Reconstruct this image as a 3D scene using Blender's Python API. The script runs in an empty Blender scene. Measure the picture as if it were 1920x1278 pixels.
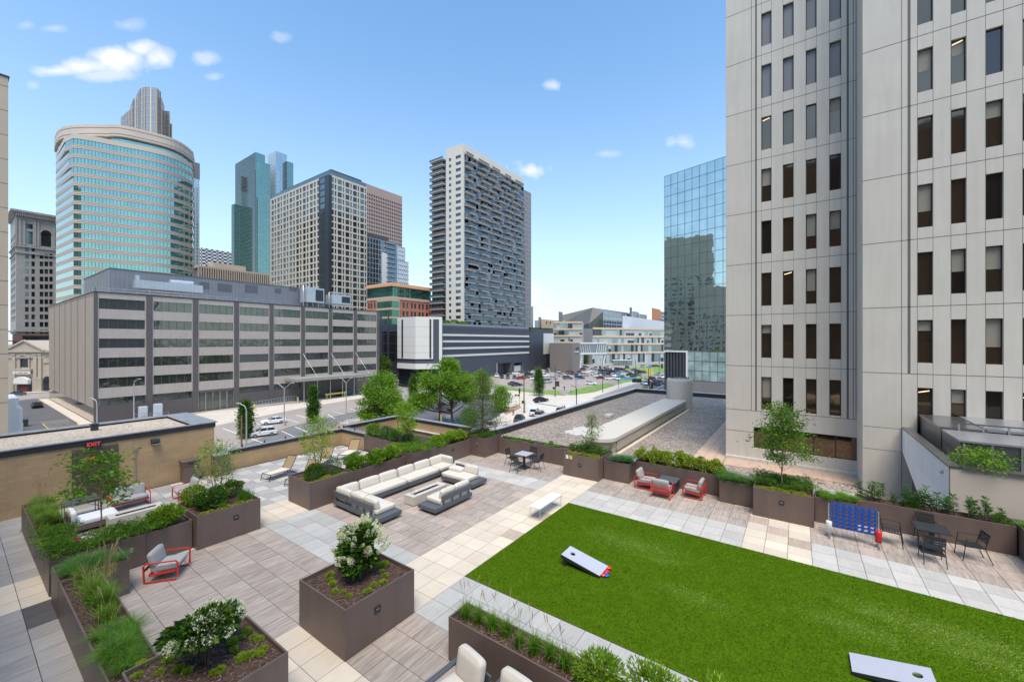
import bpy, bmesh, math, random
import numpy as np
from math import radians as rad, sin, cos, pi, sqrt, atan2
from mathutils import Vector, Matrix
random.seed(7); rng=np.random.default_rng(11)
SC=bpy.context.scene; COL=SC.collection
# ---------------- camera ----------------
F_,YAW,HOR=756.76,rad(35.329),638.96          # focal length in photo pixels, heading, horizon row
CAM=Vector((-8.434,-7.586,6.558))
cd=bpy.data.cameras.new('camera'); cam=bpy.data.objects.new('camera',cd); COL.objects.link(cam)
cd.sensor_width=36; cd.lens=F_/1920*36; cd.clip_end=6000; cd.clip_start=.05
cam.location=CAM; cam.rotation_euler=(rad(90),0,YAW-rad(90)); SC.camera=cam
# ---------------- world ----------------
W=bpy.data.worlds.new("World"); SC.world=W; W.use_nodes=True
nt=W.node_tree; N=nt.nodes; Lk=nt.links; N.clear()
SUN_EL=rad(64); SUN_HEAD=rad(218)
out=N.new('ShaderNodeOutputWorld'); bg=N.new('ShaderNodeBackground'); Lk.new(bg.outputs[0],out.inputs[0])
sky=N.new('ShaderNodeTexSky'); sky.sky_type='NISHITA'; sky.sun_disc=False; sky.sun_elevation=SUN_EL
sky.sun_rotation=rad(90)-SUN_HEAD; sky.air_density=1.0; sky.dust_density=.6; sky.ozone_density=1.2
tc=N.new('ShaderNodeTexCoord')
def vmath(op,a,b=None):
    n=N.new('ShaderNodeVectorMath'); n.operation=op
    for i,v in enumerate((a,b)):
        if v is None: continue
        if hasattr(v,'is_linked'): Lk.new(v,n.inputs[i])
        else: n.inputs[i].default_value=v
    return n.outputs['Value'] if op in('DOT_PRODUCT','LENGTH') else n.outputs[0]
def mth(op,a,b=None,c=None,cl=False):
    n=N.new('ShaderNodeMath'); n.operation=op; n.use_clamp=cl
    for i,v in enumerate((a,b,c)):
        if v is None: continue
        if hasattr(v,'is_linked'): Lk.new(v,n.inputs[i])
        else: n.inputs[i].default_value=v
    return n.outputs[0]
sep=N.new('ShaderNodeSeparateXYZ'); Lk.new(tc.outputs['Generated'],sep.inputs[0])
el=mth('MAXIMUM',sep.outputs['Z'],0.0)
# pale milky band low over the city, clear blue above it
hz_=mth('POWER',mth('SUBTRACT',1.0,mth('MULTIPLY',el,1.25,cl=True),cl=True),2.5)
mx=N.new('ShaderNodeMix'); mx.data_type='RGBA'
Lk.new(mth('MULTIPLY',hz_,0.84),mx.inputs['Factor']); Lk.new(vmath('MULTIPLY',sky.outputs[0],(.79,1.045,1.11)),mx.inputs[6]); mx.inputs[7].default_value=(3.35,3.46,3.58,1)
nz=N.new('ShaderNodeTexNoise'); nz.inputs['Scale'].default_value=9; nz.inputs['Detail'].default_value=7; nz.inputs['Roughness'].default_value=.6
Lk.new(tc.outputs['Generated'],nz.inputs['Vector'])
nz2=N.new('ShaderNodeTexNoise'); nz2.inputs['Scale'].default_value=40; nz2.inputs['Detail'].default_value=8
Lk.new(tc.outputs['Generated'],nz2.inputs['Vector'])
nsum=mth('ADD',mth('MULTIPLY',mth('SUBTRACT',nz.outputs['Fac'],.5),2.0),mth('MULTIPLY',mth('SUBTRACT',nz2.outputs['Fac'],.5),1.5))
cc_,ss_=cos(YAW),sin(YAW)
def pxdir(px,py):
    k=(px-960)/F_; return Vector((cc_+k*ss_, ss_-k*cc_, -(py-HOR)/F_)).normalized()
cloud=None
for (px,py,wx,wy,dens) in [(225,110,62,25,1.0),(105,133,48,12,.9),(292,112,30,22,.95),(165,124,50,16,.95),(262,92,30,16,.9),(195,140,60,12,.6),(62,160,14,9,.3),(385,110,24,12,.5),(1000,318,38,18,.85),(1278,267,32,14,.6),(1033,160,16,10,.6),(240,47,26,14,.35),(50,47,20,10,.3),(525,70,20,10,.3),(400,145,16,8,.35),(1135,288,26,8,.3),(100,53,26,9,.35),(1003,550,26,30,.35)]:
    d=pxdir(px,py); ex=(pxdir(px+1,py)-d); ey=(pxdir(px,py+1)-d); nn_=ex.cross(ey)
    ax_=ey.cross(nn_)/ex.dot(ey.cross(nn_)); ay_=ex.cross(nn_)/ey.dot(ex.cross(nn_))      # sky-plane axes of the cloud
    rel=vmath('SUBTRACT',tc.outputs['Generated'],d[:])
    a=mth('MULTIPLY',vmath('DOT_PRODUCT',rel,ax_[:]),1/wx); b=mth('MULTIPLY',vmath('DOT_PRODUCT',rel,ay_[:]),1/wy)
    rr=mth('SQRT',mth('ADD',mth('MULTIPLY',a,a),mth('MULTIPLY',b,b)))
    front=mth('GREATER_THAN',vmath('DOT_PRODUCT',tc.outputs['Generated'],d[:]),.5)
    v=mth('MULTIPLY',mth('MULTIPLY',mth('SUBTRACT',mth('ADD',1.15,nsum),rr),1.1,cl=True),dens)
    v=mth('MULTIPLY',v,front); cloud=v if cloud is None else mth('MAXIMUM',cloud,v)
mx2=N.new('ShaderNodeMix'); mx2.data_type='RGBA'
Lk.new(mth('MULTIPLY',cloud,.85),mx2.inputs['Factor']); Lk.new(mx.outputs[2],mx2.inputs[6]); mx2.inputs[7].default_value=(4.1,4.1,4.1,1)
Lk.new(mx2.outputs[2],bg.inputs[0]); bg.inputs[1].default_value=0.148
# ---------------- sun ----------------
sd=bpy.data.lights.new('sun','SUN'); sun=bpy.data.objects.new('sun',sd); COL.objects.link(sun)
sd.energy=2.35; sd.angle=rad(32); sd.color=(1.0,.875,.71)
sdir=Vector((cos(SUN_EL)*cos(SUN_HEAD),cos(SUN_EL)*sin(SUN_HEAD),sin(SUN_EL)))
sun.rotation_euler=sdir.to_track_quat('Z','Y').to_euler()
SC.view_settings.view_transform='Standard'; SC.view_settings.look='None'; SC.view_settings.exposure=0.88; SC.view_settings.gamma=1
SC.cycles.max_bounces=6; SC.cycles.diffuse_bounces=3; SC.cycles.glossy_bounces=3; SC.cycles.transparent_max_bounces=6
# ---------------- helpers ----------------
def gp(px,py,z=0.0):
    "point of the place at height z seen at a photo pixel"
    d=F_*(CAM.z-z)/(py-HOR); r=(px-960)*d/F_
    return (CAM.x+cc_*d+ss_*r, CAM.y+ss_*d-cc_*r)
def dp(px,d):
    r=(px-960)*d/F_; return (CAM.x+cc_*d+ss_*r, CAM.y+ss_*d-cc_*r)
def dep(x,y): return (x-CAM.x)*cc_+(y-CAM.y)*ss_
def hz(xy,py): return CAM.z-(py-HOR)*dep(xy[0],xy[1])/F_
def onx(px,X):
    k=(px-960)/F_; t=(X-CAM.x)/(cc_+k*ss_); return CAM.y+(ss_-k*cc_)*t
def ony(px,Y):
    k=(px-960)/F_; t=(Y-CAM.y)/(ss_-k*cc_); return CAM.x+(cc_+k*ss_)*t
GZ=-11.0
def setp(o,label=None,cat=None,group=None,kind=None):
    if label: o['label']=label
    if cat: o['category']=cat
    if group: o['group']=group
    if kind: o['kind']=kind
    return o
def thing(name,label,cat,loc=(0,0,0),rz=0,group=None):
    o=bpy.data.objects.new(name,None); COL.objects.link(o); o.empty_display_size=.2
    o.location=loc; o.rotation_euler=(0,0,rz); return setp(o,label,cat,group)
class MB:
    def __init__(s): s.v=[]; s.f=[]; s.m=[]; s.sm=[]
    def add(s,vs,fs,m=0,smooth=False):
        b=len(s.v); s.v+= [tuple(v) for v in vs]; s.f+=[tuple(b+i for i in f) for f in fs]; s.m+=[m]*len(fs); s.sm+=[smooth]*len(fs); return s
    def box(s,x0,x1,y0,y1,z0,z1,m=0):
        if x0>x1:x0,x1=x1,x0
        if y0>y1:y0,y1=y1,y0
        if z0>z1:z0,z1=z1,z0
        return s.add([(x0,y0,z0),(x1,y0,z0),(x1,y1,z0),(x0,y1,z0),(x0,y0,z1),(x1,y0,z1),(x1,y1,z1),(x0,y1,z1)],
          [(0,3,2,1),(4,5,6,7),(0,1,5,4),(1,2,6,5),(2,3,7,6),(3,0,4,7)],m)
    def cbox(s,c,sz,m=0,M=None):
        hx,hy,hz_=[a/2 for a in sz]; vs=[Vector((x,y,z)) for z in(-hz_,hz_) for (x,y) in((-hx,-hy),(hx,-hy),(hx,hy),(-hx,hy))]
        if M is not None: vs=[M@v for v in vs]
        return s.add([v+Vector(c) for v in vs],[(0,3,2,1),(4,5,6,7),(0,1,5,4),(1,2,6,5),(2,3,7,6),(3,0,4,7)],m)
    def bar(s,p,q,w,h,m=0):
        "rectangular bar from p to q"
        p=Vector(p);q=Vector(q);d=(q-p); L=d.length; d.normalize(); up=Vector((0,0,1)) if abs(d.z)<.95 else Vector((1,0,0))
        r=d.cross(up).normalized(); u=r.cross(d)
        vs=[e+r*a*w/2+u*b*h/2 for e in(p,q) for a,b in((-1,-1),(1,-1),(1,1),(-1,1))]
        return s.add(vs,[(0,3,2,1),(4,5,6,7),(0,1,5,4),(1,2,6,5),(2,3,7,6),(3,0,4,7)],m)
    def tube(s,pts,rads,n=8,m=0,caps=True):
        pts=[Vector(p) for p in pts]; 
        if not hasattr(rads,'__len__'): rads=[rads]*len(pts)
        vs=[];k=len(pts); pu=None
        for i,p in enumerate(pts):
            d=(pts[min(i+1,k-1)]-pts[max(i-1,0)]).normalized()
            if pu is None:
                a=Vector((0,0,1)) if abs(d.z)<.9 else Vector((1,0,0)); pu=d.cross(a).normalized()
            else:
                pu=(pu-d*pu.dot(d)); pu=pu.normalized() if pu.length>1e-6 else d.orthogonal().normalized()
            w=d.cross(pu)
            for j in range(n):
                t=2*pi*j/n; vs.append(p+(pu*cos(t)+w*sin(t))*rads[i])
        fs=[(i*n+j,i*n+(j+1)%n,(i+1)*n+(j+1)%n,(i+1)*n+j) for i in range(k-1) for j in range(n)]
        s.add(vs,fs,m,True)
        if caps: s.add(vs[:n],[tuple(range(n))[::-1]],m); s.add(vs[-n:],[tuple(range(n))],m)
        return s
    def prism(s,pts,z0,z1,m=0,mtop=None):
        n=len(pts); vs=[(x,y,z0) for x,y in pts]+[(x,y,z1) for x,y in pts]
        s.add(vs,[(i,(i+1)%n,n+(i+1)%n,n+i) for i in range(n)],m)
        s.add(vs,[tuple(range(n,2*n)),tuple(range(n))[::-1]],m if mtop is None else mtop); return s
    def profile(s,pts,y0,y1,m=0,axis='y'):
        "side outline (x,z) extruded from y0 to y1"
        n=len(pts)
        vs=[(x,y0,z) for x,z in pts]+[(x,y1,z) for x,z in pts]
        if axis=='x': vs=[(y,x,z) for x,y,z in vs]
        return s.add(vs,[(i,(i+1)%n,n+(i+1)%n,n+i) for i in range(n)]+[tuple(range(n))[::-1],tuple(range(n,2*n))],m)
    def lathe(s,prof,c=(0,0,0),n=24,m=0):
        k=len(prof); vs=[(c[0]+r*cos(2*pi*j/n),c[1]+r*sin(2*pi*j/n),c[2]+z) for r,z in prof for j in range(n)]
        return s.add(vs,[(i*n+j,i*n+(j+1)%n,(i+1)*n+(j+1)%n,(i+1)*n+j) for i in range(k-1) for j in range(n)],m,True)
    def quad(s,a,b,c,d,m=0): return s.add([a,b,c,d],[(0,1,2,3)],m)
    def build(s,name,mats,parent=None,org=None,bevel=0,seg=2,fix=True,rep=None):
        me=bpy.data.meshes.new(name)
        v=s.v
        if org is not None: ox,oy,oz=org; v=[(a-ox,b-oy,c-oz) for a,b,c in v]
        me.from_pydata(v,[],s.f)
        if not isinstance(mats,(list,tuple)): mats=[mats]
        for m in mats: me.materials.append(m)
        if len(s.m): me.polygons.foreach_set('material_index',s.m); me.polygons.foreach_set('use_smooth',s.sm)
        if fix:
            b=bmesh.new(); b.from_mesh(me); bmesh.ops.recalc_face_normals(b,faces=b.faces); b.to_mesh(me); b.free()
        me.update()
        o=bpy.data.objects.new(name,me); COL.objects.link(o)
        if parent is not None: o.parent=parent
        elif org is not None: o.location=org
        if bevel:
            md=o.modifiers.new('bevel','BEVEL'); md.width=bevel; md.segments=seg; md.limit_method='ANGLE'; md.angle_limit=rad(40)
        return o
def fastmesh(name,V,Fq,mats,midx=None,smooth=False,parent=None,org=None):
    "quads from numpy arrays"
    me=bpy.data.meshes.new(name); V=np.asarray(V,dtype=np.float32).reshape(-1,3); Fq=np.asarray(Fq,dtype=np.int32)
    if org is not None: V=V-np.array(org,dtype=np.float32)
    me.vertices.add(len(V)); me.vertices.foreach_set('co',V.ravel())
    k=Fq.shape[1]; me.loops.add(Fq.size); me.loops.foreach_set('vertex_index',Fq.ravel())
    me.polygons.add(len(Fq)); me.polygons.foreach_set('loop_start',np.arange(0,Fq.size,k,dtype=np.int32))
    if not isinstance(mats,(list,tuple)): mats=[mats]
    for m in mats: me.materials.append(m)
    if midx is not None: me.polygons.foreach_set('material_index',np.asarray(midx,dtype=np.int32))
    me.polygons.foreach_set('use_smooth',np.full(len(Fq),bool(smooth)))
    me.update(calc_edges=True)
    o=bpy.data.objects.new(name,me); COL.objects.link(o)
    if parent is not None: o.parent=parent
    elif org is not None: o.location=org
    return o
def dup(root,loc,rz=None,label=None,group=None,cat=None,sc=None):
    r=root.copy(); COL.objects.link(r); r.location=loc
    if rz is not None: r.rotation_euler=(0,0,rz)
    if sc is not None: r.scale=(sc,sc,sc) if not hasattr(sc,'__len__') else sc
    if label: r['label']=label
    if group: r['group']=group
    if cat: r['category']=cat
    for ch in list(root.children):
        c=ch.copy(); COL.objects.link(c); c.parent=r
        for g in list(ch.children):
            d=g.copy(); COL.objects.link(d); d.parent=c
    return r
def struct(o): o['kind']='structure'; return o
# ---------------- materials ----------------
MC={}
def mat(name,col,rough=.7,metal=0,var=.12,vs=3.0,bump=0,bs=40,spec=.5,stain=0,vec='Object'):
    if name in MC: return MC[name]
    m=bpy.data.materials.new(name); m.use_nodes=True; nt=m.node_tree; b=nt.nodes['Principled BSDF']
    b.inputs['Roughness'].default_value=rough; b.inputs['Metallic'].default_value=metal; b.inputs['Specular IOR Level'].default_value=spec
    c=(*col,1); tc=nt.nodes.new('ShaderNodeTexCoord')
    if var>0:
        n=nt.nodes.new('ShaderNodeTexNoise'); n.inputs['Scale'].default_value=vs; n.inputs['Detail'].default_value=5; n.inputs['Roughness'].default_value=.65
        nt.links.new(tc.outputs[vec],n.inputs['Vector'])
        r=nt.nodes.new('ShaderNodeMapRange'); r.inputs[1].default_value=.25; r.inputs[2].default_value=.75; r.inputs[3].default_value=1-var; r.inputs[4].default_value=1+var
        nt.links.new(n.outputs['Fac'],r.inputs[0])
        mx=nt.nodes.new('ShaderNodeVectorMath'); mx.operation='SCALE'; mx.inputs[0].default_value=col; nt.links.new(r.outputs[0],mx.inputs['Scale'])
        last=mx.outputs[0]
        if stain:
            n2=nt.nodes.new('ShaderNodeTexNoise'); n2.inputs['Scale'].default_value=1.0; n2.inputs['Detail'].default_value=6
            mp=nt.nodes.new('ShaderNodeMapping'); mp.inputs['Scale'].default_value=(3,3,.25); nt.links.new(tc.outputs[vec],mp.inputs[0]); nt.links.new(mp.outputs[0],n2.inputs['Vector'])
            r2=nt.nodes.new('ShaderNodeMapRange'); r2.inputs[1].default_value=.4; r2.inputs[2].default_value=.75; r2.inputs[3].default_value=1; r2.inputs[4].default_value=1-stain
            nt.links.new(n2.outputs['Fac'],r2.inputs[0]); m3=nt.nodes.new('ShaderNodeVectorMath'); m3.operation='SCALE'
            nt.links.new(last,m3.inputs[0]); nt.links.new(r2.outputs[0],m3.inputs['Scale']); last=m3.outputs[0]
        nt.links.new(last,b.inputs['Base Color'])
    else: b.inputs['Base Color'].default_value=c
    if bump:
        n=nt.nodes.new('ShaderNodeTexNoise'); n.inputs['Scale'].default_value=bs; n.inputs['Detail'].default_value=4
        nt.links.new(tc.outputs[vec],n.inputs['Vector']); bp=nt.nodes.new('ShaderNodeBump'); bp.inputs['Strength'].default_value=bump; bp.inputs['Distance'].default_value=.02
        nt.links.new(n.outputs['Fac'],bp.inputs['Height']); nt.links.new(bp.outputs[0],b.inputs['Normal'])
    MC[name]=m; return m
def emat(name,col,st):
    m=bpy.data.materials.new(name); m.use_nodes=True; b=m.node_tree.nodes['Principled BSDF']
    b.inputs['Base Color'].default_value=(*col,1); b.inputs['Emission Color'].default_value=(*col,1); b.inputs['Emission Strength'].default_value=st; MC[name]=m; return m
def glassmat(name,col,rough=.04,metal=.85,wav=0.0,ws=.6,grid=None,gc=(.02,.02,.02)):
    "coated mirror-like facade glass, slightly wavy panes"
    m=bpy.data.materials.new(name); m.use_nodes=True; nt=m.node_tree; b=nt.nodes['Principled BSDF']
    b.inputs['Base Color'].default_value=(*col,1); b.inputs['Metallic'].default_value=metal; b.inputs['Roughness'].default_value=rough
    tc=nt.nodes.new('ShaderNodeTexCoord')
    if wav:
        n=nt.nodes.new('ShaderNodeTexNoise'); n.inputs['Scale'].default_value=ws; n.inputs['Detail'].default_value=1.5; nt.links.new(tc.outputs['Object'],n.inputs['Vector'])
        bp=nt.nodes.new('ShaderNodeBump'); bp.inputs['Strength'].default_value=1; bp.inputs['Distance'].default_value=wav; nt.links.new(n.outputs['Fac'],bp.inputs['Height']); nt.links.new(bp.outputs[0],b.inputs['Normal'])
    n=nt.nodes.new('ShaderNodeTexNoise'); n.inputs['Scale'].default_value=.35; n.inputs['Detail'].default_value=3; nt.links.new(tc.outputs['Object'],n.inputs['Vector'])
    r=nt.nodes.new('ShaderNodeMapRange'); r.inputs[3].default_value=.8; r.inputs[4].default_value=1.2; nt.links.new(n.outputs['Fac'],r.inputs[0])
    s=nt.nodes.new('ShaderNodeVectorMath'); s.operation='SCALE'; s.inputs[0].default_value=col; nt.links.new(r.outputs[0],s.inputs['Scale']); nt.links.new(s.outputs[0],b.inputs['Base Color'])
    MC[name]=m; return m
def leafmat(name,col,tr=.35,var=.25):
    m=bpy.data.materials.new(name); m.use_nodes=True; nt=m.node_tree; nt.nodes.clear()
    o=nt.nodes.new('ShaderNodeOutputMaterial'); d=nt.nodes.new('ShaderNodeBsdfPrincipled'); t=nt.nodes.new('ShaderNodeBsdfTranslucent'); mx=nt.nodes.new('ShaderNodeMixShader')
    d.inputs['Roughness'].default_value=.55; d.inputs['Specular IOR Level'].default_value=.3
    tc=nt.nodes.new('ShaderNodeTexCoord'); n=nt.nodes.new('ShaderNodeTexNoise'); n.inputs['Scale'].default_value=4.0; n.inputs['Detail'].default_value=4; nt.links.new(tc.outputs['Object'],n.inputs['Vector'])
    r=nt.nodes.new('ShaderNodeMapRange'); r.inputs[1].default_value=.3; r.inputs[2].default_value=.7; r.inputs[3].default_value=1-var; r.inputs[4].default_value=1+var; nt.links.new(n.outputs['Fac'],r.inputs[0])
    s=nt.nodes.new('ShaderNodeVectorMath'); s.operation='SCALE'; s.inputs[0].default_value=col; nt.links.new(r.outputs[0],s.inputs['Scale'])
    nt.links.new(s.outputs[0],d.inputs['Base Color'])
    s2=nt.nodes.new('ShaderNodeVectorMath'); s2.operation='MULTIPLY'; s2.inputs[1].default_value=(1.3,1.25,.6); nt.links.new(s.outputs[0],s2.inputs[0]); nt.links.new(s2.outputs[0],t.inputs[0])
    mx.inputs[0].default_value=tr; nt.links.new(d.outputs[0],mx.inputs[1]); nt.links.new(t.outputs[0],mx.inputs[2]); nt.links.new(mx.outputs[0],o.inputs[0])
    MC[name]=m; return m
def brickmat(name,c1,c2,mortar,bw,bh,mort=.012,rot=(0,0,0),rough=.85):
    m=bpy.data.materials.new(name); m.use_nodes=True; nt=m.node_tree; b=nt.nodes['Principled BSDF']; b.inputs['Roughness'].default_value=rough
    tc=nt.nodes.new('ShaderNodeTexCoord'); sp=nt.nodes.new('ShaderNodeSeparateXYZ'); nt.links.new(tc.outputs['Object'],sp.inputs[0])
    ad=nt.nodes.new('ShaderNodeMath'); ad.operation='ADD'; nt.links.new(sp.outputs[0],ad.inputs[0]); nt.links.new(sp.outputs[1],ad.inputs[1])
    cb=nt.nodes.new('ShaderNodeCombineXYZ'); nt.links.new(ad.outputs[0],cb.inputs[0]); nt.links.new(sp.outputs[2],cb.inputs[1])
    br=nt.nodes.new('ShaderNodeTexBrick'); br.inputs['Scale'].default_value=1; br.inputs['Brick Width'].default_value=bw; br.inputs['Row Height'].default_value=bh; br.inputs['Mortar Size'].default_value=mort
    br.inputs['Color1'].default_value=(*c1,1); br.inputs['Color2'].default_value=(*c2,1); br.inputs['Mortar'].default_value=(*mortar,1); nt.links.new(cb.outputs[0],br.inputs['Vector'])
    n=nt.nodes.new('ShaderNodeTexNoise'); n.inputs['Scale'].default_value=1.5; n.inputs['Detail'].default_value=6; nt.links.new(tc.outputs['Object'],n.inputs['Vector'])
    r=nt.nodes.new('ShaderNodeMapRange'); r.inputs[1].default_value=.3; r.inputs[2].default_value=.7; r.inputs[3].default_value=.9; r.inputs[4].default_value=1.1; nt.links.new(n.outputs['Fac'],r.inputs[0])
    s=nt.nodes.new('ShaderNodeVectorMath'); s.operation='SCALE'; nt.links.new(br.outputs[0],s.inputs[0]); nt.links.new(r.outputs[0],s.inputs['Scale']); nt.links.new(s.outputs[0],b.inputs['Base Color'])
    bp=nt.nodes.new('ShaderNodeBump'); bp.inputs['Strength'].default_value=.4; bp.inputs['Distance'].default_value=.01; bp.invert=True; nt.links.new(br.outputs['Fac'],bp.inputs['Height']); nt.links.new(bp.outputs[0],b.inputs['Normal'])
    MC[name]=m; return m
def pavmat(name,col,streak=.0,col2=None,rough=.75):
    "stone-look porcelain paver; per-tile tone from the 'tile' face attribute, streaks along the tile grain"
    m=bpy.data.materials.new(name); m.use_nodes=True; nt=m.node_tree; b=nt.nodes['Principled BSDF']; b.inputs['Roughness'].default_value=rough; b.inputs['Specular IOR Level'].default_value=.3
    tc=nt.nodes.new('ShaderNodeTexCoord'); at=nt.nodes.new('ShaderNodeAttribute'); at.attribute_name='tile'
    sp=nt.nodes.new('ShaderNodeSeparateXYZ'); nt.links.new(at.outputs['Vector'],sp.inputs[0])
    mp=nt.nodes.new('ShaderNodeMapping'); mp.inputs['Scale'].default_value=(1.2,13,1); nt.links.new(tc.outputs['Object'],mp.inputs[0])
    mo=nt.nodes.new('ShaderNodeVectorMath'); mo.operation='MULTIPLY_ADD'; nt.links.new(at.outputs['Vector'],mo.inputs[0]); mo.inputs[1].default_value=(40,40,40); nt.links.new(mp.outputs[0],mo.inputs[2])
    n=nt.nodes.new('ShaderNodeTexNoise'); n.inputs['Scale'].default_value=1.3; n.inputs['Detail'].default_value=6; n.inputs['Roughness'].default_value=.6; n.inputs['Distortion'].default_value=.4; nt.links.new(mo.outputs[0],n.inputs['Vector'])
    r=nt.nodes.new('ShaderNodeMapRange'); r.inputs[1].default_value=.3; r.inputs[2].default_value=.7; nt.links.new(n.outputs['Fac'],r.inputs[0])
    mx=nt.nodes.new('ShaderNodeMix'); mx.data_type='RGBA'; mx.inputs[6].default_value=(*col,1); mx.inputs[7].default_value=(*(col2 or [c*(1-streak) for c in col]),1); nt.links.new(r.outputs[0],mx.inputs['Factor'])
    # speckle + blotches
    n2=nt.nodes.new('ShaderNodeTexNoise'); n2.inputs['Scale'].default_value=.9; n2.inputs['Detail'].default_value=7; n2.inputs['Roughness'].default_value=.7; nt.links.new(tc.outputs['Object'],n2.inputs['Vector'])
    r2=nt.nodes.new('ShaderNodeMapRange'); r2.inputs[1].default_value=.3; r2.inputs[2].default_value=.7; r2.inputs[3].default_value=.9; r2.inputs[4].default_value=1.07; nt.links.new(n2.outputs['Fac'],r2.inputs[0])
    r3=nt.nodes.new('ShaderNodeMapRange'); r3.inputs[3].default_value=.9; r3.inputs[4].default_value=1.08; nt.links.new(sp.outputs[0],r3.inputs[0])
    mm=nt.nodes.new('ShaderNodeMath'); mm.operation='MULTIPLY'; nt.links.new(r2.outputs[0],mm.inputs[0]); nt.links.new(r3.outputs[0],mm.inputs[1])
    s=nt.nodes.new('ShaderNodeVectorMath'); s.operation='SCALE'; nt.links.new(mx.outputs[2],s.inputs[0]); nt.links.new(mm.outputs[0],s.inputs['Scale']); nt.links.new(s.outputs[0],b.inputs['Base Color'])
    MC[name]=m; return m
def facade(mb,p0,u,L,z0,z1,holes,depth=.25,m=0,mr=None,skip=False):
    """wall from p0 along unit u, length L, outward normal = u rotated -90deg; holes=(u0,u1,z0,z1).
    returns pane quads at the back of each opening"""
    u=Vector((u[0],u[1],0)).normalized(); n=Vector((u.y,-u.x,0)); p0=Vector((p0[0],p0[1],0))
    P=lambda a,z,k=0: p0+u*a-n*k+Vector((0,0,z))
    us=sorted({0,L}|{round(h[0],4) for h in holes}|{round(h[1],4) for h in holes}); zs=sorted({z0,z1}|{round(h[2],4) for h in holes}|{round(h[3],4) for h in holes})
    us=[a for a in us if -1e-6<=a<=L+1e-6]; zs=[a for a in zs if z0-1e-6<=a<=z1+1e-6]
    hs={}
    iu={a:i for i,a in enumerate(us)}; iz={a:i for i,a in enumerate(zs)}
    cell=np.zeros((len(us)-1,len(zs)-1),bool)
    panes=[]
    for h in holes:
        a0,a1=[min(max(round(x,4),0),L) for x in h[:2]]; b0,b1=[min(max(round(x,4),z0),z1) for x in h[2:4]]
        if a0 not in iu or a1 not in iu or b0 not in iz or b1 not in iz or a1<=a0 or b1<=b0: continue
        cell[iu[a0]:iu[a1],iz[b0]:iz[b1]]=True
        if depth>0:
            for (A,B) in(((a0,b0),(a1,b0)),((a1,b0),(a1,b1)),((a1,b1),(a0,b1)),((a0,b1),(a0,b0))):
                mb.quad(P(*A),P(*B),P(*B,depth),P(*A,depth),m if mr is None else mr)
        panes.append((P(a0,b0,depth),P(a1,b0,depth),P(a1,b1,depth),P(a0,b1,depth)))
    # merge runs of solid cells per row
    for j in range(len(zs)-1):
        i=0
        while i<len(us)-1:
            if cell[i,j]: i+=1; continue
            k=i
            while k<len(us)-1 and not cell[k,j]: k+=1
            mb.quad(P(us[i],zs[j]),P(us[k],zs[j]),P(us[k],zs[j+1]),P(us[i],zs[j+1]),m); i=k
    return panes
def paneparts(panes,parent,org,mats,name='window',frame=None,fw=.08,limit=100,pick=None,split=0):
    "each pane a part of its own (largest in view first), the rest one 'stuff' part"
    panes=sorted(panes,key=lambda q:(q[0]-CAM).length)
    rest=MB()
    for i,q in enumerate(panes):
        mb=rest if i>=limit else MB()
        k=(pick(i,q) if pick else 0)
        ctr=sum(q,Vector())/4; n=(q[1]-q[0]).cross(q[3]-q[0]).normalized()
        if n.dot(CAM-ctr)<0: n=-n
        mb.quad(*q,m=k)
        if frame is not None:
            a,b,c,d=q; w=(b-a).normalized()*fw; h=(d-a).normalized()*fw; o=n*.02
            for s in((a,b,b+h,a+h),(d-h,c-h,c,d),(a,a+w,d+w,d),(b-w,b,c,c-w)): mb.quad(*[v+o for v in s],m=frame)
            for j in range(split):
                t=(j+1)/(split+1); e=a+(b-a)*t; g=d+(c-d)*t; mb.quad(e-w/3+o,e+w/3+o,g+w/3+o,g-w/3+o,m=frame)
        if mb is not rest: mb.build(name,mats,parent,org,fix=False)
    if rest.v: 
        o=rest.build(name,mats,parent,org,fix=False); o['kind']='stuff'
def textobj(txt,size,m,parent=None,loc=(0,0,0),rot=(0,0,0),name='lettering',ext=.004,align='CENTER'):
    cu=bpy.data.curves.new('t','FONT'); cu.body=txt; cu.size=size; cu.extrude=ext; cu.align_x=align; cu.align_y='CENTER'
    t=bpy.data.objects.new('t',cu); COL.objects.link(t); bpy.context.view_layer.update()
    me=bpy.data.meshes.new_from_object(t); bpy.data.objects.remove(t); me.materials.clear(); me.materials.append(m)
    o=bpy.data.objects.new(name,me); COL.objects.link(o); o.parent=parent; o.location=loc; o.rotation_euler=rot; return o
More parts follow.
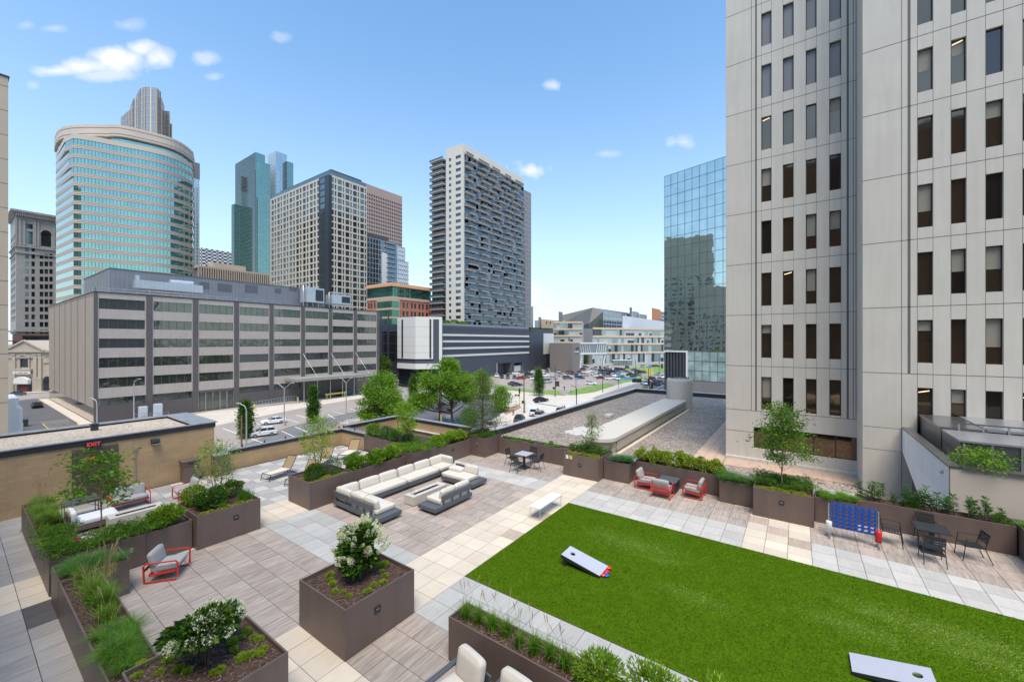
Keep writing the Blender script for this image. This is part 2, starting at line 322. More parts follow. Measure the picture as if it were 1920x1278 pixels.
# ================= shared materials =================
M=dict(
 planter=mat('planter_brown',(.145,.104,.092),.45,0,.09,1.6,bump=.15,bs=90,stain=.16),
 planter_in=mat('planter_inner',(.10,.075,.068),.6),
 mulch=mat('bark_mulch',(.085,.048,.036),.95,0,.6,26,bump=1.0,bs=60),
 soil=mat('dark_soil',(.06,.042,.032),.95,0,.5,18,bump=.8,bs=50),
 chip=mat('bark_chip',(.16,.095,.07),.9,0,.3,30), chip2=mat('bark_chip_dark',(.05,.028,.022),.9,0,.3,30),chip3=mat('bark_chip_grey',(.24,.19,.16),.9,0,.3,30),
 cream=mat('cream_fabric',(.60,.565,.51),.9,0,.04,6,bump=.2,bs=300),
 grey_fab=mat('grey_fabric',(.36,.355,.35),.9,0,.06,8,bump=.2,bs=300),
 white_fab=mat('white_fabric',(.72,.72,.72),.9,0,.04,8,bump=.2,bs=300),
 darkal=mat('dark_grey_aluminium',(.105,.115,.135),.45,.2,.06,3),
 black=mat('charcoal_metal',(.035,.04,.047),.45,.2,.05,5),
 redm=mat('red_coated_steel',(.55,.035,.03),.4,0,.04,5),
 white=mat('white_paint',(.75,.74,.72),.45,0,.05,3),
 beigem=mat('beige_aluminium',(.60,.57,.52),.45,0,.03,3),
 tansling=mat('tan_mesh_sling',(.31,.225,.13),.8,0,.08,30),
 creamst=mat('cream_cast_stone',(.55,.51,.45),.7,0,.06,4),
 glasssh=mat('glass_wind_guard',(.8,.85,.87),.05,0,0),
 steel=mat('brushed_steel',(.5,.5,.5),.35,.8,.05,6),
 blue=mat('blue_plastic',(.012,.10,.50),.35,0,.05,5),
 red=mat('red_plastic',(.65,.015,.03),.35,0,.05,5),
 whitepl=mat('white_plastic',(.75,.76,.78),.35,0,.04,5),
 lav=mat('pale_board_top',(.44,.46,.55),.4,0,.03,3),
 tree_bark=mat('bark',(.13,.085,.06),.9,0,.3,20,bump=.6,bs=40),
 birch=mat('pale_bark',(.32,.2,.13),.85,0,.25,20,bump=.4,bs=40),
 cane=mat('bamboo_stake',(.45,.28,.14),.7,0,.2,20),
 turf_base=mat('turf_base',(.07,.135,.006),.95,0,.15,2,spec=0),
 gravel=None, flashing=mat('grey_flashing',(.33,.34,.36),.45,.3,.1,1.2,stain=.25), flash_dark=mat('dark_metal_fascia',(.035,.035,.042),.5,.2,.15,1.5),
 concrete=mat('pale_concrete',(.44,.41,.37),.85,0,.1,1.2,stain=.12),
 asphalt=mat('asphalt',(.17,.165,.165),.9,0,.16,.25,bump=.2,bs=4), asphalt_d=mat('dark_asphalt',(.105,.105,.115),.9,0,.18,.3),
 street=mat('sunbleached_asphalt',(.33,.285,.255),.9,0,.14,.12), sidewalk=mat('sidewalk_concrete',(.56,.50,.43),.9,0,.10,.3),
 conc_road=mat('concrete_road',(.55,.51,.46),.9,0,.08,.2), paint=mat('road_paint',(.78,.77,.74),.8,0,.12,.8), ypaint=mat('yellow_paint',(.72,.50,.05),.7,0,.1,2),
 lawn=mat('street_lawn',(.16,.27,.05),.95,0,.3,.6), verge=mat('dry_verge',(.32,.22,.13),.95,0,.3,.5),
)
M['glasssh'].node_tree.nodes['Principled BSDF'].inputs['Transmission Weight'].default_value=.95
M['glasssh'].node_tree.nodes['Principled BSDF'].inputs['IOR'].default_value=1.1
L_=dict(dark=leafmat('leaf_dark',(.030,.085,.016)),mid=leafmat('leaf_mid',(.075,.165,.018)),bright=leafmat('leaf_bright',(.20,.35,.028)),lime=leafmat('leaf_lime',(.30,.42,.035)),
 yellow=leafmat('leaf_yellow',(.38,.42,.04)),fresh=leafmat('leaf_fresh',(.125,.265,.022)),blueg=leafmat('leaf_bluegreen',(.085,.17,.09)),grass=leafmat('grass_blade',(.15,.31,.03)),grassd=leafmat('grass_blade_dark',(.065,.19,.02)),
 grassb=leafmat('grass_blade_blue',(.09,.22,.07)),straw=leafmat('dry_blade',(.42,.33,.19),.2),white=leafmat('white_petal',(.72,.74,.60),.2,.06),olive=leafmat('leaf_olive',(.11,.135,.045)),redl=leafmat('leaf_red',(.3,.09,.04)),pink=leafmat('pink_petal',(.6,.05,.12),.2))
def gravelmat(name,cols,scale):
    m=bpy.data.materials.new(name); m.use_nodes=True; nt=m.node_tree; b=nt.nodes['Principled BSDF']; b.inputs['Roughness'].default_value=.9
    tc=nt.nodes.new('ShaderNodeTexCoord'); v=nt.nodes.new('ShaderNodeTexVoronoi'); v.inputs['Scale'].default_value=scale; nt.links.new(tc.outputs['Object'],v.inputs['Vector'])
    sp=nt.nodes.new('ShaderNodeSeparateColor'); nt.links.new(v.outputs['Color'],sp.inputs[0])
    cr=nt.nodes.new('ShaderNodeValToRGB'); nt.links.new(sp.outputs[0],cr.inputs[0]); e=cr.color_ramp.elements
    e[0].color=(*cols[0],1); e[1].color=(*cols[-1],1)
    for i,c in enumerate(cols[1:-1]): x=e.new((i+1)/(len(cols)-1)); x.color=(*c,1)
    n=nt.nodes.new('ShaderNodeTexNoise'); n.inputs['Scale'].default_value=.5; n.inputs['Detail'].default_value=5; nt.links.new(tc.outputs['Object'],n.inputs['Vector'])
    r=nt.nodes.new('ShaderNodeMapRange'); r.inputs[1].default_value=.3; r.inputs[2].default_value=.7; r.inputs[3].default_value=.85; r.inputs[4].default_value=1.12; nt.links.new(n.outputs['Fac'],r.inputs[0])
    s=nt.nodes.new('ShaderNodeVectorMath'); s.operation='SCALE'; nt.links.new(cr.outputs[0],s.inputs[0]); nt.links.new(r.outputs[0],s.inputs['Scale']); nt.links.new(s.outputs[0],b.inputs['Base Color'])
    bp=nt.nodes.new('ShaderNodeBump'); bp.inputs['Strength'].default_value=.9; bp.inputs['Distance'].default_value=.03; bp.invert=True; nt.links.new(v.outputs['Distance'],bp.inputs['Height']); nt.links.new(bp.outputs[0],b.inputs['Normal'])
    MC[name]=m; return m
M['gravel']=gravelmat('roof_gravel',[(.08,.065,.055),(.26,.215,.185),(.38,.32,.27),(.19,.155,.13),(.56,.49,.42)],11)
M['ballast']=gravelmat('pale_ballast',[(.30,.24,.17),(.52,.43,.33),(.60,.52,.43),(.42,.33,.25),(.66,.59,.50)],16)
PV=[pavmat('paver_wood',(.48,.425,.38),col2=(.27,.215,.185)),pavmat('paver_grey',(.52,.50,.475),.12),pavmat('paver_cream',(.66,.575,.47),.07),
    pavmat('paver_cool',(.47,.465,.445),.14),pavmat('paver_dark',(.12,.115,.12),.3),pavmat('paver_stained',(.52,.42,.34),.28),pavmat('paver_grey_plank',(.42,.40,.39),.26),pavmat('paver_rust',(.50,.43,.385),col2=(.36,.27,.23))]
PVW,PVG,PVC,PVK,PVD,PVS,PVP,PVR=range(8)
# ================= terrace floor =================
T=.61
def pavtype(i,j):
    # i,j tile index along X and Y
    if i<-11:                                   # walk outside the planters
        if 12.6<j+.5<15.6: return PVC
        if i==-12 and 10.6<j+.5<12.6: return PVD
        return PVP
    if j>=26: return None
    cream=(0<=j<3)
    if cream:
        if (i,j) in((4,0),(7,0)): return PVS
        return PVC
    if j<0:
        if i<-6: return PVC
        if i<-3: return PVW
        if i<0: return PVK
        if i<10: return PVG
        if -13<=j<-10: return PVC if (i*7+j*3)%5 else PVS
        if i<13: return PVG
        return PVW if (i*5+j)%7 else PVR
    if j<13:                                    # 3..12
        if i<-3: return PVW if i>=-10 or True else PVG
        if i<0: return PVK
        if 11<=i<13: return PVG
        return PVW if (i*5+j*3)%9 else PVR
    if j<16 and -4<=i<0: return PVC
    return PVP if (i+j)%3 else PVG
V=[];Fc=[];mi=[];tv=[]
g_=.006; top=0.0; th=.03
xlim=18
for i in range(-17,18):
    for j in range(-26,27):
        t=pavtype(i,j)
        if t is None: continue
        if i>=10 and j>=14 : continue
        x0,x1,y0,y1=i*T+g_,(i+1)*T-g_,j*T+g_,(j+1)*T-g_
        if i>=0 and i<10 and -26<=j<0: 
            if i>0 and i<9 and j<-1: continue
        b=len(V); dz=random.uniform(-.0012,.0012)
        V+=[(x0,y0,-th),(x1,y0,-th),(x1,y1,-th),(x0,y1,-th),(x0,y0,dz),(x1,y0,dz),(x1,y1,dz),(x0,y1,dz)]
        Fc+=[(b+4,b+5,b+6,b+7),(b,b+1,b+5,b+4),(b+1,b+2,b+6,b+5),(b+2,b+3,b+7,b+6),(b+3,b,b+4,b+7)]
        r=(random.random(),random.random(),random.random()); mi+=[t]*5; tv+=[r]*5
o=fastmesh('terrace_paving',V,Fc,PV,mi); struct(o)
at=o.data.attributes.new('tile','FLOAT_VECTOR','FACE'); at.data.foreach_set('vector',np.array(tv,dtype=np.float32).ravel())
slab=MB(); slab.box(-12,11.6,-17,16.2,-.6,-.034); slab.box(11.6,12.2,-17,13.1,-2,-.05)
struct(slab.build('terrace_slab',mat('joint_dark',(.05,.045,.042),.95,var=0)))
# artificial turf: base sheet plus short blades
tb=MB(); tb.box(0,6.24,-15.9,0,-.02,.012); tb.box(-.012,6.252,-15.912,.012,-.02,.008,1)
LAWN=tb.build('artificial_lawn',[M['turf_base'],M['flash_dark']]); struct(LAWN)
nb=150000
bx=rng.uniform(.01,6.22,nb); by=-rng.uniform(0,1,nb)**1.0*15.8-.01
keep=(dep_:=((bx-CAM.x)*cc_+(by-CAM.y)*ss_))<40; bx=bx[keep]; by=by[keep]; nb=len(bx)
hgt=rng.uniform(.018,.034,nb); an=rng.uniform(0,2*pi,nb); w=rng.uniform(.0035,.007,nb)*1.3
# pile brushed along Y with worn, flattened patches
lean=rng.normal(.0,.012,nb); ly=rng.normal(-.018,.012,nb)
z0=np.full(nb,.010)
Vt=np.stack([np.stack([bx-np.cos(an)*w,by-np.sin(an)*w,z0],1),np.stack([bx+np.cos(an)*w,by+np.sin(an)*w,z0],1),np.stack([bx+lean+np.cos(an)*w*.3,by+ly+np.sin(an)*w*.3,z0+hgt],1),np.stack([bx+lean-np.cos(an)*w*.3,by+ly-np.sin(an)*w*.3,z0+hgt],1)],1)
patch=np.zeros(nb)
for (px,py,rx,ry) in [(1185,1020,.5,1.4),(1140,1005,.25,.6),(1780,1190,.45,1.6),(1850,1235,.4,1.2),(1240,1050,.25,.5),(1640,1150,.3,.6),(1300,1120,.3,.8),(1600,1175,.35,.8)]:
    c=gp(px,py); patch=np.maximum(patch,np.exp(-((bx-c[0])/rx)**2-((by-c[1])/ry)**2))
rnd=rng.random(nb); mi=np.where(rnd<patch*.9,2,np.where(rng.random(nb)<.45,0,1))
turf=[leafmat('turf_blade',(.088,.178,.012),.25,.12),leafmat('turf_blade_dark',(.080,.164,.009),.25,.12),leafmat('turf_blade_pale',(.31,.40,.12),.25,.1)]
[setattr(m_.node_tree.nodes['Principled BSDF'].inputs['Specular IOR Level'],'default_value',.03) for m_ in turf]
o=fastmesh('turf_pile',Vt.reshape(-1,3),np.arange(nb*4).reshape(-1,4),turf,mi); o['kind']='stuff'; o['label']='short bright green blades of the artificial lawn'; o['category']='grass'
# ================= planters =================
def chips(mb_list,x0,x1,y0,y1,z,n):
    for _ in range(n):
        x,y=random.uniform(x0,x1),random.uniform(y0,y1); a=random.uniform(0,pi); l=random.uniform(.03,.07); w=random.uniform(.006,.014)
        M4=Matrix.Rotation(a,3,'Z')@Matrix.Rotation(random.uniform(-.35,.35),3,'Y')
        mb_list.cbox((x,y,z+random.uniform(.0,.015)),(l,w,.007),random.choice((1,1,2,3)),M4)
def planter(x0,x1,y0,y1,h,label,name='planter_box',tk=.035,fill=.09,nch=120,splits=(),light=None,outlet=None,group='brown planter boxes around the terrace',soil='mulch'):
    ox,oy=(x0+x1)/2,(y0+y1)/2
    t=thing(name,label,'planter',(ox,oy,0),group=group)
    a=MB(); g=.01
    a.box(x0,x1,y0,y0+tk,g,h); a.box(x0,x1,y1-tk,y1,g,h); a.box(x0,x0+tk,y0+tk,y1-tk,g,h); a.box(x1-tk,x1,y0+tk,y1-tk,g,h)
    rest=a.build('wall',M['planter'],t,(ox,oy,0),bevel=.006)
    s=MB(); s.box(x0+.05,x1-.05,y0+.05,y1-.05,0,.012); s.build('plinth',M['flash_dark'],t,(ox,oy,0))
    b=MB(); b.box(x0+tk,x1-tk,y0+tk,y1-tk,.05,h-fill,0); chips(b,x0+tk+.04,x1-tk-.04,y0+tk+.04,y1-tk-.04,h-fill+.004,nch)
    b.build('mulch',[M[soil],M['chip'],M['chip2'],M['chip3']],t,(ox,oy,0),fix=False)
    for (ax,val) in splits:
        c=MB()
        if ax=='x': c.box(val-.02,val+.02,y0+tk,y1-tk,.1,h-.002); c.box(val-.004,val+.004,y0-.0025,y0,.02,h-.004,1)
        else: c.box(x0+tk,x1-tk,val-.02,val+.02,.1,h-.002); c.box(x0-.0025,x0,val-.004,val+.004,.02,h-.004,1)
        c.build('divider',[M['planter'],M['flash_dark']],t,(ox,oy,0))
    if light:
        ax,pos,zz=light
        c=MB(); s_=.075
        if ax=='x':   # on the -X face at y=pos
            c.box(x0-.012,x0-.002,pos-s_,pos+s_,zz-s_,zz+s_,0); c.box(x0-.03,x0-.012,pos-s_,pos+s_,zz+s_*.35,zz+s_,1); c.box(x0-.018,x0-.012,pos-s_*.55,pos+s_*.55,zz+s_*.05,zz+s_*.3,2)
        else:
            c.box(pos-s_,pos+s_,y0-.012,y0-.002,zz-s_,zz+s_,0); c.box(pos-s_,pos+s_,y0-.03,y0-.012,zz+s_*.35,zz+s_,1); c.box(pos-s_*.55,pos+s_*.55,y0-.018,y0-.012,zz+s_*.05,zz+s_*.3,2)
        c.build('step_light',[M['black'],M['flash_dark'],M['whitepl']],t,(ox,oy,0))
    if outlet:
        ax,pos,zz=outlet; c=MB()
        if ax=='x': c.box(x0-.03,x0-.002,pos-.04,pos+.04,zz-.06,zz+.06)
        else: c.box(pos-.04,pos+.04,y0-.03,y0-.002,zz-.06,zz+.06)
        c.build('outlet_cover',M['steel'],t,(ox,oy,0),bevel=.006)
    return t
HB,HL=1.06,.90
planter(-3.68,-1.85,-.03,1.80,HB,'large square brown planter in the front centre with a tall flowering bush',light=('y',-2.9,.66),nch=900)
planter(-2.42,-1.84,-7.0,-1.72,HL,'long narrow brown planter at the bottom edge with a row of grass tufts',nch=1500)
planter(-6.72,-4.89,-.22,1.58,HB,'large square brown planter in the bottom left corner with white hydrangea',nch=1200)
planter(-6.86,-6.18,1.62,6.55,HL,'long low brown planter running toward the bottom left corner planter',nch=1100)
planter(-6.86,-5.62,6.6,7.68,HL,'short wide brown planter full of arching grass left of the red chair',nch=120,splits=[('x',-6.2)])
planter(-6.86,-3.86,8.06,8.95,HL,'low brown planter behind the red chair filled with juniper and a round shrub',nch=500,splits=[('x',-4.96)],outlet=('y',-5.3,.55))
planter(-6.86,-6.2,9.0,14.3,HL,'low brown planter on the far left running to the brick wall with tall grass',nch=150,splits=[('y',10.9)])
planter(-3.83,-2.0,7.76,9.58,HB,'large square brown planter on the left with a thin multi-stem tree and a step light',light=('y',-2.75,.66),nch=200)
planter(-.22,1.61,7.82,9.5,HB,'large square brown planter at the left end of the cream sectional sofa',nch=200,soil='soil')
planter(1.63,4.74,8.22,8.9,HL,'low brown planter with three round shrubs behind the sectional sofa',nch=300,splits=[('x',2.95),('x',3.62)],soil='soil')
planter(4.8,6.5,7.8,9.6,HB,'large brown planter right of the three round shrubs covered in low juniper',nch=60,soil='soil')
planter(6.52,9.17,7.8,8.75,.94,'brown planter with a bright green hedge behind the far end of the sofa',nch=60,light=('y',7.7,.62),soil='soil')
planter(6.2,7.1,9.64,13.7,HL,'low brown planter beside the lounge chairs with blue-green bushes',nch=60,soil='soil')
planter(9.2,10.75,6.78,8.35,1.08,'tall brown corner planter holding the feathery conifer',outlet=('x',7.35,.72),nch=40,soil='soil')
planter(10.42,11.05,1.86,6.74,HL,'long low brown planter with short green plants behind the small cafe table',nch=250,splits=[('y',4.3)])
planter(9.22,10.98,.0,1.83,HB,'square brown planter at the end of the cream path with a thin young tree',light=('x',.95,.6),nch=250)
planter(9.78,10.5,-1.27,-.03,HL,'small brown planter with one blue-green fountain grass beside the red chairs',nch=40)
planter(10.52,11.1,-4.93,-1.29,HL,'low brown planter with lime-yellow shrubs behind the red chairs',nch=200)
planter(9.95,10.6,-6.16,-4.95,HL,'short brown planter with blue-green grass right of the red chairs',nch=40)
planter(9.25,11.05,-8.05,-6.2,HB,'square brown planter with a small maple-like tree beside the lawn',light=('x',-7.1,.66),nch=400)
planter(9.9,10.6,-9.28,-8.09,HL,'short brown planter with a mat of soft grass behind the blue game',nch=30)
planter(10.5,11.1,-13.03,-9.3,HL,'long brown planter with tall lily stems behind the black dining set',nch=500)
planter(7.6,11.15,-14.6,-13.07,.95,'brown planter at the right edge of the terrace turning toward the camera',nch=40)
# ================= brick utility building + parapet =================
BR=brickmat('tan_brick',(.47,.325,.185),(.42,.285,.16),(.385,.265,.15),.36,.11,.008)
BY=16.1
b0=(-4,BY,0)
t=thing('brick_roof_building','low tan brick building with gravel roof on the left end of the terrace','building',b0)
a=MB(); a.box(-14,-.62,BY,20.3,-11,2.30)
a.build('wall',BR,t,b0)
a=MB(); a.box(-14,-.58,BY-.04,BY+.10,2.30,2.52,0); a.box(-14,-.58,20.2,20.36,2.30,2.52,0); a.box(-.72,-.56,BY+.1,20.2,2.30,2.52,0)
a.box(-14,-.5,BY-.07,BY+.06,2.52,2.56,1); a.box(-1.5,-.5,BY+.06,20.4,2.52,2.56,1); a.box(-14,-1.5,19.9,20.4,2.52,2.56,1)
a.build('parapet_coping',[M['flash_dark'],M['flashing']],t,b0)
a=MB(); a.box(-14,-1.5,BY+.1,19.95,2.3,2.44); a.build('gravel_roof',M['ballast'],t,b0)
a=MB(); a.box(-5.45,-4.1,BY-.045,BY,0.05,2.18); a.box(-5.34,-4.2,BY-.055,BY-.045,.08,2.06,1); a.build('door',[M['planter_in'],mat('door_brown',(.085,.055,.048),.5)],t,b0)
hd=MB(); hd.bar((-5.0,BY-.12,1.05),(-4.3,BY-.12,1.05),.05,.09); hd.box(-4.45,-4.25,BY-.12,BY-.06,.98,1.12); hd.build('push_bar',M['steel'],t,b0)
s=textobj('EXIT',.16,emat('exit_red',(.8,.05,.04),.45),t,(-4.95+4,-.07,1.75),(pi/2,0,0),'door_lettering')
t2=thing('exit_sign','small black exit sign with red letters above the brown door','exit sign',(-4.85,BY-.08,2.32))
a=MB(); a.box(-.24,.24,-.04,.055,-.09,.11); a.build('case',M['black'],t2,bevel=.008); textobj('EXIT',.19,MC['exit_red'],t2,(0,-.046,.005),(pi/2,0,0))
c=onx; 
t=thing('wall_light','dark wedge wall light high on the tan brick wall','wall light',(-2.9,BY,2.05)); a=MB(); a.profile([(0,.1),(-.22,.1),(-.25,-.02),(-.1,-.1),(0,-.1)],-.14,.14,axis='x'); a.build('housing',M['black'],t)
a=MB(); a.box(-.12,.12,-.23,-.03,-.108,-.098); a.build('lens',M['whitepl'],t)
cz=MB(); cz.tube([(-3.55,BY-.03,.1),(-3.55,BY-.03,1.85)],.02); cz.box(-3.6,-3.5,BY-.07,BY-.002,1.8,1.92); setp(cz.build('conduit_pipe',M['steel'],org=(-3.55,BY,0)),'thin grey conduit running down the tan brick wall','pipe')
a=MB(); a.box(-.12,.12,-.12,.12,0,.28); a.box(-.15,.15,-.15,.15,.28,.31); o=a.build('roof_vent',M['black'],org=(0,0,0),bevel=.01); o.location=(*gp(177,800,2.6),2.44); setp(o,'small black vent box on the edge of the gravel roof','vent')
# low brick parapet walls around the lounge deck
def parapet(pts,z0,z1,name,label,org,wd=.3,cap=True):
    t=thing(name,label,'parapet wall',org)
    w=MB();k=MB();
    for i in range(len(pts)-1):
        (x0,y0),(x1,y1)=pts[i],pts[i+1]
        if abs(x0-x1)<1e-6: 
            w.box(x0,x0+wd,min(y0,y1),max(y0,y1),z0,z1-.2); k.box(x0-.03,x0+wd+.03,min(y0,y1)-.03,max(y0,y1)+.03+.003*i,z1-.2,z1-.03,0); k.box(x0-.05,x0+wd+.05,min(y0,y1)-.05,max(y0,y1)+.05+.003*i,z1-.03,z1+.003*i,1)
        else: 
            w.box(min(x0,x1),max(x0,x1),y0,y0+wd,z0,z1-.2); k.box(min(x0,x1)-.03,max(x0,x1)+.03,y0-.03,y0+wd+.03,z1-.2,z1-.03,0); k.box(min(x0,x1)-.05,max(x0,x1)+.05,y0-.05,y0+wd+.05,z1-.03,z1+.003*i,1)
    w.build('wall',BR,t,org); k.build('coping',[M['flash_dark'],M['flashing']],t,org); return t
parapet([(-.62,16.15),(6.3,16.15)],-11,.98,'brick_parapet','low tan brick parapet with dark coping behind the lounge chairs',(2.8,16.15,0))
parapet([(6.3,16.4),(6.3,13.72)],-11,.975,'brick_parapet','short return of the tan brick parapet at the end of the lounge deck',(6.3,15,0))
parapet([(6.62,16.2),(10.7,16.2)],-11,1.12,'brick_parapet','tan brick parapet beyond the sunken roof behind the blue-green bushes',(8.5,16.2,0))
parapet([(10.72,16.16),(10.72,9.4)],-11,1.12,'brick_parapet','right-hand tan brick wall of the sunken roof behind the green hedge',(10.7,13,0))
a=MB(); a.box(6.64,10.7,9,16.18,-1.2,-.7); struct(a.build('sunken_roof',mat('roof_membrane',(.26,.29,.38),.5,0,.2,1)))
a=MB(); a.box(10.6,10.7,9.4,16.18,.32,.38); setp(a.build('light_ledge',M['white'],org=(10.65,12,.3)),'thin pale ledge line along the inner face of the sunken roof wall','ledge')
# safety rail lines along the parapet tops
def rail(pts,z,label,hh=.12):
    t=thing('parapet_rail',label,'rail',(*pts[0],z),group='low rails on the parapet coping'); o3=(*pts[0],z)
    r=MB(); r.tube([(x,y,z+hh) for x,y in pts],.012,6); r.build('rail_bar',M['steel'],t,o3)
    for i in range(len(pts)-1):
        L=((pts[i+1][0]-pts[i][0])**2+(pts[i+1][1]-pts[i][1])**2)**.5; n=max(1,int(L/1.1))
        for k in range(n+1):
            f=k/n; x=pts[i][0]+(pts[i+1][0]-pts[i][0])*f; y=pts[i][1]+(pts[i+1][1]-pts[i][1])*f
            p=MB(); p.box(x-.025,x+.025,y-.025,y+.025,z,z+hh+.02); p.build('post',M['black'],t,o3)
rail([(-.4,16.32),(6.2,16.32)],.98,'thin steel rail with black posts on the parapet behind the lounge chairs')
rail([(6.45,16.2),(6.45,13.8)],.98,'short steel rail on the parapet return beside the blue-green bushes')
rail([(11.45,8.4),(11.45,1.0)],.66,'steel rail on the pale ledge behind the cafe table planter')
rail([(11.45,.8),(11.45,-12.9)],.66,'steel rail on the pale ledge behind the lime shrubs and lilies')
a=MB(); a.box(11.2,11.75,-15,13.3,-11,.6,0); a.box(11.14,11.82,-15.02,13.35,.6,.66,1)
setp(a.build('ledge_wall',[M['concrete'],mat('pale_flashing',(.42,.43,.45),.5,.1,.12,1.2)],org=(11.4,0,0)),'pale metal-capped ledge between the terrace planters and the gravel roof','parapet wall')
# ================= gravel roof, vent tunnel =================
GR=-1.5
a=MB(); a.box(11.75,54.6,-16,13.2,GR-.5,GR); struct(a.build('gravel_roof',M['gravel']))
a=MB(); a.box(11.75,55,13.2,13.5,-11,-.95,0); a.box(54.6,55,-16,13.2,-11,-.95,0); a.box(11.75,55.08,13.12,13.58,-.95,-.88,1); a.box(54.52,55.08,-16,13.12,-.95,-.88,1)
setp(a.build('roof_parapet',[M['flash_dark'],mat('pale_flashing',(.6,.6,.6))],org=(33,13.3,GR)),'black low parapet with pale coping around the gravel roof','parapet wall')
a=MB()
for i in range(0,40):
    for j in range(5):
        a.box(12.4+i*.9+.006,12.4+(i+1)*.9-.006,0,0,0,0) if False else None
pk=mat('pink_paver',(.52,.37,.28),.85,0,.14,1.5)
y1=-3.3
for k in range(26):
    for r_ in range(3):
        xx0=22.85-.5*(r_+1)*1.25; yy=-3.6-.47*k
        if yy<-12: continue
        a.box(xx0+.008,xx0+.617,yy-.462,yy,GR,GR+.05)
for k in range(40):
    for r_ in range(3):
        x0_=21.0+k*.62; a.box(x0_+.008,x0_+.612,-3.5+.62*r_+.008,-3.5+.62*(r_+1)-.008,GR,GR+.05)
struct(a.build('roof_walkway_pavers',pk))
# long vent tunnel with rounded near end and louvred side
P1=gp(1118,845,-.4); P2=gp(1290,756,-.4)
t=thing('roof_vent_tunnel','long cream vent tunnel with louvred side crossing the gravel roof','roof vent',(20,2,GR))
def tun(inset=0,x0=18.4,x1=42.0,ya=3.05,yb=5.65,r=1.25,n=8):
    x0+=inset; ya+=inset; yb-=inset; pts=[(x1,ya),(x1,yb)]
    for i in range(n+1): a_=pi/2+pi/2*i/n; pts.append((x0+r+r*cos(a_),yb-r+r*sin(a_)))
    for i in range(n+1): a_=pi+pi/2*i/n; pts.append((x0+r+r*cos(a_),ya+r+r*sin(a_)))
    return pts
a=MB(); a.prism(tun(),-.62,-.38); a.build('cap',M['creamst'],t,(20,2,GR),bevel=.1,seg=3)
a=MB(); a.prism(tun(.16),GR,-.62); a.build('side_wall',mat('louvre_beige',(.38,.325,.25),.7),t,(20,2,GR))
a=MB()
for k in range(8): a.box(19.9,41.9,3.11,3.24,GR+.14+k*.09,GR+.175+k*.09)
a.box(19.3,42.1,2.7,2.95,GR+.0,GR+.09)
a.build('louvres',mat('louvre_cream',(.60,.54,.45),.7),t,(20,2,GR))
# cylinder shaft on its far end
t=thing('vent_cylinder','round cream exhaust shaft standing at the far end of the vent tunnel','roof vent',(43.5,4.2,GR))
a=MB(); a.lathe([(0,3.35),(1.05,3.35),(1.05,3.45),(1.3,3.5),(1.44,3.38),(1.48,3.2),(1.48,1.0),(1.48,0)],n=40); a.build('shell',M['creamst'],t)
a=MB()
for k in range(2): a.tube([(1.05*cos(i*pi/12),1.05*sin(i*pi/12),3.55+k*.08) for i in range(25)],.022,5)
for i in range(12): a.tube([(1.05*cos(i*pi/6),1.05*sin(i*pi/6),3.45),(1.05*cos(i*pi/6),1.05*sin(i*pi/6),3.65)],.018,5)
a.build('guard_ring',M['black'],t)
p=gp(1142,782,GR); a=MB(); a.box(-.5,.5,-.35,.35,0,.34); o=a.build('roof_box',M['creamst'],org=(0,0,0),bevel=.05); o.location=(*p,GR); setp(o,'small cream box on the gravel beside the vent tunnel','vent')
# spilled white patch on the gravel
p=gp(1090,808,GR); pts=[]
random.seed(5)
for i in range(26):
    a_=2*pi*i/26; r=1.0+random.uniform(-.25,.25); pts.append((p[0]+1.8*r*cos(a_),p[1]+1.1*r*sin(a_)))
a=MB(); a.prism(pts,GR+.004,GR+.018); struct(a.build('white_stain',mat('lime_stain',(.52,.50,.47),.9,0,.2,2)))
# ================= furniture =================
def cushion(sx,sy,sz,r=.05,puff=.025,n=7):
    bm=bmesh.new(); bmesh.ops.create_cube(bm,size=1); bmesh.ops.subdivide_edges(bm,edges=bm.edges,cuts=n-1,use_grid_fill=True)
    hx,hy,hz_=sx/2,sy/2,sz/2; r=min(r,hx*.95,hy*.95,hz_*.95)
    for v in bm.verts:
        u,w,t=v.co.x*2,v.co.y*2,v.co.z*2
        # concentrate vertices near the edges
        f=lambda q: math.copysign(abs(q)**.55,q)
        p=Vector((f(u)*hx,f(w)*hy,f(t)*hz_)); q=Vector((max(-hx+r,min(hx-r,p.x)),max(-hy+r,min(hy-r,p.y)),max(-hz_+r,min(hz_-r,p.z))))
        d=p-q
        if d.length>1e-6: p=q+d.normalized()*r
        b=(1-u*u)*(1-w*w)*puff*(1 if t>0 else -1)*abs(t) ; p.z+=b
        b2=(1-u*u)*(1-t*t)*puff*.5*(1 if w>0 else -1)*abs(w); p.y+=b2
        v.co=p
    vs=[tuple(v.co) for v in bm.verts]; fs=[tuple(v.index for v in f.verts) for f in bm.faces]; bm.free(); return vs,fs
def addc(name,par,c,sz,m,rx=0,ry=0,rz=0,puff=.025,r=.05):
    vs,fs=cushion(*sz,puff=puff,r=r); b=MB(); Mx=Matrix.Translation(c)@Matrix.Rotation(rz,4,'Z')@Matrix.Rotation(rx,4,'X')@Matrix.Rotation(ry,4,'Y')
    b.add([Mx@Vector(v) for v in vs],fs,0,True); return b.build(name,m,par)
DA,CR=M['darkal'],M['cream']
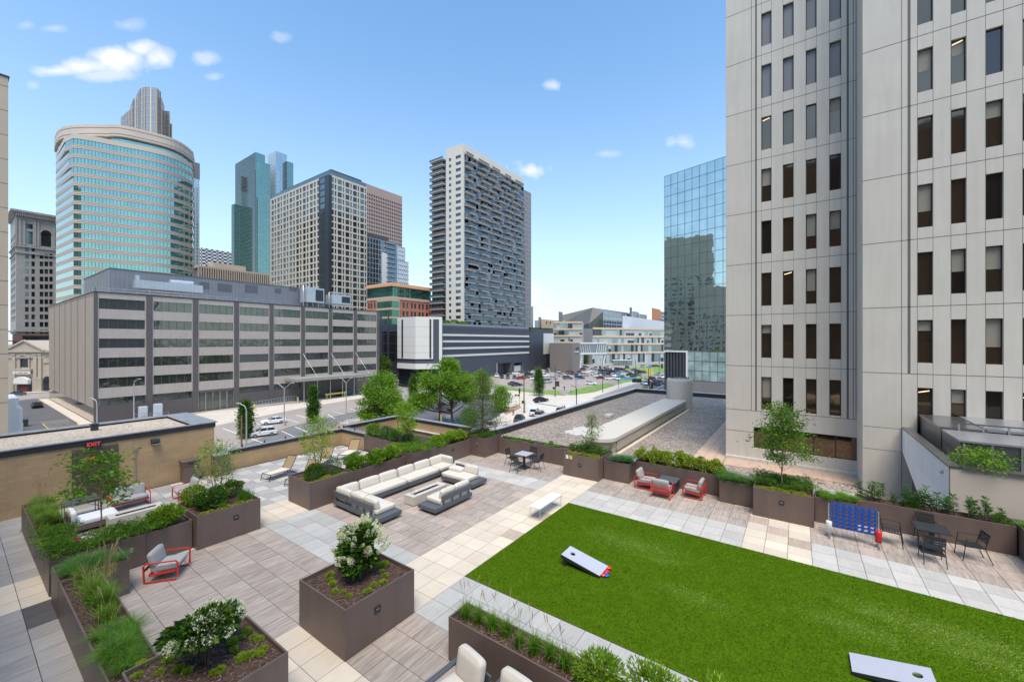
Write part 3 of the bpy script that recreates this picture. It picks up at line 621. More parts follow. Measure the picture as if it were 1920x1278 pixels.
def sofa_module(name,label,loc,rz,L,D=1.0,plat=(0,0),seat=None,backs=(),rail=None,feet=True,group='sectional sofa around the fire table',arm=None,pill=()):
    "local: x along length, y depth with back at y=D; seat=(x0,x1); backs=list of (x0,x1); rail=(x0,x1)"
    t=thing(name,label,'sofa',loc,rz,group)
    a=MB(); a.box(0,L,0,D,.12,.27); a.box(.12,L-.12,.12,D-.12,.03,.12); a.build('platform',DA,t,bevel=.008)
    s=seat or (0,L); addc('seat_cushion',t,((s[0]+s[1])/2,(D-.12)/2,.36),(s[1]-s[0]-.02,D-.14,.18),CR,puff=.012)
    if rail:
        a=MB(); a.box(rail[0],rail[1],D-.06,D,.44,.64); 
        n=max(2,round((rail[1]-rail[0])/.4)); a.build('back_rail',DA,t,bevel=.005)
        a=MB()
        for k in range(n): x=rail[0]+.12+(rail[1]-rail[0]-.24)*k/(n-1); a.box(x-.018,x+.018,D-.055,D-.015,.27,.44)
        a.build('rail_posts',DA,t)
        a=MB(); a.box(rail[0]+.02,rail[1]-.02,D-.105,D-.085,.27,.45); a.build('back_panel',CR,t)
    for (x0,x1) in backs: addc('back_cushion',t,((x0+x1)/2,D-.22,.60),(x1-x0-.02,.19,.36),CR,rx=rad(-10),puff=.03,r=.06)
    if arm:
        side,y0,y1=arm; x=.03 if side<0 else L-.03
        a=MB(); a.box(x-.03,x+.03,y0,y1,.44,.64)
        for k in range(2): yy=y0+.15+(y1-y0-.3)*k; a.box(x-.02,x+.02,yy-.018,yy+.018,.27,.44)
        a.build('arm_rail',DA,t,bevel=.005)
        addc('arm_cushion',t,(x+(.14 if side<0 else -.14),(y0+y1)/2,.60),(.19,y1-y0-.04,.36),CR,ry=rad(-8*side),puff=.02,r=.06)
    for c,sz,rz_ in pill: addc('loose_cushion',t,c,sz,CR,rz=rz_,puff=.03,r=.07)
    return t
# left arm piece: length along -Y; its back faces -X
sofa_module('sofa_chaise','cream sofa section at the near left, its back toward the camera, with end shelf',(1.48,4.48,0),pi/2,1.95,1.0,seat=(.32,1.95),backs=[(.35,1.12),(1.12,1.93)],rail=(.42,1.93))
sofa_module('sofa_corner','cream corner sofa piece at the left beside the square planter',(.5,6.45,0),0,.98,.98,seat=(.1,.98),backs=[(.12,.98)],arm=(-1,.02,.96),rail=(.05,.95))
sofa_module('sofa_section','cream two-seat sofa section left of centre on the long side',(1.5,6.45,0),0,1.95,.98,backs=[(.02,.98),(.98,1.93)],rail=(.05,1.9))
sofa_module('sofa_section','cream two-seat sofa section right of centre with one cushion leaning',(3.47,6.45,0),0,1.95,.98,backs=[(.02,.92),(.98,1.93)],rail=(.05,1.9))
sofa_module('sofa_corner','cream corner sofa piece at the far right end of the long side',(5.44,6.45,0),0,.98,.98,seat=(0,.9),backs=[(.0,.85)],arm=(1,.02,.96))
sofa_module('sofa_chaise','cream sofa section at the far right with a fallen cushion and an end shelf',(5.0,6.0,0),-pi/2,1.95,1.0,seat=(0,1.6),backs=[(.80,1.6)],rail=(.05,.85),pill=[((.42,.62,.52),(.78,.36,.2),0)])
sofa_module('sofa_loveseat','cream loveseat nearest the cream path seen from behind with two cushions',(4.3,4.42,0),pi,2.1,.95,seat=(0,1.72),backs=[(.02,.85),(.85,1.62)],rail=(.06,1.72))
def firetable(loc,rz,L,W_,H,label,m,group=None,guard=True):
    t=thing('fire_table',label,'fire table',loc,rz,group)
    a=MB(); a.box(-L/2,L/2,-W_/2,-W_*.17,.03,H); a.box(-L/2,L/2,W_*.17,W_/2,.03,H); a.box(-L/2,-L*.37,-W_*.17,W_*.17,.03,H); a.box(L*.37,L/2,-W_*.17,W_*.17,.03,H); a.box(-L*.37,L*.37,-W_*.17,W_*.17,.03,H-.06)
    a.build('table_body',m,t)
    a=MB(); a.box(-L*.368,L*.368,-W_*.168,W_*.168,H-.06,H-.025)
    random.seed(3)
    for _ in range(120): a.cbox((random.uniform(-L*.35,L*.35),random.uniform(-W_*.14,W_*.14),H-.022),(.035,.03,.02),1,Matrix.Rotation(random.random()*3,3,'Z'))
    a.build('burner_trough',[M['black'],M['flash_dark']],t,fix=False)
    a=MB(); a.box(-L/2+.04,L/2-.04,-W_/2+.04,W_/2-.04,0,.03); a.build('foot_recess',M['black'],t)
    if guard:
        a=MB(); a.box(-L*.40,-L*.395,-W_*.25,W_*.25,H,H+.2); a.build('glass_guard',M['glasssh'],t)
    return t
firetable((3.27,5.1,0),0,1.85,.55,.37,'long cream fire table with a black gravel trough inside the sofa group',M['creamst'])
firetable((-4.35,12.1,0),0,1.5,.6,.4,'pale fire table behind the round shrub on the left seating area',M['creamst'],guard=False)
# white bench
def bench(name,label,loc,rz,L,W_,H,mt,ml,thick=.06,cat='bench',feet=True):
    t=thing(name,label,cat,loc,rz)
    a=MB(); a.box(-L/2,L/2,-W_/2,W_/2,H-thick,H); a.build('seat',mt,t,bevel=.02,seg=3)
    for sx in(-1,1):
        a=MB(); x=sx*(L/2-.04)
        a.tube([(x,-W_/2+.02,H-thick),(x,-W_/2+.02,.02),(x,W_/2-.02,.02),(x,W_/2-.02,H-thick)],.014,6) if feet else [a.tube([(x,s*(W_/2-.03),H-thick),(x,s*(W_/2-.03),0)],.014,6) for s in(-1,1)]
        a.build('leg_frame',ml,t)
    return t
bench('bench','long white bench on the cream path beside the lawn corner',(4.97,.31,0),0,1.68,.46,.46,M['white'],M['beigem'])
bench('low_table','dark grey bench-like table near the brown exit door',(-5.45,14.35,0),0,.95,.6,.62,M['darkal'],M['black'],cat='table',feet=False)
# cafe chair (slatted metal armchair); faces +Y, seat centre at origin
def chair(label,loc,rz,m,group):
    t=thing('metal_armchair',label,'chair',loc,rz,group)
    a=MB()
    for k in range(7): y=-.2+k*.066; a.box(-.21,.21,y,y+.05,.43,.445)
    a.box(-.225,-.205,-.21,.25,.415,.445); a.box(.205,.225,-.21,.25,.415,.445); a.build('seat',m,t)
    a=MB()
    for k in range(4): z=.60+k*.065; y=-.22-(z-.45)*.22; a.cbox((0,y,z),(.44,.014,.05))
    a.bar((-.22,-.205,.44),(-.22,-.30,.84),.02,.02); a.bar((.22,-.205,.44),(.22,-.30,.84),.02,.02); a.cbox((0,-.305,.84),(.46,.02,.03)); a.build('backrest',m,t)
    for s in(-1,1):
        a=MB(); a.bar((s*.235,-.27,.66),(s*.25,.2,.665),.03,.012); a.build('armrest',m,t)
        a=MB(); a.tube([(s*.25,.2,.665),(s*.245,.28,0)],.012,6); a.build('leg',m,t)
        a=MB(); a.tube([(s*.225,-.2,.44),(s*.24,-.36,0)],.012,6); a.build('leg',m,t)
    return t
def cafetable(loc,label,mt,mb_,W_=.72,D=.72,H=.74,rz=0):
    t=thing('cafe_table',label,'table',loc,rz)
    a=MB(); a.box(-W_/2,W_/2,-D/2,D/2,H-.025,H,0)
    for k in range(1,11): y=-D/2+D*k/11; a.box(-W_/2+.03,W_/2-.03,y-.003,y+.003,H-.0005,H+.0015,1)
    a.build('table_top',[mt,M['black']],t)
    a=MB(); a.box(-.05,.05,-.05,.05,.03,H-.025); a.box(-.2,.2,-.02,.02,H-.05,H-.025); a.build('pedestal',mb_,t)
    a=MB(); a.box(-.27,.27,-.27,.27,0,.025); a.build('base_plate',mb_,t,bevel=.008)
cafetable((9.0,4.0,0),'square pale topped cafe table by the far planter',M['lav'],M['black'])
BK=M['black']; gA='armchairs around the small cafe table'; gB='armchairs around the black dining table'
c0=chair('grey slatted armchair on the near side of the pale cafe table',(8.3,3.95,0),-pi/2,BK,gA)
def ch(label,loc,rz,g): return dup(c0,loc,rz,label,g)
ch('grey slatted armchair on the left side of the pale cafe table',(8.95,4.72,0),pi+.1,gA)
ch('grey slatted armchair on the right side of the pale cafe table',(9.1,3.28,0),.1,gA)
ch('grey slatted armchair behind the pale cafe table against the planter',(9.72,4.05,0),pi/2,gA)
cafetable((9.42,-10.98,0),'rectangular black slatted dining table near the right planter',M['black'],M['black'],.78,.78)
ch('black slatted armchair in front of the black dining table seen from behind',(8.62,-10.85,0),-pi/2,gB)
ch('black slatted armchair left of the black dining table turned sideways',(9.35,-10.05,0),pi-.15,gB)
ch('black slatted armchair right of the black dining table turned sideways',(9.5,-11.85,0),.15,gB)
ch('black slatted armchair behind the black dining table against the planter',(10.1,-11.0,0),pi/2,gB)
# red lounge chair: faces +Y local
def redchair(label,loc,rz,group,W_=.78,D=.75,seats=1,cm=None):
    cm=cm or M['grey_fab']; t=thing('red_lounge_chair' if seats==1 else 'red_loveseat',label,'lounge chair',loc,rz,group)
    hw=W_/2; hd=D/2
    for s in(-1,1):
        a=MB(); x=s*(hw-.02); pts=[(x,-hd,.03),(x,hd-.04,.03),(x,hd,.08),(x,hd,.48),(x,hd-.05,.53),(x,-hd+.03,.53),(x,-hd-.02,.48),(x,-hd,.03)]
        for i in range(len(pts)-1): a.bar(pts[i],pts[i+1],.04,.022)
        a.build('arm_loop',M['redm'],t)
    a=MB(); a.bar((-hw+.04,hd-.1,.25),(hw-.04,hd-.1,.25),.03,.07); a.bar((-hw+.04,-hd+.1,.2),(hw-.04,-hd+.1,.2),.03,.07); a.bar((-hw+.04,-hd,.36),(hw-.04,-hd,.36),.02,.08); a.bar((-hw+.04,-hd+.0,.5),(hw-.04,-hd+.0,.5),.02,.03)
    for s in(-1,1): a.bar((s*(hw-.06),-hd+.1,.2),(s*(hw-.06),hd-.1,.25),.03,.06)
    a.build('seat_frame',M['redm'],t)
    addc('seat_cushion',t,(0,.04,.34),(W_-.12,D-.12,.14),cm,rx=rad(4),puff=.015)
    addc('back_cushion',t,(0,-hd+.12,.56),(W_-.12,.14,.42),cm,rx=rad(14),puff=.02,r=.05)
    return t
r0=redchair('red framed lounge chair with grey cushions alone beside the left planter',(-4.77,6.87,0),rad(-127),None)
gR='red lounge chairs around the black cube table'
dup(r0,(9.85,-2.0,0),pi+.0,'red lounge chair on the left of the black cube table',gR)
dup(r0,(9.2,-2.9,0),-pi/2,'red lounge chair nearest the lawn with its back toward the camera',gR)
dup(r0,(9.95,-4.0,0),0,'red lounge chair on the right of the black cube table',gR)
redchair('red framed grey loveseat against the tan brick wall behind the young tree',(-4.15,14.05,0),pi,None,1.15,.7,2)
dup(r0,(-2.55,13.2,0),pi/2,'red framed chair mostly hidden behind the leafy shrubs left of centre')
t=thing('white_sofa','low white sofa with a red frame behind the juniper on the left','sofa',(-5.35,12.75,0),0)
a=MB(); a.box(-.6,.6,-.4,.4,.1,.24); a.build('frame',M['planter'],t,bevel=.01); addc('seat_cushion',t,(.04,0,.34),(1.1,.76,.18),M['white_fab']); addc('back_cushion',t,(-.52,0,.56),(.16,.8,.4),M['white_fab']); a=MB(); a.box(-.64,-.6,-.4,.4,.2,.66); a.build('back_panel',M['planter'],t)
# black cube storage table
t=thing('cube_table','black waffle-pattern cube side table between the red chairs','side table',(9.95,-2.98,0)); t.location=(10.02,-2.95,0)
a=MB(); a.box(-.36,.36,-.36,.36,.02,.46); 
for i in range(6):
    for s in(-1,1): a.box(-.33+i*.12,-.27+i*.12,s*.36-.008,s*.36+.008,.05,.42); a.box(s*.36-.008,s*.36+.008,-.33+i*.12,-.27+i*.12,.05,.42)
a.build('body',M['black'],t); a=MB(); a.box(-.39,.39,-.39,.39,.46,.52); a.build('lid',M['darkal'],t,bevel=.02)
# trash bin
t=thing('trash_bin','brown trash bin with a slot lid against the brick wall','trash bin',(-1.72,15.7,0))
a=MB(); a.box(-.3,.3,-.24,.24,.02,.78); a.build('body',M['planter'],t,bevel=.01); a=MB(); a.box(-.33,.33,-.27,.27,.78,.96); a.box(-.36,.36,-.3,.3,.96,1.0); a.build('lid',M['planter'],t,bevel=.01); a=MB(); a.box(-.16,.16,-.275,-.269,.83,.92); a.build('slot',M['black'],t)
t=thing('storage_box','brown storage box behind the thin multi-stem tree','box',(-.55,15.5,0)); a=MB(); a.box(-.32,.32,-.25,.25,.02,1.0); a.build('body',M['planter'],t,bevel=.01); a=MB(); a.box(-.35,.35,-.28,.28,1.0,1.05); a.build('lid',M['flashing'],t,bevel=.01)
# sun loungers (head to +X side, sling)
def lounger(label,loc,rz,group='sun loungers with tan slings'):
    t=thing('sun_lounger',label,'sun lounger',loc,rz,group); hw=.33
    a=MB(); 
    for s in(-1,1): a.tube([(s*hw,-.95,.12),(s*hw,-.9,.34),(s*hw,.25,.30)],.018,6)
    a.tube([(-hw,-.95,.12),(hw,-.95,.12)],.018,6); a.tube([(-hw,-.9,.34),(hw,-.9,.34)],.018,6); a.build('frame',M['black'],t)
    a=MB(); a.cbox((0,-.33,.325),(.62,1.14,.012)); a.build('seat_sling',mat('pale_sling',(.66,.58,.47),.8,0,.05,20),t)
    a=MB()
    for s in(-1,1): a.tube([(s*hw,.25,.30),(s*hw,.62,.93)],.018,6)
    a.tube([(-hw,.62,.93),(hw,.62,.93)],.018,6); a.build('back_frame',M['black'],t)
    a=MB(); d=Vector((0,.47,.72)).normalized(); a.quad((-hw,.27,.33),(hw,.27,.33),(hw,.61,.91),(-hw,.61,.91)); a.quad((-hw,.275,.325),(hw,.275,.325),(hw,.615,.905),(-hw,.615,.905)); a.build('back_sling',M['tansling'],t,fix=False)
    for s in(-1,1):
        a=MB(); a.tube([(s*hw,-.9,.34),(s*hw,-.98,0.0)],.018,6); a.build('leg',M['black'],t)
        a=MB(); a.tube([(s*hw,.15,.3),(s*hw,.62,0.0)],.018,6); a.tube([(s*hw,.62,.02),(s*hw,-.2,.28)],.013,6); a.build('leg',M['black'],t)
    return t
l0=lounger('tan sling lounger nearest the square planter seen from its side',(1.15,12.95,0),rad(-78)); l0.scale=(.9,.9,.9)
dup(l0,(3.2,12.9,0),rad(-60),'second tan sling lounger partly hidden by the planter tree')
dup(l0,(1.4,11.3,0),rad(-72),'tan sling lounger almost hidden by the square planter with only its foot showing')
dup(l0,(5.0,13.2,0),rad(-62),'tan sling lounger farthest back near the corner of the brick parapet')
# giant four-in-a-row game
t=thing('four_in_a_row_game','giant blue four-in-a-row game board beside the lawn','game',(8.78,-9.05,0),-pi/2)
W7=1.12; cell=W7/7; a=MB(); nseg=16
for i in range(7):
    for j in range(6):
        cx=-W7/2+cell*(i+.5); cz=.38+cell*(j+.5)*.82; hx=cell/2; hz2=cell*.41; r=min(hx,hz2)*.84
        for k in range(nseg):
            a0,a1=2*pi*k/nseg,2*pi*(k+1)/nseg
            def sq(an):
                c_,s_=cos(an),sin(an); q=max(abs(c_),abs(s_)); return (cx+c_/q*hx,cz+s_/q*hz2)
            o0,o1=sq(a0),sq(a1); i0=(cx+cos(a0)*r,cz+sin(a0)*r); i1=(cx+cos(a1)*r,cz+sin(a1)*r)
            for y in(-.035,.035): a.quad((i0[0],y,i0[1]),(o0[0],y,o0[1]),(o1[0],y,o1[1]),(i1[0],y,i1[1]))
            a.quad((i0[0],-.05,i0[1]),(i1[0],-.05,i1[1]),(i1[0],.05,i1[1]),(i0[0],.05,i0[1]))
a.box(-W7/2,W7/2,-.035,.035,.36,.38); a.build('board',M['blue'],t)
a=MB()
for i in range(8): x=-W7/2+cell*i; a.tube([(x,-.04,.38),(x,-.04,.38+cell*6*.82)],.012,6)
a.build('rib',M['blue'],t)
for s,m_ in((1,M['red']),(-1,M['whitepl'])):
    x=s*(W7/2+.06)
    a=MB(); a.tube([(x,0,.02),(x,0,1.12)],.025,8); a.build('post',M['steel'],t)
    a=MB(); a.lathe([(0,.18),(.085,.18),(.085,.5),(.075,.54),(0,.54)],(x,-.03,0),16); a.build('disc_bin',m_,t)
    a=MB(); a.box(x-.03,x+.03,-.25,.25,0,.03); a.build('foot',M['steel'],t)
# bean bag boards: local x=width, y=length, raised end at +y
def bagboard(label,loc,rz):
    t=thing('bean_bag_board',label,'game board',loc,rz,'bean bag toss boards on the lawn'); L,W_=1.2,.6; h0,h1=.08,.31
    zf=lambda y: h0+(h1-h0)*(y+L/2)/L
    a=MB(); n=24; cx,cy,r=0,L/2-.23,.078
    ring=[(cx+r*cos(2*pi*k/n),cy+r*sin(2*pi*k/n)) for k in range(n)]
    def sq(an):
        c_,s_=cos(an),sin(an); q=max(abs(c_),abs(s_)); return (cx+c_/q*.2,cy+s_/q*.2)
    sqp=[sq(2*pi*k/n) for k in range(n)]
    for k in range(n):
        A,B,C_,D_=ring[k],sqp[k],sqp[(k+1)%n],ring[(k+1)%n]
        a.quad(*[(p[0],p[1],zf(p[1])) for p in(A,B,C_,D_)]); a.quad((*A,zf(A[1])),(*D_,zf(D_[1])),(*D_,zf(D_[1])-.03),(*A,zf(A[1])-.03))
    for (x0,x1,y0,y1) in((-W_/2,-.2,-L/2,L/2),(.2,W_/2,-L/2,L/2),(-.2,.2,-L/2,cy-.2),(-.2,.2,cy+.2,L/2)): a.quad((x0,y0,zf(y0)),(x1,y0,zf(y0)),(x1,y1,zf(y1)),(x0,y1,zf(y1)))
    a.build('board_top',M['lav'],t,fix=False)
    a=MB()
    for s in(-1,1):
        x=s*W_/2; a.add([(x,-L/2,h0-.004),(x,L/2,h1-.004),(x,L/2,h1-.1),(x,-L/2,h0-.075),(x-s*.03,-L/2,h0-.004),(x-s*.03,L/2,h1-.004),(x-s*.03,L/2,h1-.1),(x-s*.03,-L/2,h0-.075)],[(0,1,2,3),(4,7,6,5),(0,4,5,1),(3,2,6,7),(0,3,7,4),(1,5,6,2)])
    a.box(-W_/2,W_/2,L/2-.03,L/2,h1-.1,h1-.006); a.build('side_frame',M['black'],t)
    for s in(-1,1): a=MB(); a.box(s*W_/2-(.05 if s>0 else 0),s*W_/2+(.05 if s<0 else 0),L/2-.14,L/2-.06,.0,h1-.1); a.build('leg',M['black'],t)
    return t
b1=bagboard('pale bean bag board on the lawn near its left corner with bags at its foot',(2.33,-2.53,0.015),0.0)
b2=dup(b1,(2.17,-9.05,.015),pi,'pale bean bag board at the bottom right of the lawn')
t_i=0
for (px,py,c) in [(1131,1064,'b'),(1136,1068,'r'),(1141,1070,'r'),(1132,1073,'b'),(1137,1077,'r'),(1127,1080,'r'),(1131,1083,'r'),(1137,1084,'b')]:
    p=gp(px,py-6,.05); vs,fs=cushion(.14,.14,.055,r=.027,puff=.012,n=5); b=MB(); Mx=Matrix.Rotation(random.random()*3,4,'Z'); b.add([Mx@Vector(v) for v in vs],fs,0,True)
    o=b.build('bean_bag',M['red'] if c=='r' else M['blue'],org=(0,0,0)); o.location=(*p,.055)
    setp(o,{'b':'blue bean bag in the pile at the foot of the nearer left board','r':'red bean bag in the pile at the foot of the nearer left board'}[c],'bean bag','%s bean bags piled at the board'%('blue' if c=='b' else 'red'))
# bottom lounge chairs (frame grey, cream cushions) facing away from the planter
def bigchair(label,loc,rz):
    t=thing('cushioned_armchair',label,'armchair',loc,rz,'grey armchairs at the bottom edge')
    a=MB(); a.box(-.42,.42,-.4,.4,.12,.24); a.build('base',DA,t,bevel=.01)
    for s in(-1,1): a=MB(); a.bar((s*.44,-.42,.52),(s*.44,.42,.44),.1,.05); a.bar((s*.44,-.38,.5),(s*.44,-.38,.02),.06,.05); a.bar((s*.44,.38,.44),(s*.44,.38,.02),.06,.05); a.build('armrest',DA,t,bevel=.01)
    a=MB(); a.cbox((0,-.42,.5),(.8,.04,.25)); a.build('back_frame',DA,t,bevel=.01)
    addc('seat_cushion',t,(0,.03,.33),(.76,.76,.18),CR); addc('back_cushion',t,(0,-.28,.62),(.66,.2,.52),CR,rx=rad(10),puff=.03,r=.07); return t
q0=bigchair('cushioned grey armchair at the bottom edge in front of the grass planter',(-3.16,-2.68,0),rad(80))
dup(q0,(-3.1,-3.68,0),rad(86),'second cushioned grey armchair cut off by the bottom edge')
# dark corner of something at the lower left edge
a=MB(); a.box(-.25,.25,-.25,.25,0,.75); o=a.build('dark_box',mat('dark_violet_metal',(.05,.045,.09),.4),org=(0,0,0),bevel=.02); o.location=(-8.12,3.6,0); setp(o,'dark box corner at the lower left edge of the walk','bin')
# little stickers/notices on the path planter
for (y,c,l) in((1.62,M['whitepl'],'small white notice'),(1.42,mat('yellow_notice',(.7,.5,.1),.6),'small yellow notice')):
    a=MB(); a.box(9.208,9.216,y-.07,y+.07,.82,1.0); setp(a.build('notice_plate',c,org=(9.2,y,.9)),l+' on the planter at the end of the cream path','notice')
# ================= plants =================
def leafquads(P,size,up=.35,asp=.5,jit=.35,dirs=None,droop=0.0):
    "one folded rhombus per leaf"
    n=len(P); 
    if dirs is None:
        d=rng.normal(size=(n,3)); d[:,2]+=up-.2
    else: d=dirs+rng.normal(size=(n,3))*jit
    d/=np.linalg.norm(d,axis=1,keepdims=True)+1e-9; d[:,2]-=droop
    a=rng.normal(size=(n,3)); a[:,2]*=.5; s=np.cross(d,a); s/=np.linalg.norm(s,axis=1,keepdims=True)+1e-9
    nrm=np.cross(s,d); nrm*=np.sign(nrm[:,2:3]+1e-6)
    L=size*rng.uniform(.7,1.3,(n,1)); w=L*asp*.5
    b=P; t=P+d*L; m=P+d*L*.5
    V=np.stack([b,m+s*w+nrm*L*.08,t,m-s*w+nrm*L*.08],1)
    return V.reshape(-1,3)
def leafobj(name,V,mats,wts,parent=None,clump=None):
    n=len(V)//4
    if clump is None: mi=rng.choice(len(mats),n,p=np.array(wts)/sum(wts))
    else: mi=clump
    return fastmesh(name,V,np.arange(n*4).reshape(-1,4),mats,mi,parent=parent)
def blob(n,r,c=(0,0,0),lump=.25,k=9,shell=.55,flat=0.0):
    "points in a lumpy ellipsoid, denser toward the surface"
    d=rng.normal(size=(n,3)); d/=np.linalg.norm(d,axis=1,keepdims=True)
    if flat: d[:,2]=np.abs(d[:,2])*(1-flat)+d[:,2]*flat
    q=rng.normal(size=(k,3)); q/=np.linalg.norm(q,axis=1,keepdims=True); amp=rng.uniform(-1,1,k)
    h=1+lump*sum(amp[i]*np.exp((d@q[i]-1)*4) for i in range(k))
    rr=(shell+(1-shell)*rng.random(n)**.6)*h
    return d*rr[:,None]*np.array(r)+np.array(c), d
def shrub(name,label,loc,r,mats,wts,n=2600,size=.06,asp=.5,cat='shrub',group=None,stems=5,z0=None,lump=.3,fl=None,clumps=0):
    t=thing(name,label,cat,loc,group=group); h=r[2]
    if clumps:
        P=[];D=[]
        for _ in range(clumps):
            c,d=blob(1,(r[0]*.8,r[1]*.8,h*.75),(0,0,h*.95)); q,dd=blob(n//clumps,(r[0]*.38,r[1]*.38,h*.34),c[0]); P.append(q); D.append(dd*.7+d)
        P=np.concatenate(P);D=np.concatenate(D)
    else: P,D=blob(n,(r[0],r[1],h),(0,0,h*.95),lump)
    k=P[:,2]>.01; P=P[k];D=D[k]
    D=D*.8; D[:,2]+=.35
    leafobj('foliage',leafquads(P,size,asp=asp,dirs=D,jit=.45),mats,wts,t)
    a=MB()
    for i in range(stems):
        an=2*pi*i/stems+random.random(); a.tube([(0,0,0),(cos(an)*r[0]*.25,sin(an)*r[1]*.25,h*.6),(cos(an)*r[0]*.55,sin(an)*r[1]*.55,h*1.3)],[.016,.011,.004],5)
    a.build('stem',M['tree_bark'],t); 
    return t
def blades(n,cx,cy,sx,sy,h,w=.006,lean=.4,segs=3,base=.05,z=0):
    "grass blades as curved strips, returns V with segs quads each"
    x=cx+rng.normal(0,base,n) if sx is None else rng.uniform(cx-sx,cx+sx,n); y=cy+rng.normal(0,base,n) if sy is None else rng.uniform(cy-sy,cy+sy,n)
    a=rng.uniform(0,2*pi,n); H=h*rng.uniform(.55,1.1,n); ln=np.abs(rng.normal(lean,.25,n))*H
    px_,py_=np.cos(a),np.sin(a); wx,wy=-np.sin(a)*w,np.cos(a)*w
    out=[]
    ts=np.linspace(0,1,segs+1)
    rows=[]
    for t in ts:
        k=(1-t)*.9+.1 if t>0 else 1
        X=x+px_*ln*t**2; Y=y+py_*ln*t**2; Z=z+H*(t-.35*(ln/H)*t**3)
        rows.append((np.stack([X-wx*k,Y-wy*k,Z],1),np.stack([X+wx*k,Y+wy*k,Z],1)))
    for i in range(segs): out.append(np.stack([rows[i][0],rows[i][1],rows[i+1][1],rows[i+1][0]],1))
    return np.stack(out,1).reshape(-1,3)
def grassobj(name,V,mats,wts,parent,segs=3):
    n=len(V)//4; nb=n//segs; mi=np.repeat(rng.choice(len(mats),nb,p=np.array(wts)/sum(wts)),segs)
    return fastmesh(name,V,np.arange(n*4).reshape(-1,4),mats,mi,parent=parent)
def tuft(name,label,loc,h,n,mats,wts,group=None,w=.006,lean=.35,base=.05,plumes=0,ph=.9,cat='grass tuft'):
    t=thing(name,label,cat,loc,group=group); grassobj('blades',blades(n,0,0,None,None,h,w,lean,3,base),mats,wts,t)
    if plumes:
        a=MB()
        for _ in range(plumes):
            an=random.uniform(0,2*pi); l=random.uniform(.1,.3); H=ph*random.uniform(.75,1.1); tip=(cos(an)*l,sin(an)*l,H)
            a.tube([(0,0,0),(cos(an)*l*.4,sin(an)*l*.4,H*.6),tip],[.003,.0025,.002],4); d=(Vector(tip)-Vector((cos(an)*l*.4,sin(an)*l*.4,H*.6))).normalized()
            a.tube([Vector(tip)-d*.16,Vector(tip)-d*.05,Vector(tip)+d*.02],[.004,.008,.002],5)
        a.build('seed_plume',L_['straw'],t)
    return t
def tree(name,label,loc,H,R,base,mats,wts,nclump=26,leaves=90,lsize=.09,tr=.04,cat='tree',group=None,bark=None,stems=1,shape=None,spread=.22,lean=(0,0),asp=.5,stake=False,lobes=None,zr=None):
    t=thing(name,label,cat,loc,group=group); bark=bark or M['tree_bark']
    cl=[]
    for i in range(nclump):
        f=(i+.5)/nclump; z=base+(H-base)*(f**.9); k=(shape(f) if shape else sin(pi*min(1,max(0,.12+f*.86)))**.7)
        an=i*2.399+random.uniform(-.5,.5); rr=R*k*sqrt(random.uniform(.15,1)); rr*=1+.30*sin(an*2+H)*cos(f*7+H*3)
        if lobes:
            q=lobes[i%len(lobes)]; cl.append(Vector((q[0]*R+random.gauss(0,.17)*R+lean[0]*z/H,q[1]*R+random.gauss(0,.17)*R+lean[1]*z/H,base+(H-base)*min(1,max(0,q[2]+random.gauss(0,.08)))))); continue
        if 1: cl.append(Vector((cos(an)*rr+lean[0]*z/H,sin(an)*rr+lean[1]*z/H,z+random.uniform(-.06,.06)*H)))
    a=MB()
    for s in range(stems):
        if stems==1: off=Vector((0,0,0)); top=Vector((lean[0],lean[1],H*.93))
        else: an=2*pi*s/stems+.4; off=Vector((cos(an)*.05,sin(an)*.05,0)); top=Vector((cos(an)*R*.55,sin(an)*R*.55,H*random.uniform(.8,.97)))
        pts=[]; nseg=6
        for q in range(nseg+1):
            f=q/nseg; pts.append(off.lerp(top,f)+Vector((random.uniform(-1,1),random.uniform(-1,1),0))*.02*H*(f>0)*(f<1)*.6)
        a.tube(pts,[tr*(1-.8*q/nseg) for q in range(nseg+1)],8)
        trunk_pts=pts
    a.build('trunk',bark,t)
    lb=MB()
    for c in cl:
        z=max(base*.6,c.z-H*.14-random.uniform(0,.1)*H); p0=Vector((lean[0]*z/H,lean[1]*z/H,z))
        if stems>1: p0=p0+Vector((c.x,c.y,0))*.4
        mid=p0.lerp(c,.5)+Vector((0,0,-.02*H)); lb.tube([p0,mid,c],[tr*.32,tr*.2,tr*.07],5,caps=False)
    lb.build('limbs',bark,t)
    Ps=[];Ds=[];mi=[]
    for c in cl:
        n=int(leaves*random.uniform(.6,1.3)); sp=R*spread*random.uniform(.7,1.4)
        P=rng.normal(size=(n,3))*np.array([sp,sp,sp*(zr or .6)])+np.array(c); D=P-np.array(c); D/=np.linalg.norm(D,axis=1,keepdims=True)+1e-9; D[:,2]-=.05
        Ps.append(P);Ds.append(D); w=np.array(wts,float)*rng.uniform(.3,1.7,len(wts)); mi.append(rng.choice(len(mats),n,p=w/w.sum()))
    P=np.concatenate(Ps);D=np.concatenate(Ds)
    leafobj('crown',leafquads(P,lsize,asp=asp,dirs=D,jit=.6),mats,None,t,clump=np.concatenate(mi))
    if stake: s=MB(); s.tube([(.03,.03,0),(.04,.04,H*.82)],.013,6); s.build('stake',M['cane'],t)
    return t
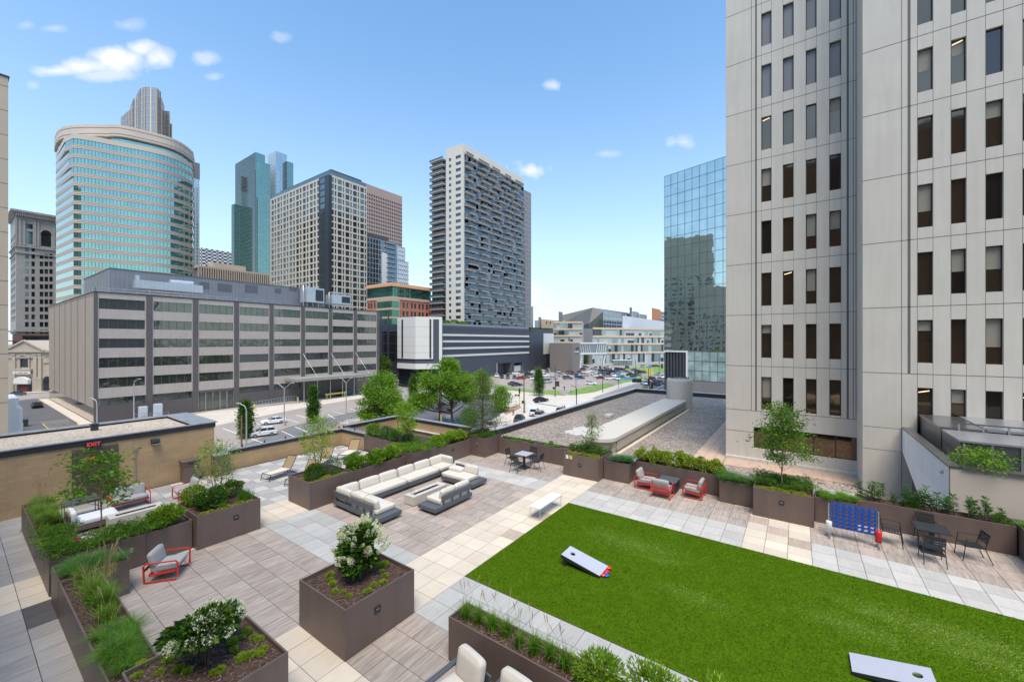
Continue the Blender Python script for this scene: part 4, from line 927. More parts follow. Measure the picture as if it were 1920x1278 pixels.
def creeping(name,label,x0,x1,y0,y1,z,n,mats,wts,h=.16,size=.05,over=.12,cat='ground cover',asp=.35):
    "low spreading juniper-like mat with feathery sprays; hangs slightly over the rims"
    cx,cy=(x0+x1)/2,(y0+y1)/2; t=thing(name,label,cat,(cx,cy,z))
    ns=n//16; sx=rng.uniform(x0-cx-over*.2,x1-cx+over*.2,ns); sy=rng.uniform(y0-cy-over*.2,y1-cy+over*.2,ns)
    hh=h*(.45+.55*np.sin(sx*5.1+1)*np.cos(sy*4.3)+.3*rng.random(ns)); hh=np.clip(hh,.02,None)
    an=rng.uniform(0,2*pi,ns); P=[];D=[];mi=[]
    for k in range(16):
        f=k/15; d=np.stack([np.cos(an),np.sin(an),.5-.9*np.full(ns,f)],1)
        L=.26
        p=np.stack([sx+np.cos(an)*L*f,sy+np.sin(an)*L*f,hh*.5+.13*np.sin(f*2.2)*(.6+hh/h)],1)+rng.normal(size=(ns,3))*.012
        side=np.stack([-np.sin(an),np.cos(an),np.zeros(ns)],1)*rng.choice([-1,1],ns)[:,None]
        P.append(p);D.append(d*.7+side*.6)
    sm=rng.choice(len(mats),ns,p=np.array(wts)/sum(wts)); mi=np.tile(sm,16)
    leafobj('sprays',leafquads(np.concatenate(P),size,asp=asp,dirs=np.concatenate(D),jit=.2),mats,None,t,clump=mi)
    return t
def grassmass(name,label,x0,x1,y0,y1,z,n,h,mats,wts,lean=.6,w=.005,cat='ornamental grass'):
    cx,cy=(x0+x1)/2,(y0+y1)/2; t=thing(name,label,cat,(cx,cy,z)); V=[]
    k=max(1,int((x1-x0)*(y1-y0)/.06))
    for _ in range(k): V.append(blades(n//k,rng.uniform(x0-cx,x1-cx),rng.uniform(y0-cy,y1-cy),None,None,h*random.uniform(.8,1.15),w,lean,3,.045))
    o=grassobj('blades',np.concatenate(V),mats,wts,t); return t
G_,GD,GB,ST=L_['grass'],L_['grassd'],L_['grassb'],L_['straw']
D_,Mi,Br,Li,Ye,Fr,Bg=L_['dark'],L_['mid'],L_['bright'],L_['lime'],L_['yellow'],L_['fresh'],L_['blueg']
# --- hydrangeas ---
def hydrangea(label,loc,r,n,nfl,conic,stem=.35,flz=.2):
    t=thing('flowering_hydrangea',label,'flowering shrub',loc); h=r[2]
    P,D=[],[]
    for _ in range(30):
        c,d=blob(1,(r[0]*.74,r[1]*.74,h*.8),(0,0,stem+h)); q,dd=blob(n//30,(r[0]*.36,r[1]*.36,h*.34),c[0]); P.append(q); D.append(dd*.6+d*.8)
    P=np.concatenate(P);D=np.concatenate(D); D[:,2]+=.25
    leafobj('foliage',leafquads(P,.115,asp=.55,dirs=D,jit=.4,droop=.1),[D_,Mi,Br],[.5,.4,.1],t)
    a=MB()
    for i in range(9):
        an=2*pi*i/9; a.tube([(0.03*cos(an),.03*sin(an),-.05),(cos(an)*r[0]*.25,sin(an)*r[1]*.25,stem+.1),(cos(an)*r[0]*.7,sin(an)*r[1]*.7,stem+h*1.3)],[.016,.012,.005],6)
    a.build('stem',M['tree_bark'],t)
    heads=[]
    for k in range(3):
        m=170; q=rng.normal(size=(m,3)); q/=np.linalg.norm(q,axis=1,keepdims=True); f=rng.random(m)
        if conic: P=np.stack([q[:,0]*.05*(1-f*.8),q[:,1]*.05*(1-f*.8),f*.17],1)
        else: P=q*np.array([.085,.085,.05])*rng.uniform(.6,1,(m,1))
        heads.append(leafobj('flower_head',leafquads(P,.022,asp=.9,dirs=q,jit=.5),[L_['white'],L_['lime']],[.88,.12],t))
    C,Dn=blob(nfl*4,(r[0]*1.02,r[1]*1.02,h*1.03),(0,0,stem+h),.15,12,shell=.97); k=Dn[:,2]>flz-.45*rng.random(len(Dn)); C=C[k][:nfl];Dn=Dn[k][:nfl]
    for i,(c,d) in enumerate(zip(C,Dn)):
        o=heads[i%3] if i<3 else heads[i%3].copy()
        if i>=3: COL.objects.link(o); o.parent=t
        v=Vector(d)+Vector((0,0,.7 if conic else .5)); o.location=c; o.rotation_euler=v.to_track_quat('Z','Y').to_euler(); s=random.uniform(.8,1.5)*(.95 if conic else 1.05); o.scale=(s,s,s*(1.2 if conic else 1))
    return t
hydrangea('tall round hydrangea bush with cream flower cones in the front centre planter',(-2.68,.95,.97),(.50,.50,.50),6600,50,True,.15,.1)
hydrangea('spreading white hydrangea in the bottom left planter',(*gp(386,1240,.97),.97),(.54,.46,.24),4400,30,False,.38,.22)
# lime groundcover clumps
def sedum(loc,label,grp,s=1.0,proto=[None],yel=[None]):
    if label.startswith('yellow'): proto=yel; s*=.72
    if proto[0] is None:
        t=thing('sedum_clump',label,'ground cover plant',loc,group=grp); P,D=blob(420,(.12,.10,.05),(0,0,.04),.3); D[:,2]+=.5
        leafobj('leaves',leafquads(P,.035,asp=.75,dirs=D,jit=.4),[Ye,Li,Br],([.75,.2,.05] if proto is yel else [.15,.6,.25]),t); proto[0]=t; return t
    return dup(proto[0],loc,random.random()*6,label,grp,sc=s)
random.seed(21)
for k in range(16):
    a=2*pi*k/16+random.uniform(-.15,.15); rr=random.uniform(.52,.74); x=-2.77+rr*cos(a); y=.88+rr*sin(a)
    sedum((x,y,.972),'lime green ground cover clump on the mulch of the front centre planter','lime clumps under the tall hydrangea',random.uniform(.5,.85))
for (px,py) in [(270,1247),(258,1268),(315,1240),(335,1255),(350,1262),(400,1262),(437,1205),(440,1220),(452,1195),(462,1185),(475,1195),(485,1200),(455,1235),(470,1230),(493,1218),(490,1228),(448,1240),(420,1195),(412,1258),(300,1262)]:
    sedum((*gp(px,py,.97),.972),'lime green ground cover clump on the mulch of the bottom left planter','lime clumps around the white hydrangea',random.uniform(.45,.85))
# grass tufts of the bottom planter
rowy=[-1.98,-2.28,-2.62,-2.95,-3.3,-3.62,-3.95,-4.25]
for i,y in enumerate(rowy):
    tuft('grass_tuft',['upright green grass tuft at the left end of the bottom planter row','second grass tuft from the left in the bottom planter row','third grass tuft from the left in the bottom planter row','fourth grass tuft from the left, a tall full one','fifth grass tuft from the left, a thin yellowish one','sixth grass tuft from the left, the fullest one','seventh grass tuft from the left, a low one','eighth grass tuft next to the leafy shrub at the bottom edge'][i],(-2.13+random.uniform(-.05,.05),y,.81),.40 if i!=4 else .34,210 if i!=4 else 110,[G_,L_['bright'],GD],[.5,.25,.25],'grass tufts in the bottom planter',.0085,.42,.035,plumes=3,ph=.85)
shrub('leafy_shrub','light green leafy shrub at the bottom edge of the photo over the narrow planter',(-2.1,-4.85,.80),(.34,.42,.27),[Br,Li,Fr],[.5,.25,.25],2000,.08,.34,clumps=24)
shrub('leafy_shrub','second, wider light green shrub cut off by the bottom edge beside the lawn',(-2.05,-5.75,.80),(.42,.5,.33),[Br,Li,Fr],[.5,.25,.25],2400,.08,.34,clumps=26)
shrub('leafy_shrub','rightmost light green shrub reaching toward the lawn at the bottom edge',(-1.95,-6.6,.80),(.42,.45,.36),[Br,Li,Fr],[.5,.25,.25],2000,.08,.34,clumps=22)
# left long planter
for i,(y,h,n,w3) in enumerate([(6.25,.42,200,[.4,.35,.25]),(5.75,.42,240,[.4,.4,.2]),(5.1,.52,520,[.5,.45,.05]),(4.5,.55,560,[.5,.45,.05]),(3.95,.42,300,[.5,.35,.15])]):
    tuft('grass_tuft',['straw-tipped grass tuft next to the wide grass planter','loose grass tuft second in the long left planter','tall full grass tuft in the middle of the long left planter','brightest full grass tuft in the long left planter','leaning thin grass tuft before the soft grass'][i],(-6.48+random.uniform(-.06,.08),y,.82),h,n,[G_,L_['bright'],ST],w3,'grass tufts in the long left planter',.0085,.42,.07,plumes=3,ph=.75)
grassmass('soft_grass','soft dark green arching grass spilling from the near end of the long left planter',-6.7,-6.25,1.85,3.35,.80,3400,.38,[GD,G_,L_['bright']],[.45,.4,.15],1.0,.005)
grassmass('soft_grass','soft green arching grass along the back of the bottom left planter',-6.1,-5.3,1.35,1.75,.82,1100,.36,[GD,G_],[.5,.5],1.0,.005)
grassmass('soft_grass','soft blue-green fountain grass filling the wide planter left of the red chair',-6.7,-5.8,6.75,7.55,.80,4200,.38,[GB,GD,G_],[.4,.25,.35],.95,.005)
t=tuft('grass_tuft','straw-coloured seed heads rising by the wide grass planter',(-6.1,6.35,.8),.4,120,[ST,G_],[.6,.4],None,.005,.25,.10,plumes=14,ph=.75)
grassmass('tall_grass','bright tall ornamental grass at the far left end next to the brick wall',-6.72,-6.3,11.2,14.0,.80,4200,.55,[G_,L_['bright'],ST],[.5,.3,.2],.45,.007)
tuft('grass_tuft','pale seed plumes above the tall grass near the brick wall',(-6.5,13.2,.8),.5,60,[ST,G_],[.5,.5],None,.005,.3,.2,plumes=14,ph=1.3)
creeping('creeping_juniper','wide feathery juniper spilling over the corner of the left planters',-6.8,-4.45,8.1,8.9,.86,15000,[Mi,Fr,Br,D_],[.35,.35,.15,.15],.25,.05,.3)
creeping('creeping_juniper','feathery juniper in the planter leading back toward the brick wall',-6.82,-6.25,8.95,10.8,.84,5200,[Mi,Fr,Br],[.4,.4,.2],.22,.05,.25)
shrub('round_shrub','round yellow-green shrub at the right end of the low left planter',(-4.42,8.44,.84),(.44,.40,.33),[Mi,Br,Li],[.3,.45,.25],3600,.06,.6,clumps=34)
tree('young_tree','young staked tree with layered leaves in front of the brown exit door',(*gp(188,990,.86),.84),2.3,.72,.9,[Fr,Mi,Br],[.45,.35,.2],24,62,.125,.022,bark=M['birch'],stake=True,spread=.20,zr=.35,asp=.42,shape=lambda f:(1-.62*f)*1.25)
# B planter
shrub('leafy_bush','dense dark green bush at the left of the square planter with the multi-stem tree',(-3.2,8.5,.97),(.52,.5,.33),[D_,Mi,Fr,L_['white']],[.4,.36,.22,.02],5200,.06,.55,clumps=22)
shrub('leafy_bush','red-tipped green bush at the back right of the square planter with the multi-stem tree',(-2.5,9.05,.97),(.42,.4,.3),[D_,Fr,Br,L_['redl']],[.35,.35,.2,.1],3000,.055,.5,clumps=14)
shrub('leafy_bush','light green leafy bush at the back left corner of the square planter',(-3.45,9.25,.97),(.34,.34,.32),[Br,Fr,Li],[.45,.35,.2],1700,.075,.42)
tuft('grass_tuft','spiky upright green grass at the right corner of the square planter',(-2.25,8.35,.97),.42,420,[GD,G_],[.7,.3],None,.006,.18,.10)
tree('multi_stem_tree','thin airy multi-stem tree in the square planter on the left',(-2.9,8.95,.97),2.1,.62,.7,[Br,Fr,Li],[.4,.35,.25],34,34,.075,.016,stems=5,spread=.16,zr=.7,bark=M['birch'])
for k in range(7): sedum((-3.6+k*.22,7.95+.1*(k%2),.975),'yellow-green ground cover along the front rim of the square planter on the left','lime clumps in the square planter on the left',random.uniform(.8,1.3))
# C planter
shrub('leafy_bush','dark fine-leaved bush at the left end planter of the sofa',(.35,8.55,.97),(.42,.42,.3),[D_,Mi,Fr],[.45,.35,.2],2600,.06,.5)
shrub('leafy_bush','feathery dark green bush beside the trunk in the planter left of the sofa',(1.0,8.45,.97),(.42,.42,.36),[Mi,D_,Fr],[.45,.3,.25],3200,.045,.3)
tree('young_tree','lime leaved slender tree in the square planter at the left end of the sofa',(.62,8.75,.97),2.35,.62,.75,[Br,Li,Fr],[.45,.35,.2],38,42,.085,.02,stems=4,spread=.17,zr=.6,bark=M['birch'],asp=.45)
for k in range(16):
    x=-.1+(k%8)*.2; y=7.95+(k//8)*.22 if x<.9 else 7.95
    sedum((x,y+(.9 if (k//8 and k%8<3) else 0)*.5,.975),'yellow-green ground cover in the square planter at the left end of the sofa','lime clumps in the square planter left of the sofa',random.uniform(.9,1.5))
for i,(x,l) in enumerate([(2.2,'leftmost of the three round bright shrubs behind the sofa'),(3.25,'middle one of the three round bright shrubs behind the sofa'),(4.15,'rightmost and lightest of the three round shrubs behind the sofa')]):
    shrub('round_shrub',l,(x,8.55,.80),(.46,.38,.36),[Mi,Br,Fr,Li],[[.3,.4,.25,.05],[.2,.45,.3,.05],[.12,.48,.2,.2]][i],3000,.085,.5,clumps=26)
# D
creeping('creeping_juniper','bright low juniper mat in the planter right of the three round shrubs',4.85,6.45,7.85,9.5,1.0,14000,[Fr,Br,Mi],[.4,.3,.3],.14,.05,.15)
creeping('creeping_juniper','strip of low juniper at the left end of the bright hedge planter',6.5,7.2,7.85,8.7,.9,4200,[Fr,Br,Mi],[.4,.3,.3],.12,.05,.1)
for i,x in enumerate([6.95,7.45,7.95,8.45,8.85]):
    shrub('hedge_shrub','bright yellow-green shrub number %s from the left in the hedge behind the sofa'%['one','two','three','four','five'][i],(x,8.3,.86),(.36,.33,.33),[Br,Li,Fr],[.45,.35,.2],1800,.085,.45,clumps=18,group='bright hedge behind the sofa')
tree('young_tree','bright lime young tree behind the low juniper mat',(5.75,9.3,.98),2.35,.52,.75,[Br,Li,Fr],[.5,.3,.2],40,70,.085,.022,spread=.2,zr=.6)
for (x,y,r,m_,l) in [(6.6,13.2,.5,[Fr,Mi,Br],'feathery green bush at the far end of the lounge deck planter'),(6.6,12.1,.48,[Bg,Mi,Fr],'blue-green bush second from the far end of the lounge deck planter'),(6.6,11.2,.42,[Bg,Fr,Mi],'silvery blue-green bush in the middle of the lounge deck planter'),(6.6,10.2,.4,[Bg,D_,Mi],'blue-green bush nearest the slim lime tree')]:
    shrub('leafy_bush',l,(x,y,.8),(r,r,r*.85),m_,[.4,.3,.3],2600,.07,.45,clumps=20)
# E conifer
def conifer(label,loc,H,R,n=120):
    t=thing('feathery_conifer',label,'tree',loc); a=MB(); a.tube([(0,0,0),(.03,.02,H*.5),(0,0,H)],[.055,.035,.008],8); a.build('trunk',M['tree_bark'],t)
    lb=MB();P=[];D=[]
    for i in range(n):
        f=i/n; z=H*(.12+.86*f); L=R*(1-f)**.62*random.uniform(.65,1.15)+.08; an=i*2.399+random.uniform(-.4,.4)
        d=Vector((cos(an),sin(an),.12-.1*f)); e=Vector((0,0,z))+d*L; lb.tube([(0,0,z-.04),Vector((0,0,z))+d*L*.5+Vector((0,0,-.04)),e],[.012,.008,.003],4,caps=False)
        k=int(95*L/R)+12; s=rng.random(k)**.7; q=np.array([0,0,z])+np.outer(s*L,np.array(d))+rng.normal(size=(k,3))*np.array([.09,.09,.05]); P.append(q); dd=np.tile(np.array(d),(k,1))+rng.normal(size=(k,3))*.5; D.append(dd)
    lb.build('limbs',M['tree_bark'],t)
    leafobj('needles',leafquads(np.concatenate(P),.075,asp=.3,dirs=np.concatenate(D),jit=.5),[L_['olive'],D_,Mi,Br],[.38,.22,.26,.14],t)
    return t
conifer('tall feathery olive-green conifer in the corner planter beyond the sofa',(9.95,7.55,.98),3.95,1.38)
tree('sapling','thin bare-trunked sapling beside the feathery conifer',(10.5,7.0,.98),3.0,.35,1.0,[Fr,Mi],[.6,.4],22,26,.07,.014,spread=.3)
creeping('creeping_juniper','dark low juniper at the foot of the feathery conifer',9.25,10.7,6.85,8.3,1.0,9000,[D_,Mi,Fr],[.4,.4,.2],.2,.05,.12)
grassmass('low_plants','short bright green plants in the left half of the planter behind the cafe table',10.5,10.98,4.5,6.6,.82,4200,.16,[L_['bright'],G_,GD],[.3,.4,.3],.7,.012,'ground cover')
grassmass('low_plants','short sparse green plants in the right half of the planter behind the cafe table',10.5,10.98,1.95,4.1,.82,2600,.15,[L_['bright'],G_,GD],[.3,.4,.3],.7,.012,'ground cover')
for i,(y) in enumerate([3.4,2.15]): shrub('small_shrub',['small spiky green shrub midway in the planter behind the cafe table','small spiky green shrub at the right end of the planter behind the cafe table'][i],(10.75,y,.84),(.12,.12,.14),[Mi,Fr],[.5,.5],500,.05,.3,stems=2)
# G
tree('young_tree','thin young willow-leaved tree in the planter at the end of the cream path',(10.1,.72,.98),1.95,.34,.55,[Mi,Fr,Br],[.4,.4,.2],30,46,.09,.014,spread=.22,asp=.25)
creeping('creeping_juniper','dark green juniper at the back of the planter at the end of the cream path',9.9,10.95,.05,1.75,1.0,7500,[D_,Mi,Fr],[.35,.4,.25],.22,.05,.18)
random.seed(4)
for k in range(22): sedum((9.42+random.random()*.42,.14+k*.074,.985),'yellow ground cover along the front of the planter at the end of the cream path','yellow clumps in the path planter',random.uniform(.9,1.3))
grassmass('fountain_grass','blue-green fountain grass spilling over its small planter by the red chairs',9.9,10.4,-1.15,-.15,.84,5200,.44,[GB,Bg,GD],[.5,.2,.3],1.1,.0045)
for i in range(7):
    y=-1.55-i*.53; shrub('lime_shrub','lime-yellow shrub number %s from the left behind the red chairs'%['one','two','three','four','five','six','seven'][i],(10.8,y,.84),(.36,.34,.34+.05*((i*3)%2)),[Ye,Li,Br,Mi],[.33,.27,.22,.18],1500,.08,.45,group='lime-yellow shrubs behind the red chairs',clumps=15)
grassmass('fountain_grass','blue-green grass right of the red chairs spilling over the planter rim',10.0,10.5,-6.1,-5.0,.84,5600,.4,[GB,GD,G_],[.4,.35,.25],1.0,.0045)
# J
tree('small_maple','small round-crowned tree with dark green leaves in the planter beside the lawn',(10.1,-7.1,.98),2.95,.82,1.05,[Mi,Fr,D_,Br],[.35,.3,.2,.15],46,135,.085,.028,spread=.21,zr=.45,shape=lambda f:(.95-.72*f)*1.3 if f>.08 else .8,bark=M['birch'])
creeping('creeping_juniper','thick green juniper mat around the small maple trunk',9.75,11.0,-8.0,-6.25,1.0,13000,[Mi,Fr,D_],[.4,.35,.25],.2,.05,.2)
for k in range(20): sedum((9.4+random.random()*.3,-6.35-k*.08,.985),'yellow ground cover along the front of the small maple planter','yellow clumps in the small maple planter',random.uniform(.9,1.3))
grassmass('soft_grass','mat of soft bright green grass behind the blue game board',9.95,10.55,-9.25,-8.12,.84,7000,.26,[G_,GD,L_['bright']],[.5,.3,.2],1.0,.005)
# lilies
def lily(loc,label,h,grp,n=13):
    t=thing('lily_stem',label,'plant',loc,group=grp); a=MB(); lx,ly=random.uniform(-.1,.1),random.uniform(-.1,.1); a.tube([(0,0,0),(lx*.5,ly*.5,h*.6),(lx,ly,h)],[.009,.007,.004],5); a.build('stem',D_,t)
    k=int(n*6); f=.18+.82*rng.random(k); an=rng.random(k)*2*pi; P=np.stack([lx*f,ly*f,h*f],1); D=np.stack([np.cos(an),np.sin(an),.45+.5*(f>.9)],1)
    leafobj('leaves',leafquads(P,.15,asp=.2,dirs=D,jit=.15,droop=.1),[Mi,Bg,Fr],[.4,.35,.25],t); return t
random.seed(9)
ly=[-9.45,-9.62,-9.8,-9.95,-10.3,-10.62,-10.75,-10.9,-11.0,-11.1,-11.25,-11.35,-11.5,-11.62,-11.78,-12.1,-12.2,-12.32,-12.42,-12.55,-12.75]
for i,y in enumerate(ly): lily((10.8+random.uniform(-.12,.12),y,.82),'green lily stem with whorled leaves in the planter behind the black dining set',random.uniform(.5,.82) if i not in(4,20) else .4,'lily stems in the long right planter')
shrub('small_shrub','small leafy plant at the right end of the lily planter',(10.75,-12.78,.82),(.16,.16,.14),[Mi,Fr],[.5,.5],500,.07,.35,stems=2)
shrub('small_shrub','dark leafy plant near the middle of the lily planter',(10.72,-10.72,.82),(.18,.2,.16),[Mi,D_],[.5,.5],700,.07,.35,stems=2)
grassmass('soft_grass','patch of bright grass in the planter at the right edge of the photo',9.5,11.0,-14.4,-13.2,.86,5200,.24,[G_,GD,L_['bright']],[.5,.3,.2],1.0,.005)
# rose-like pink bloom
P,D=blob(60,(.05,.05,.03),(0,0,.0)); o=leafobj('pink_bloom',leafquads(P,.04,asp=.8,dirs=D),[L_['pink']],[1]); o.location=(*gp(146,1012,1.05),1.07); setp(o,'single pink bloom on the left juniper','flower')
# ================= city =================
ux=Vector((1,0,0)); uy=Vector((0,1,0))
# ---- white office tower on the right ----
TW=mat('tower_concrete',(.555,.52,.46),.8,0,.05,.6,bump=.15,bs=30,stain=.09); TJ=mat('tower_joint',(.13,.12,.11),.8,0,0)
PG=glassmat('bronze_glass',(.20,.145,.10),.05,.9,.004,1.2); PG2=glassmat('dark_bronze_glass',(.10,.085,.08),.05,.9,.006,1.5); PU=mat('grey_louvre_glass',(.17,.17,.18),.45,0,.06,1); BL=mat('roller_blind',(.24,.225,.185),.8,0,.05,3); WF=mat('bronze_frame',(.06,.05,.042),.45,.4,.05)
TX,TX2=22.95,20.28
org=(TX,-10,GR)
t=thing('white_office_tower','tall white concrete office tower on the right with narrow bronze windows','office tower',org); TWR=t
yA=onx(1361,TX); yB=onx(1618,TX)              # left segment
zrow=lambda py,px,X: CAM.z-(py-HOR)*dep(X,onx(px,X))/F_
tops=[22.5+97.7*k for k in range(-4,8)]; 
cols=[(1427.5,1446.5),(1468,1488),(1511,1531),(1555,1577)]
zt=[zrow(p,1437,TX) for p in tops]; sth=zt[0]-zt[1]; wh=62/97.7*sth
a=MB()
holes=[]; Lw=yA-yB+.3
for (c0,c1) in cols:
    u0,u1=yA-onx(c0,TX),yA-onx(c1,TX)
    for z in zt: holes.append((u0,u1,z-wh,z))
zr0=zrow(800,1415,TX); u0=yA-onx(1413,TX); u1=yA-onx(1613,TX)-.05
holes.append((u0,u1,zrow(839,1413,TX),zr0))
panes=facade(a,(TX,yA),(0,-1),Lw,GR,52,holes,.16)
# joints as dark strips a few mm proud
def js(y0,y1,z0,z1,X): a.box(X-.004,X+.002,y1,y0,z0,z1,1)
for k,z in enumerate(zt): js(yA,yB,z-wh-.36*sth*.47,z-wh-.36*sth*.47+.03,TX) if k<11 else None
zb=zt[-1]-wh-.1; js(yA,yB,zb-.03,zb,TX); zc=zrow(804,1361,TX); js(yA,onx(1413,TX),zc-.02,zc+.01,TX)
for px in (1409,1590+15,1600): js(onx(px,TX)+.015,onx(px,TX)-.015,zb,52,TX)
for px,w_ in ((1417.5,.05),(1589.5,.05)): js(onx(px,TX)+w_,onx(px,TX)-w_,zb,52,TX)
for c in cols:
    for px in c: 
        y=onx(px,TX); a.box(TX-.003,TX+.001,y-.008,y+.008,zb,52,1)
# recessed side between segments + right segment
yC=onx(1617.5,TX2); 
cols2=[(1720,1749.5),(1783,1812),(1848,1881.5),(1917.5,1953),(1990,2028)]
t2s=[340.5+125.6*k for k in range(-4,4)]; t2s=[]
zt2=[z for z in zt]
holes2=[]
for (c0,c1) in cols2:
    u0,u1=yC-onx(c0,TX2),yC-onx(c1,TX2)
    for z in zt2: holes2.append((u0,u1,z-wh-(0.55 if z==zt2[-1] else 0),z))
p2=facade(a,(TX2,yC),(0,-1),16,GR,52,holes2,.16)
facade(a,(TX,yC),(-1,0),TX-TX2,GR,52,[],0)
for k,z in enumerate(zt2):
    zz=z-wh-.36*sth*.47; 
    if k<11: js(yC,yC-16,zz,zz+.03,TX2)
zz=zrow(798,1618,TX2); js(yC,onx(1690,TX2),zz,zz+.02,TX2); zz=zrow(839,1618,TX2); js(yC,onx(1690,TX2),zz,zz+.02,TX2)
for px,w_,zlo in ((1690.5,.012,GR),(1704.5,.055,zt2[-2]-wh-.55)): js(onx(px,TX2)+w_,onx(px,TX2)-w_,zlo,52,TX2)
for c in cols2:
    for px in c: y=onx(px,TX2); a.box(TX2-.003,TX2+.001,y-.008,y+.008,zt2[-1]-2.6,52,1)
a.box(TX,TX+25,yA-.001,yA,GR,52,0); a.box(TX+.3,TX+25,yC-16,yA-.02,51.7,52.0,0)
a.box(TX-.25,TX,yB,yA,GR,GR+.25,0)
a.build('wall',[TW,TJ],t,org,fix=False)
CLP=emat('office_lamp',(1.0,.72,.40),.9)
random.seed(31)
def towerpanes(ps,X,name='window'):
    ps=sorted(ps,key=lambda q:(q[0]-CAM).length)
    for i,q in enumerate(ps):
        zt_=q[2].z; A,B,C_,D_q=q; wid=(B-A).length; n=Vector((-1,0,0))
        row=min(range(12),key=lambda k:abs(zt[k]-zt_))
        upper=row<6-1 if X==TX else row<5
        m_=1 if (row<=5 and X==TX) or (row<=4 and X==TX2) else 0
        mb=MB(); mb.quad(A,B,C_,D_q,m=m_ if m_ else random.choice((0,0,3))); o=n*.02
        h=Vector((0,0,.05)); w=(B-A).normalized()*.05
        for s_ in((A,B,B+h,A+h),(D_q-h,C_-h,C_,D_q),(A,A+w,D_q+w,D_q),(B-w,B,C_,C_-w)): mb.quad(*[v+o for v in s_],m=2)
        win=mb.build(name,[PG,PU,WF,PG2],t,org,fix=False)
        if m_==0 and wid<3 and random.random()<.33:
            hb=random.choice([.25,.35,.5,.62])*(D_q-A).length; bl=MB(); bl.quad(D_q+w-Vector((0,0,hb))+o*.5,C_-w-Vector((0,0,hb))+o*.5,C_-w+o*.5,D_q+w+o*.5); bl.build('blind',BL,win,(0,0,0),fix=False).data.transform(Matrix.Translation((-org[0],-org[1],-org[2])))
        if m_==0 and wid<3 and random.random()<.13:
            lp=MB(); q0=A.lerp(B,.12)+Vector((0,0,(D_q-A).length*random.choice([.9,.9,.6,.45])))+n*.012; q1=q0+(B-A)*.7+Vector((0,0,.1)); hh=Vector((0,0,.05)); lp.quad(q0,q1,q1+hh,q0+hh); lp.build('ceiling_lamp',CLP,win,(0,0,0),fix=False).data.transform(Matrix.Translation((-org[0],-org[1],-org[2])))
        if wid>3:
            fr=MB()
            for k in range(1,5): f=k/5; e=A.lerp(B,f); g=D_q.lerp(C_,f); fr.quad(e-w*.6+o,e+w*.6+o,g+w*.6+o,g-w*.6+o)
            fr.build('mullion',WF,win,(0,0,0),fix=False).data.transform(Matrix.Translation((-org[0],-org[1],-org[2])))
towerpanes([p for p in panes if p[0].z<40],TX); towerpanes([p for p in p2 if p[0].z<40],TX2)
# skylight wing in front of the tower
SW=mat('ribbed_white_cladding',(.84,.835,.82),.6,0,.04,.5,stain=.06); SG=mat('dark_zinc',(.16,.16,.165),.35,.6,.12,1.5)
t=thing('skylight_wing','white walled wing with dark zinc skylights before the white tower','building',(14,-15,GR))
# near corner of the wing (px 1779), wall toward the tower along +X
ycn=onx(1692,TX2); xc=ony(1779,ycn); ztop=zrow(876,1779,xc); zlow=zrow(955,1779,xc)
a=MB()
# white triangular wall in plane y=ycn: top rises toward the tower, bottom rises too
xe=TX2; 
ze=CAM.z-(790-HOR)*dep(xe,ycn)/F_; zeb=CAM.z-(846-HOR)*dep(xe,ycn)/F_
ze=max(ze,ztop)
a.add([(xc,ycn,GR-.0),(xc,ycn,ztop),(xe,ycn,ztop+.02),(xe,ycn,zeb),(xc+1.2,ycn,GR)],[(0,1,2,3,4)],0)
a.add([(xc,ycn-.35,GR),(xc,ycn-.35,ztop),(xe,ycn-.35,ztop+.02),(xe,ycn-.35,zeb),(xc+1.2,ycn-.35,GR)],[(0,1,2,3,4)],0)
a.quad((xc+1.2,ycn,GR),(xe,ycn,zeb),(xe,ycn-.35,zeb),(xc+1.2,ycn-.35,GR),0)
for k in range(1,30): x=xc+k*.165; a.box(x-.006,x+.006,ycn,ycn+.004,zeb if x>xc+1.5 else GR+.3,ztop-.02,0)
a.build('side_wall',SW,t,(14,-15,GR))
a=MB(); a.box(xc-.02,xc+.3,ycn-9,ycn-.005,GR,ztop,0); 
for yy in (ycn-2.45,ycn-4.9): a.box(xc-.024,xc-.02,yy-.02,yy+.02,GR,ztop,1)
a.box(xc-.023,xc-.02,ycn-.03,ycn-.005,GR,ztop,1)
a.build('front_wall',[mat('warm_beige_cladding',(.50,.435,.375),.8,0,.05,.5),TJ],t,(14,-15,GR))
a=MB(); a.box(xc-.05,xe,ycn-.3,ycn+.03,ztop+.02,ztop+.09); a.box(xc-.1,xc+.35,ycn-9,ycn-.32,ztop+.015,ztop+.09); a.box(xc+.35,xe,ycn-9,ycn-.32,ztop-.5,ztop-.35); a.build('roof_edge',SG,t,(14,-15,GR))
a=MB(); y0=onx(1725,TX2); xA=ony(1764,y0); zA=CAM.z-(779-HOR)*dep(TX2,y0)/F_; yE=onx(1797,TX2); xB=ony(1802,y0-.05); zB=CAM.z-(827.5-HOR)*dep(xB,y0)/F_
a.box(xA,TX2-.002,y0-.06,y0,ztop-.3,zA,0); a.box(xA-.04,TX2-.002,yE,y0+.04,zA+.001,zA+.09,1); a.box(xA,xA+.06,yE,y0-.06,ztop-.3,zA,0); a.box(xA+.06,TX2-.002,yE,yE+.06,ztop-.3,zA,0)
a.build('tall_hood',[SG,mat('dark_zinc_top',(.20,.20,.21),.25,.7,.15,.8)],t,(14,-15,GR))
a=MB(); a.box(xB,xA-.09,y0-.08,y0-.02,ztop-.3,zB,0); a.box(xB-.05,xA-.09,y0-9,y0,zB+.001,zB+.07,1); a.box(xA,TX2-.002,y0-9,yE-.002,zB+.1,zB+.2,1); a.box(xB+.04,xB+.08,y0-9,y0-.08,ztop-.3,zB,2)
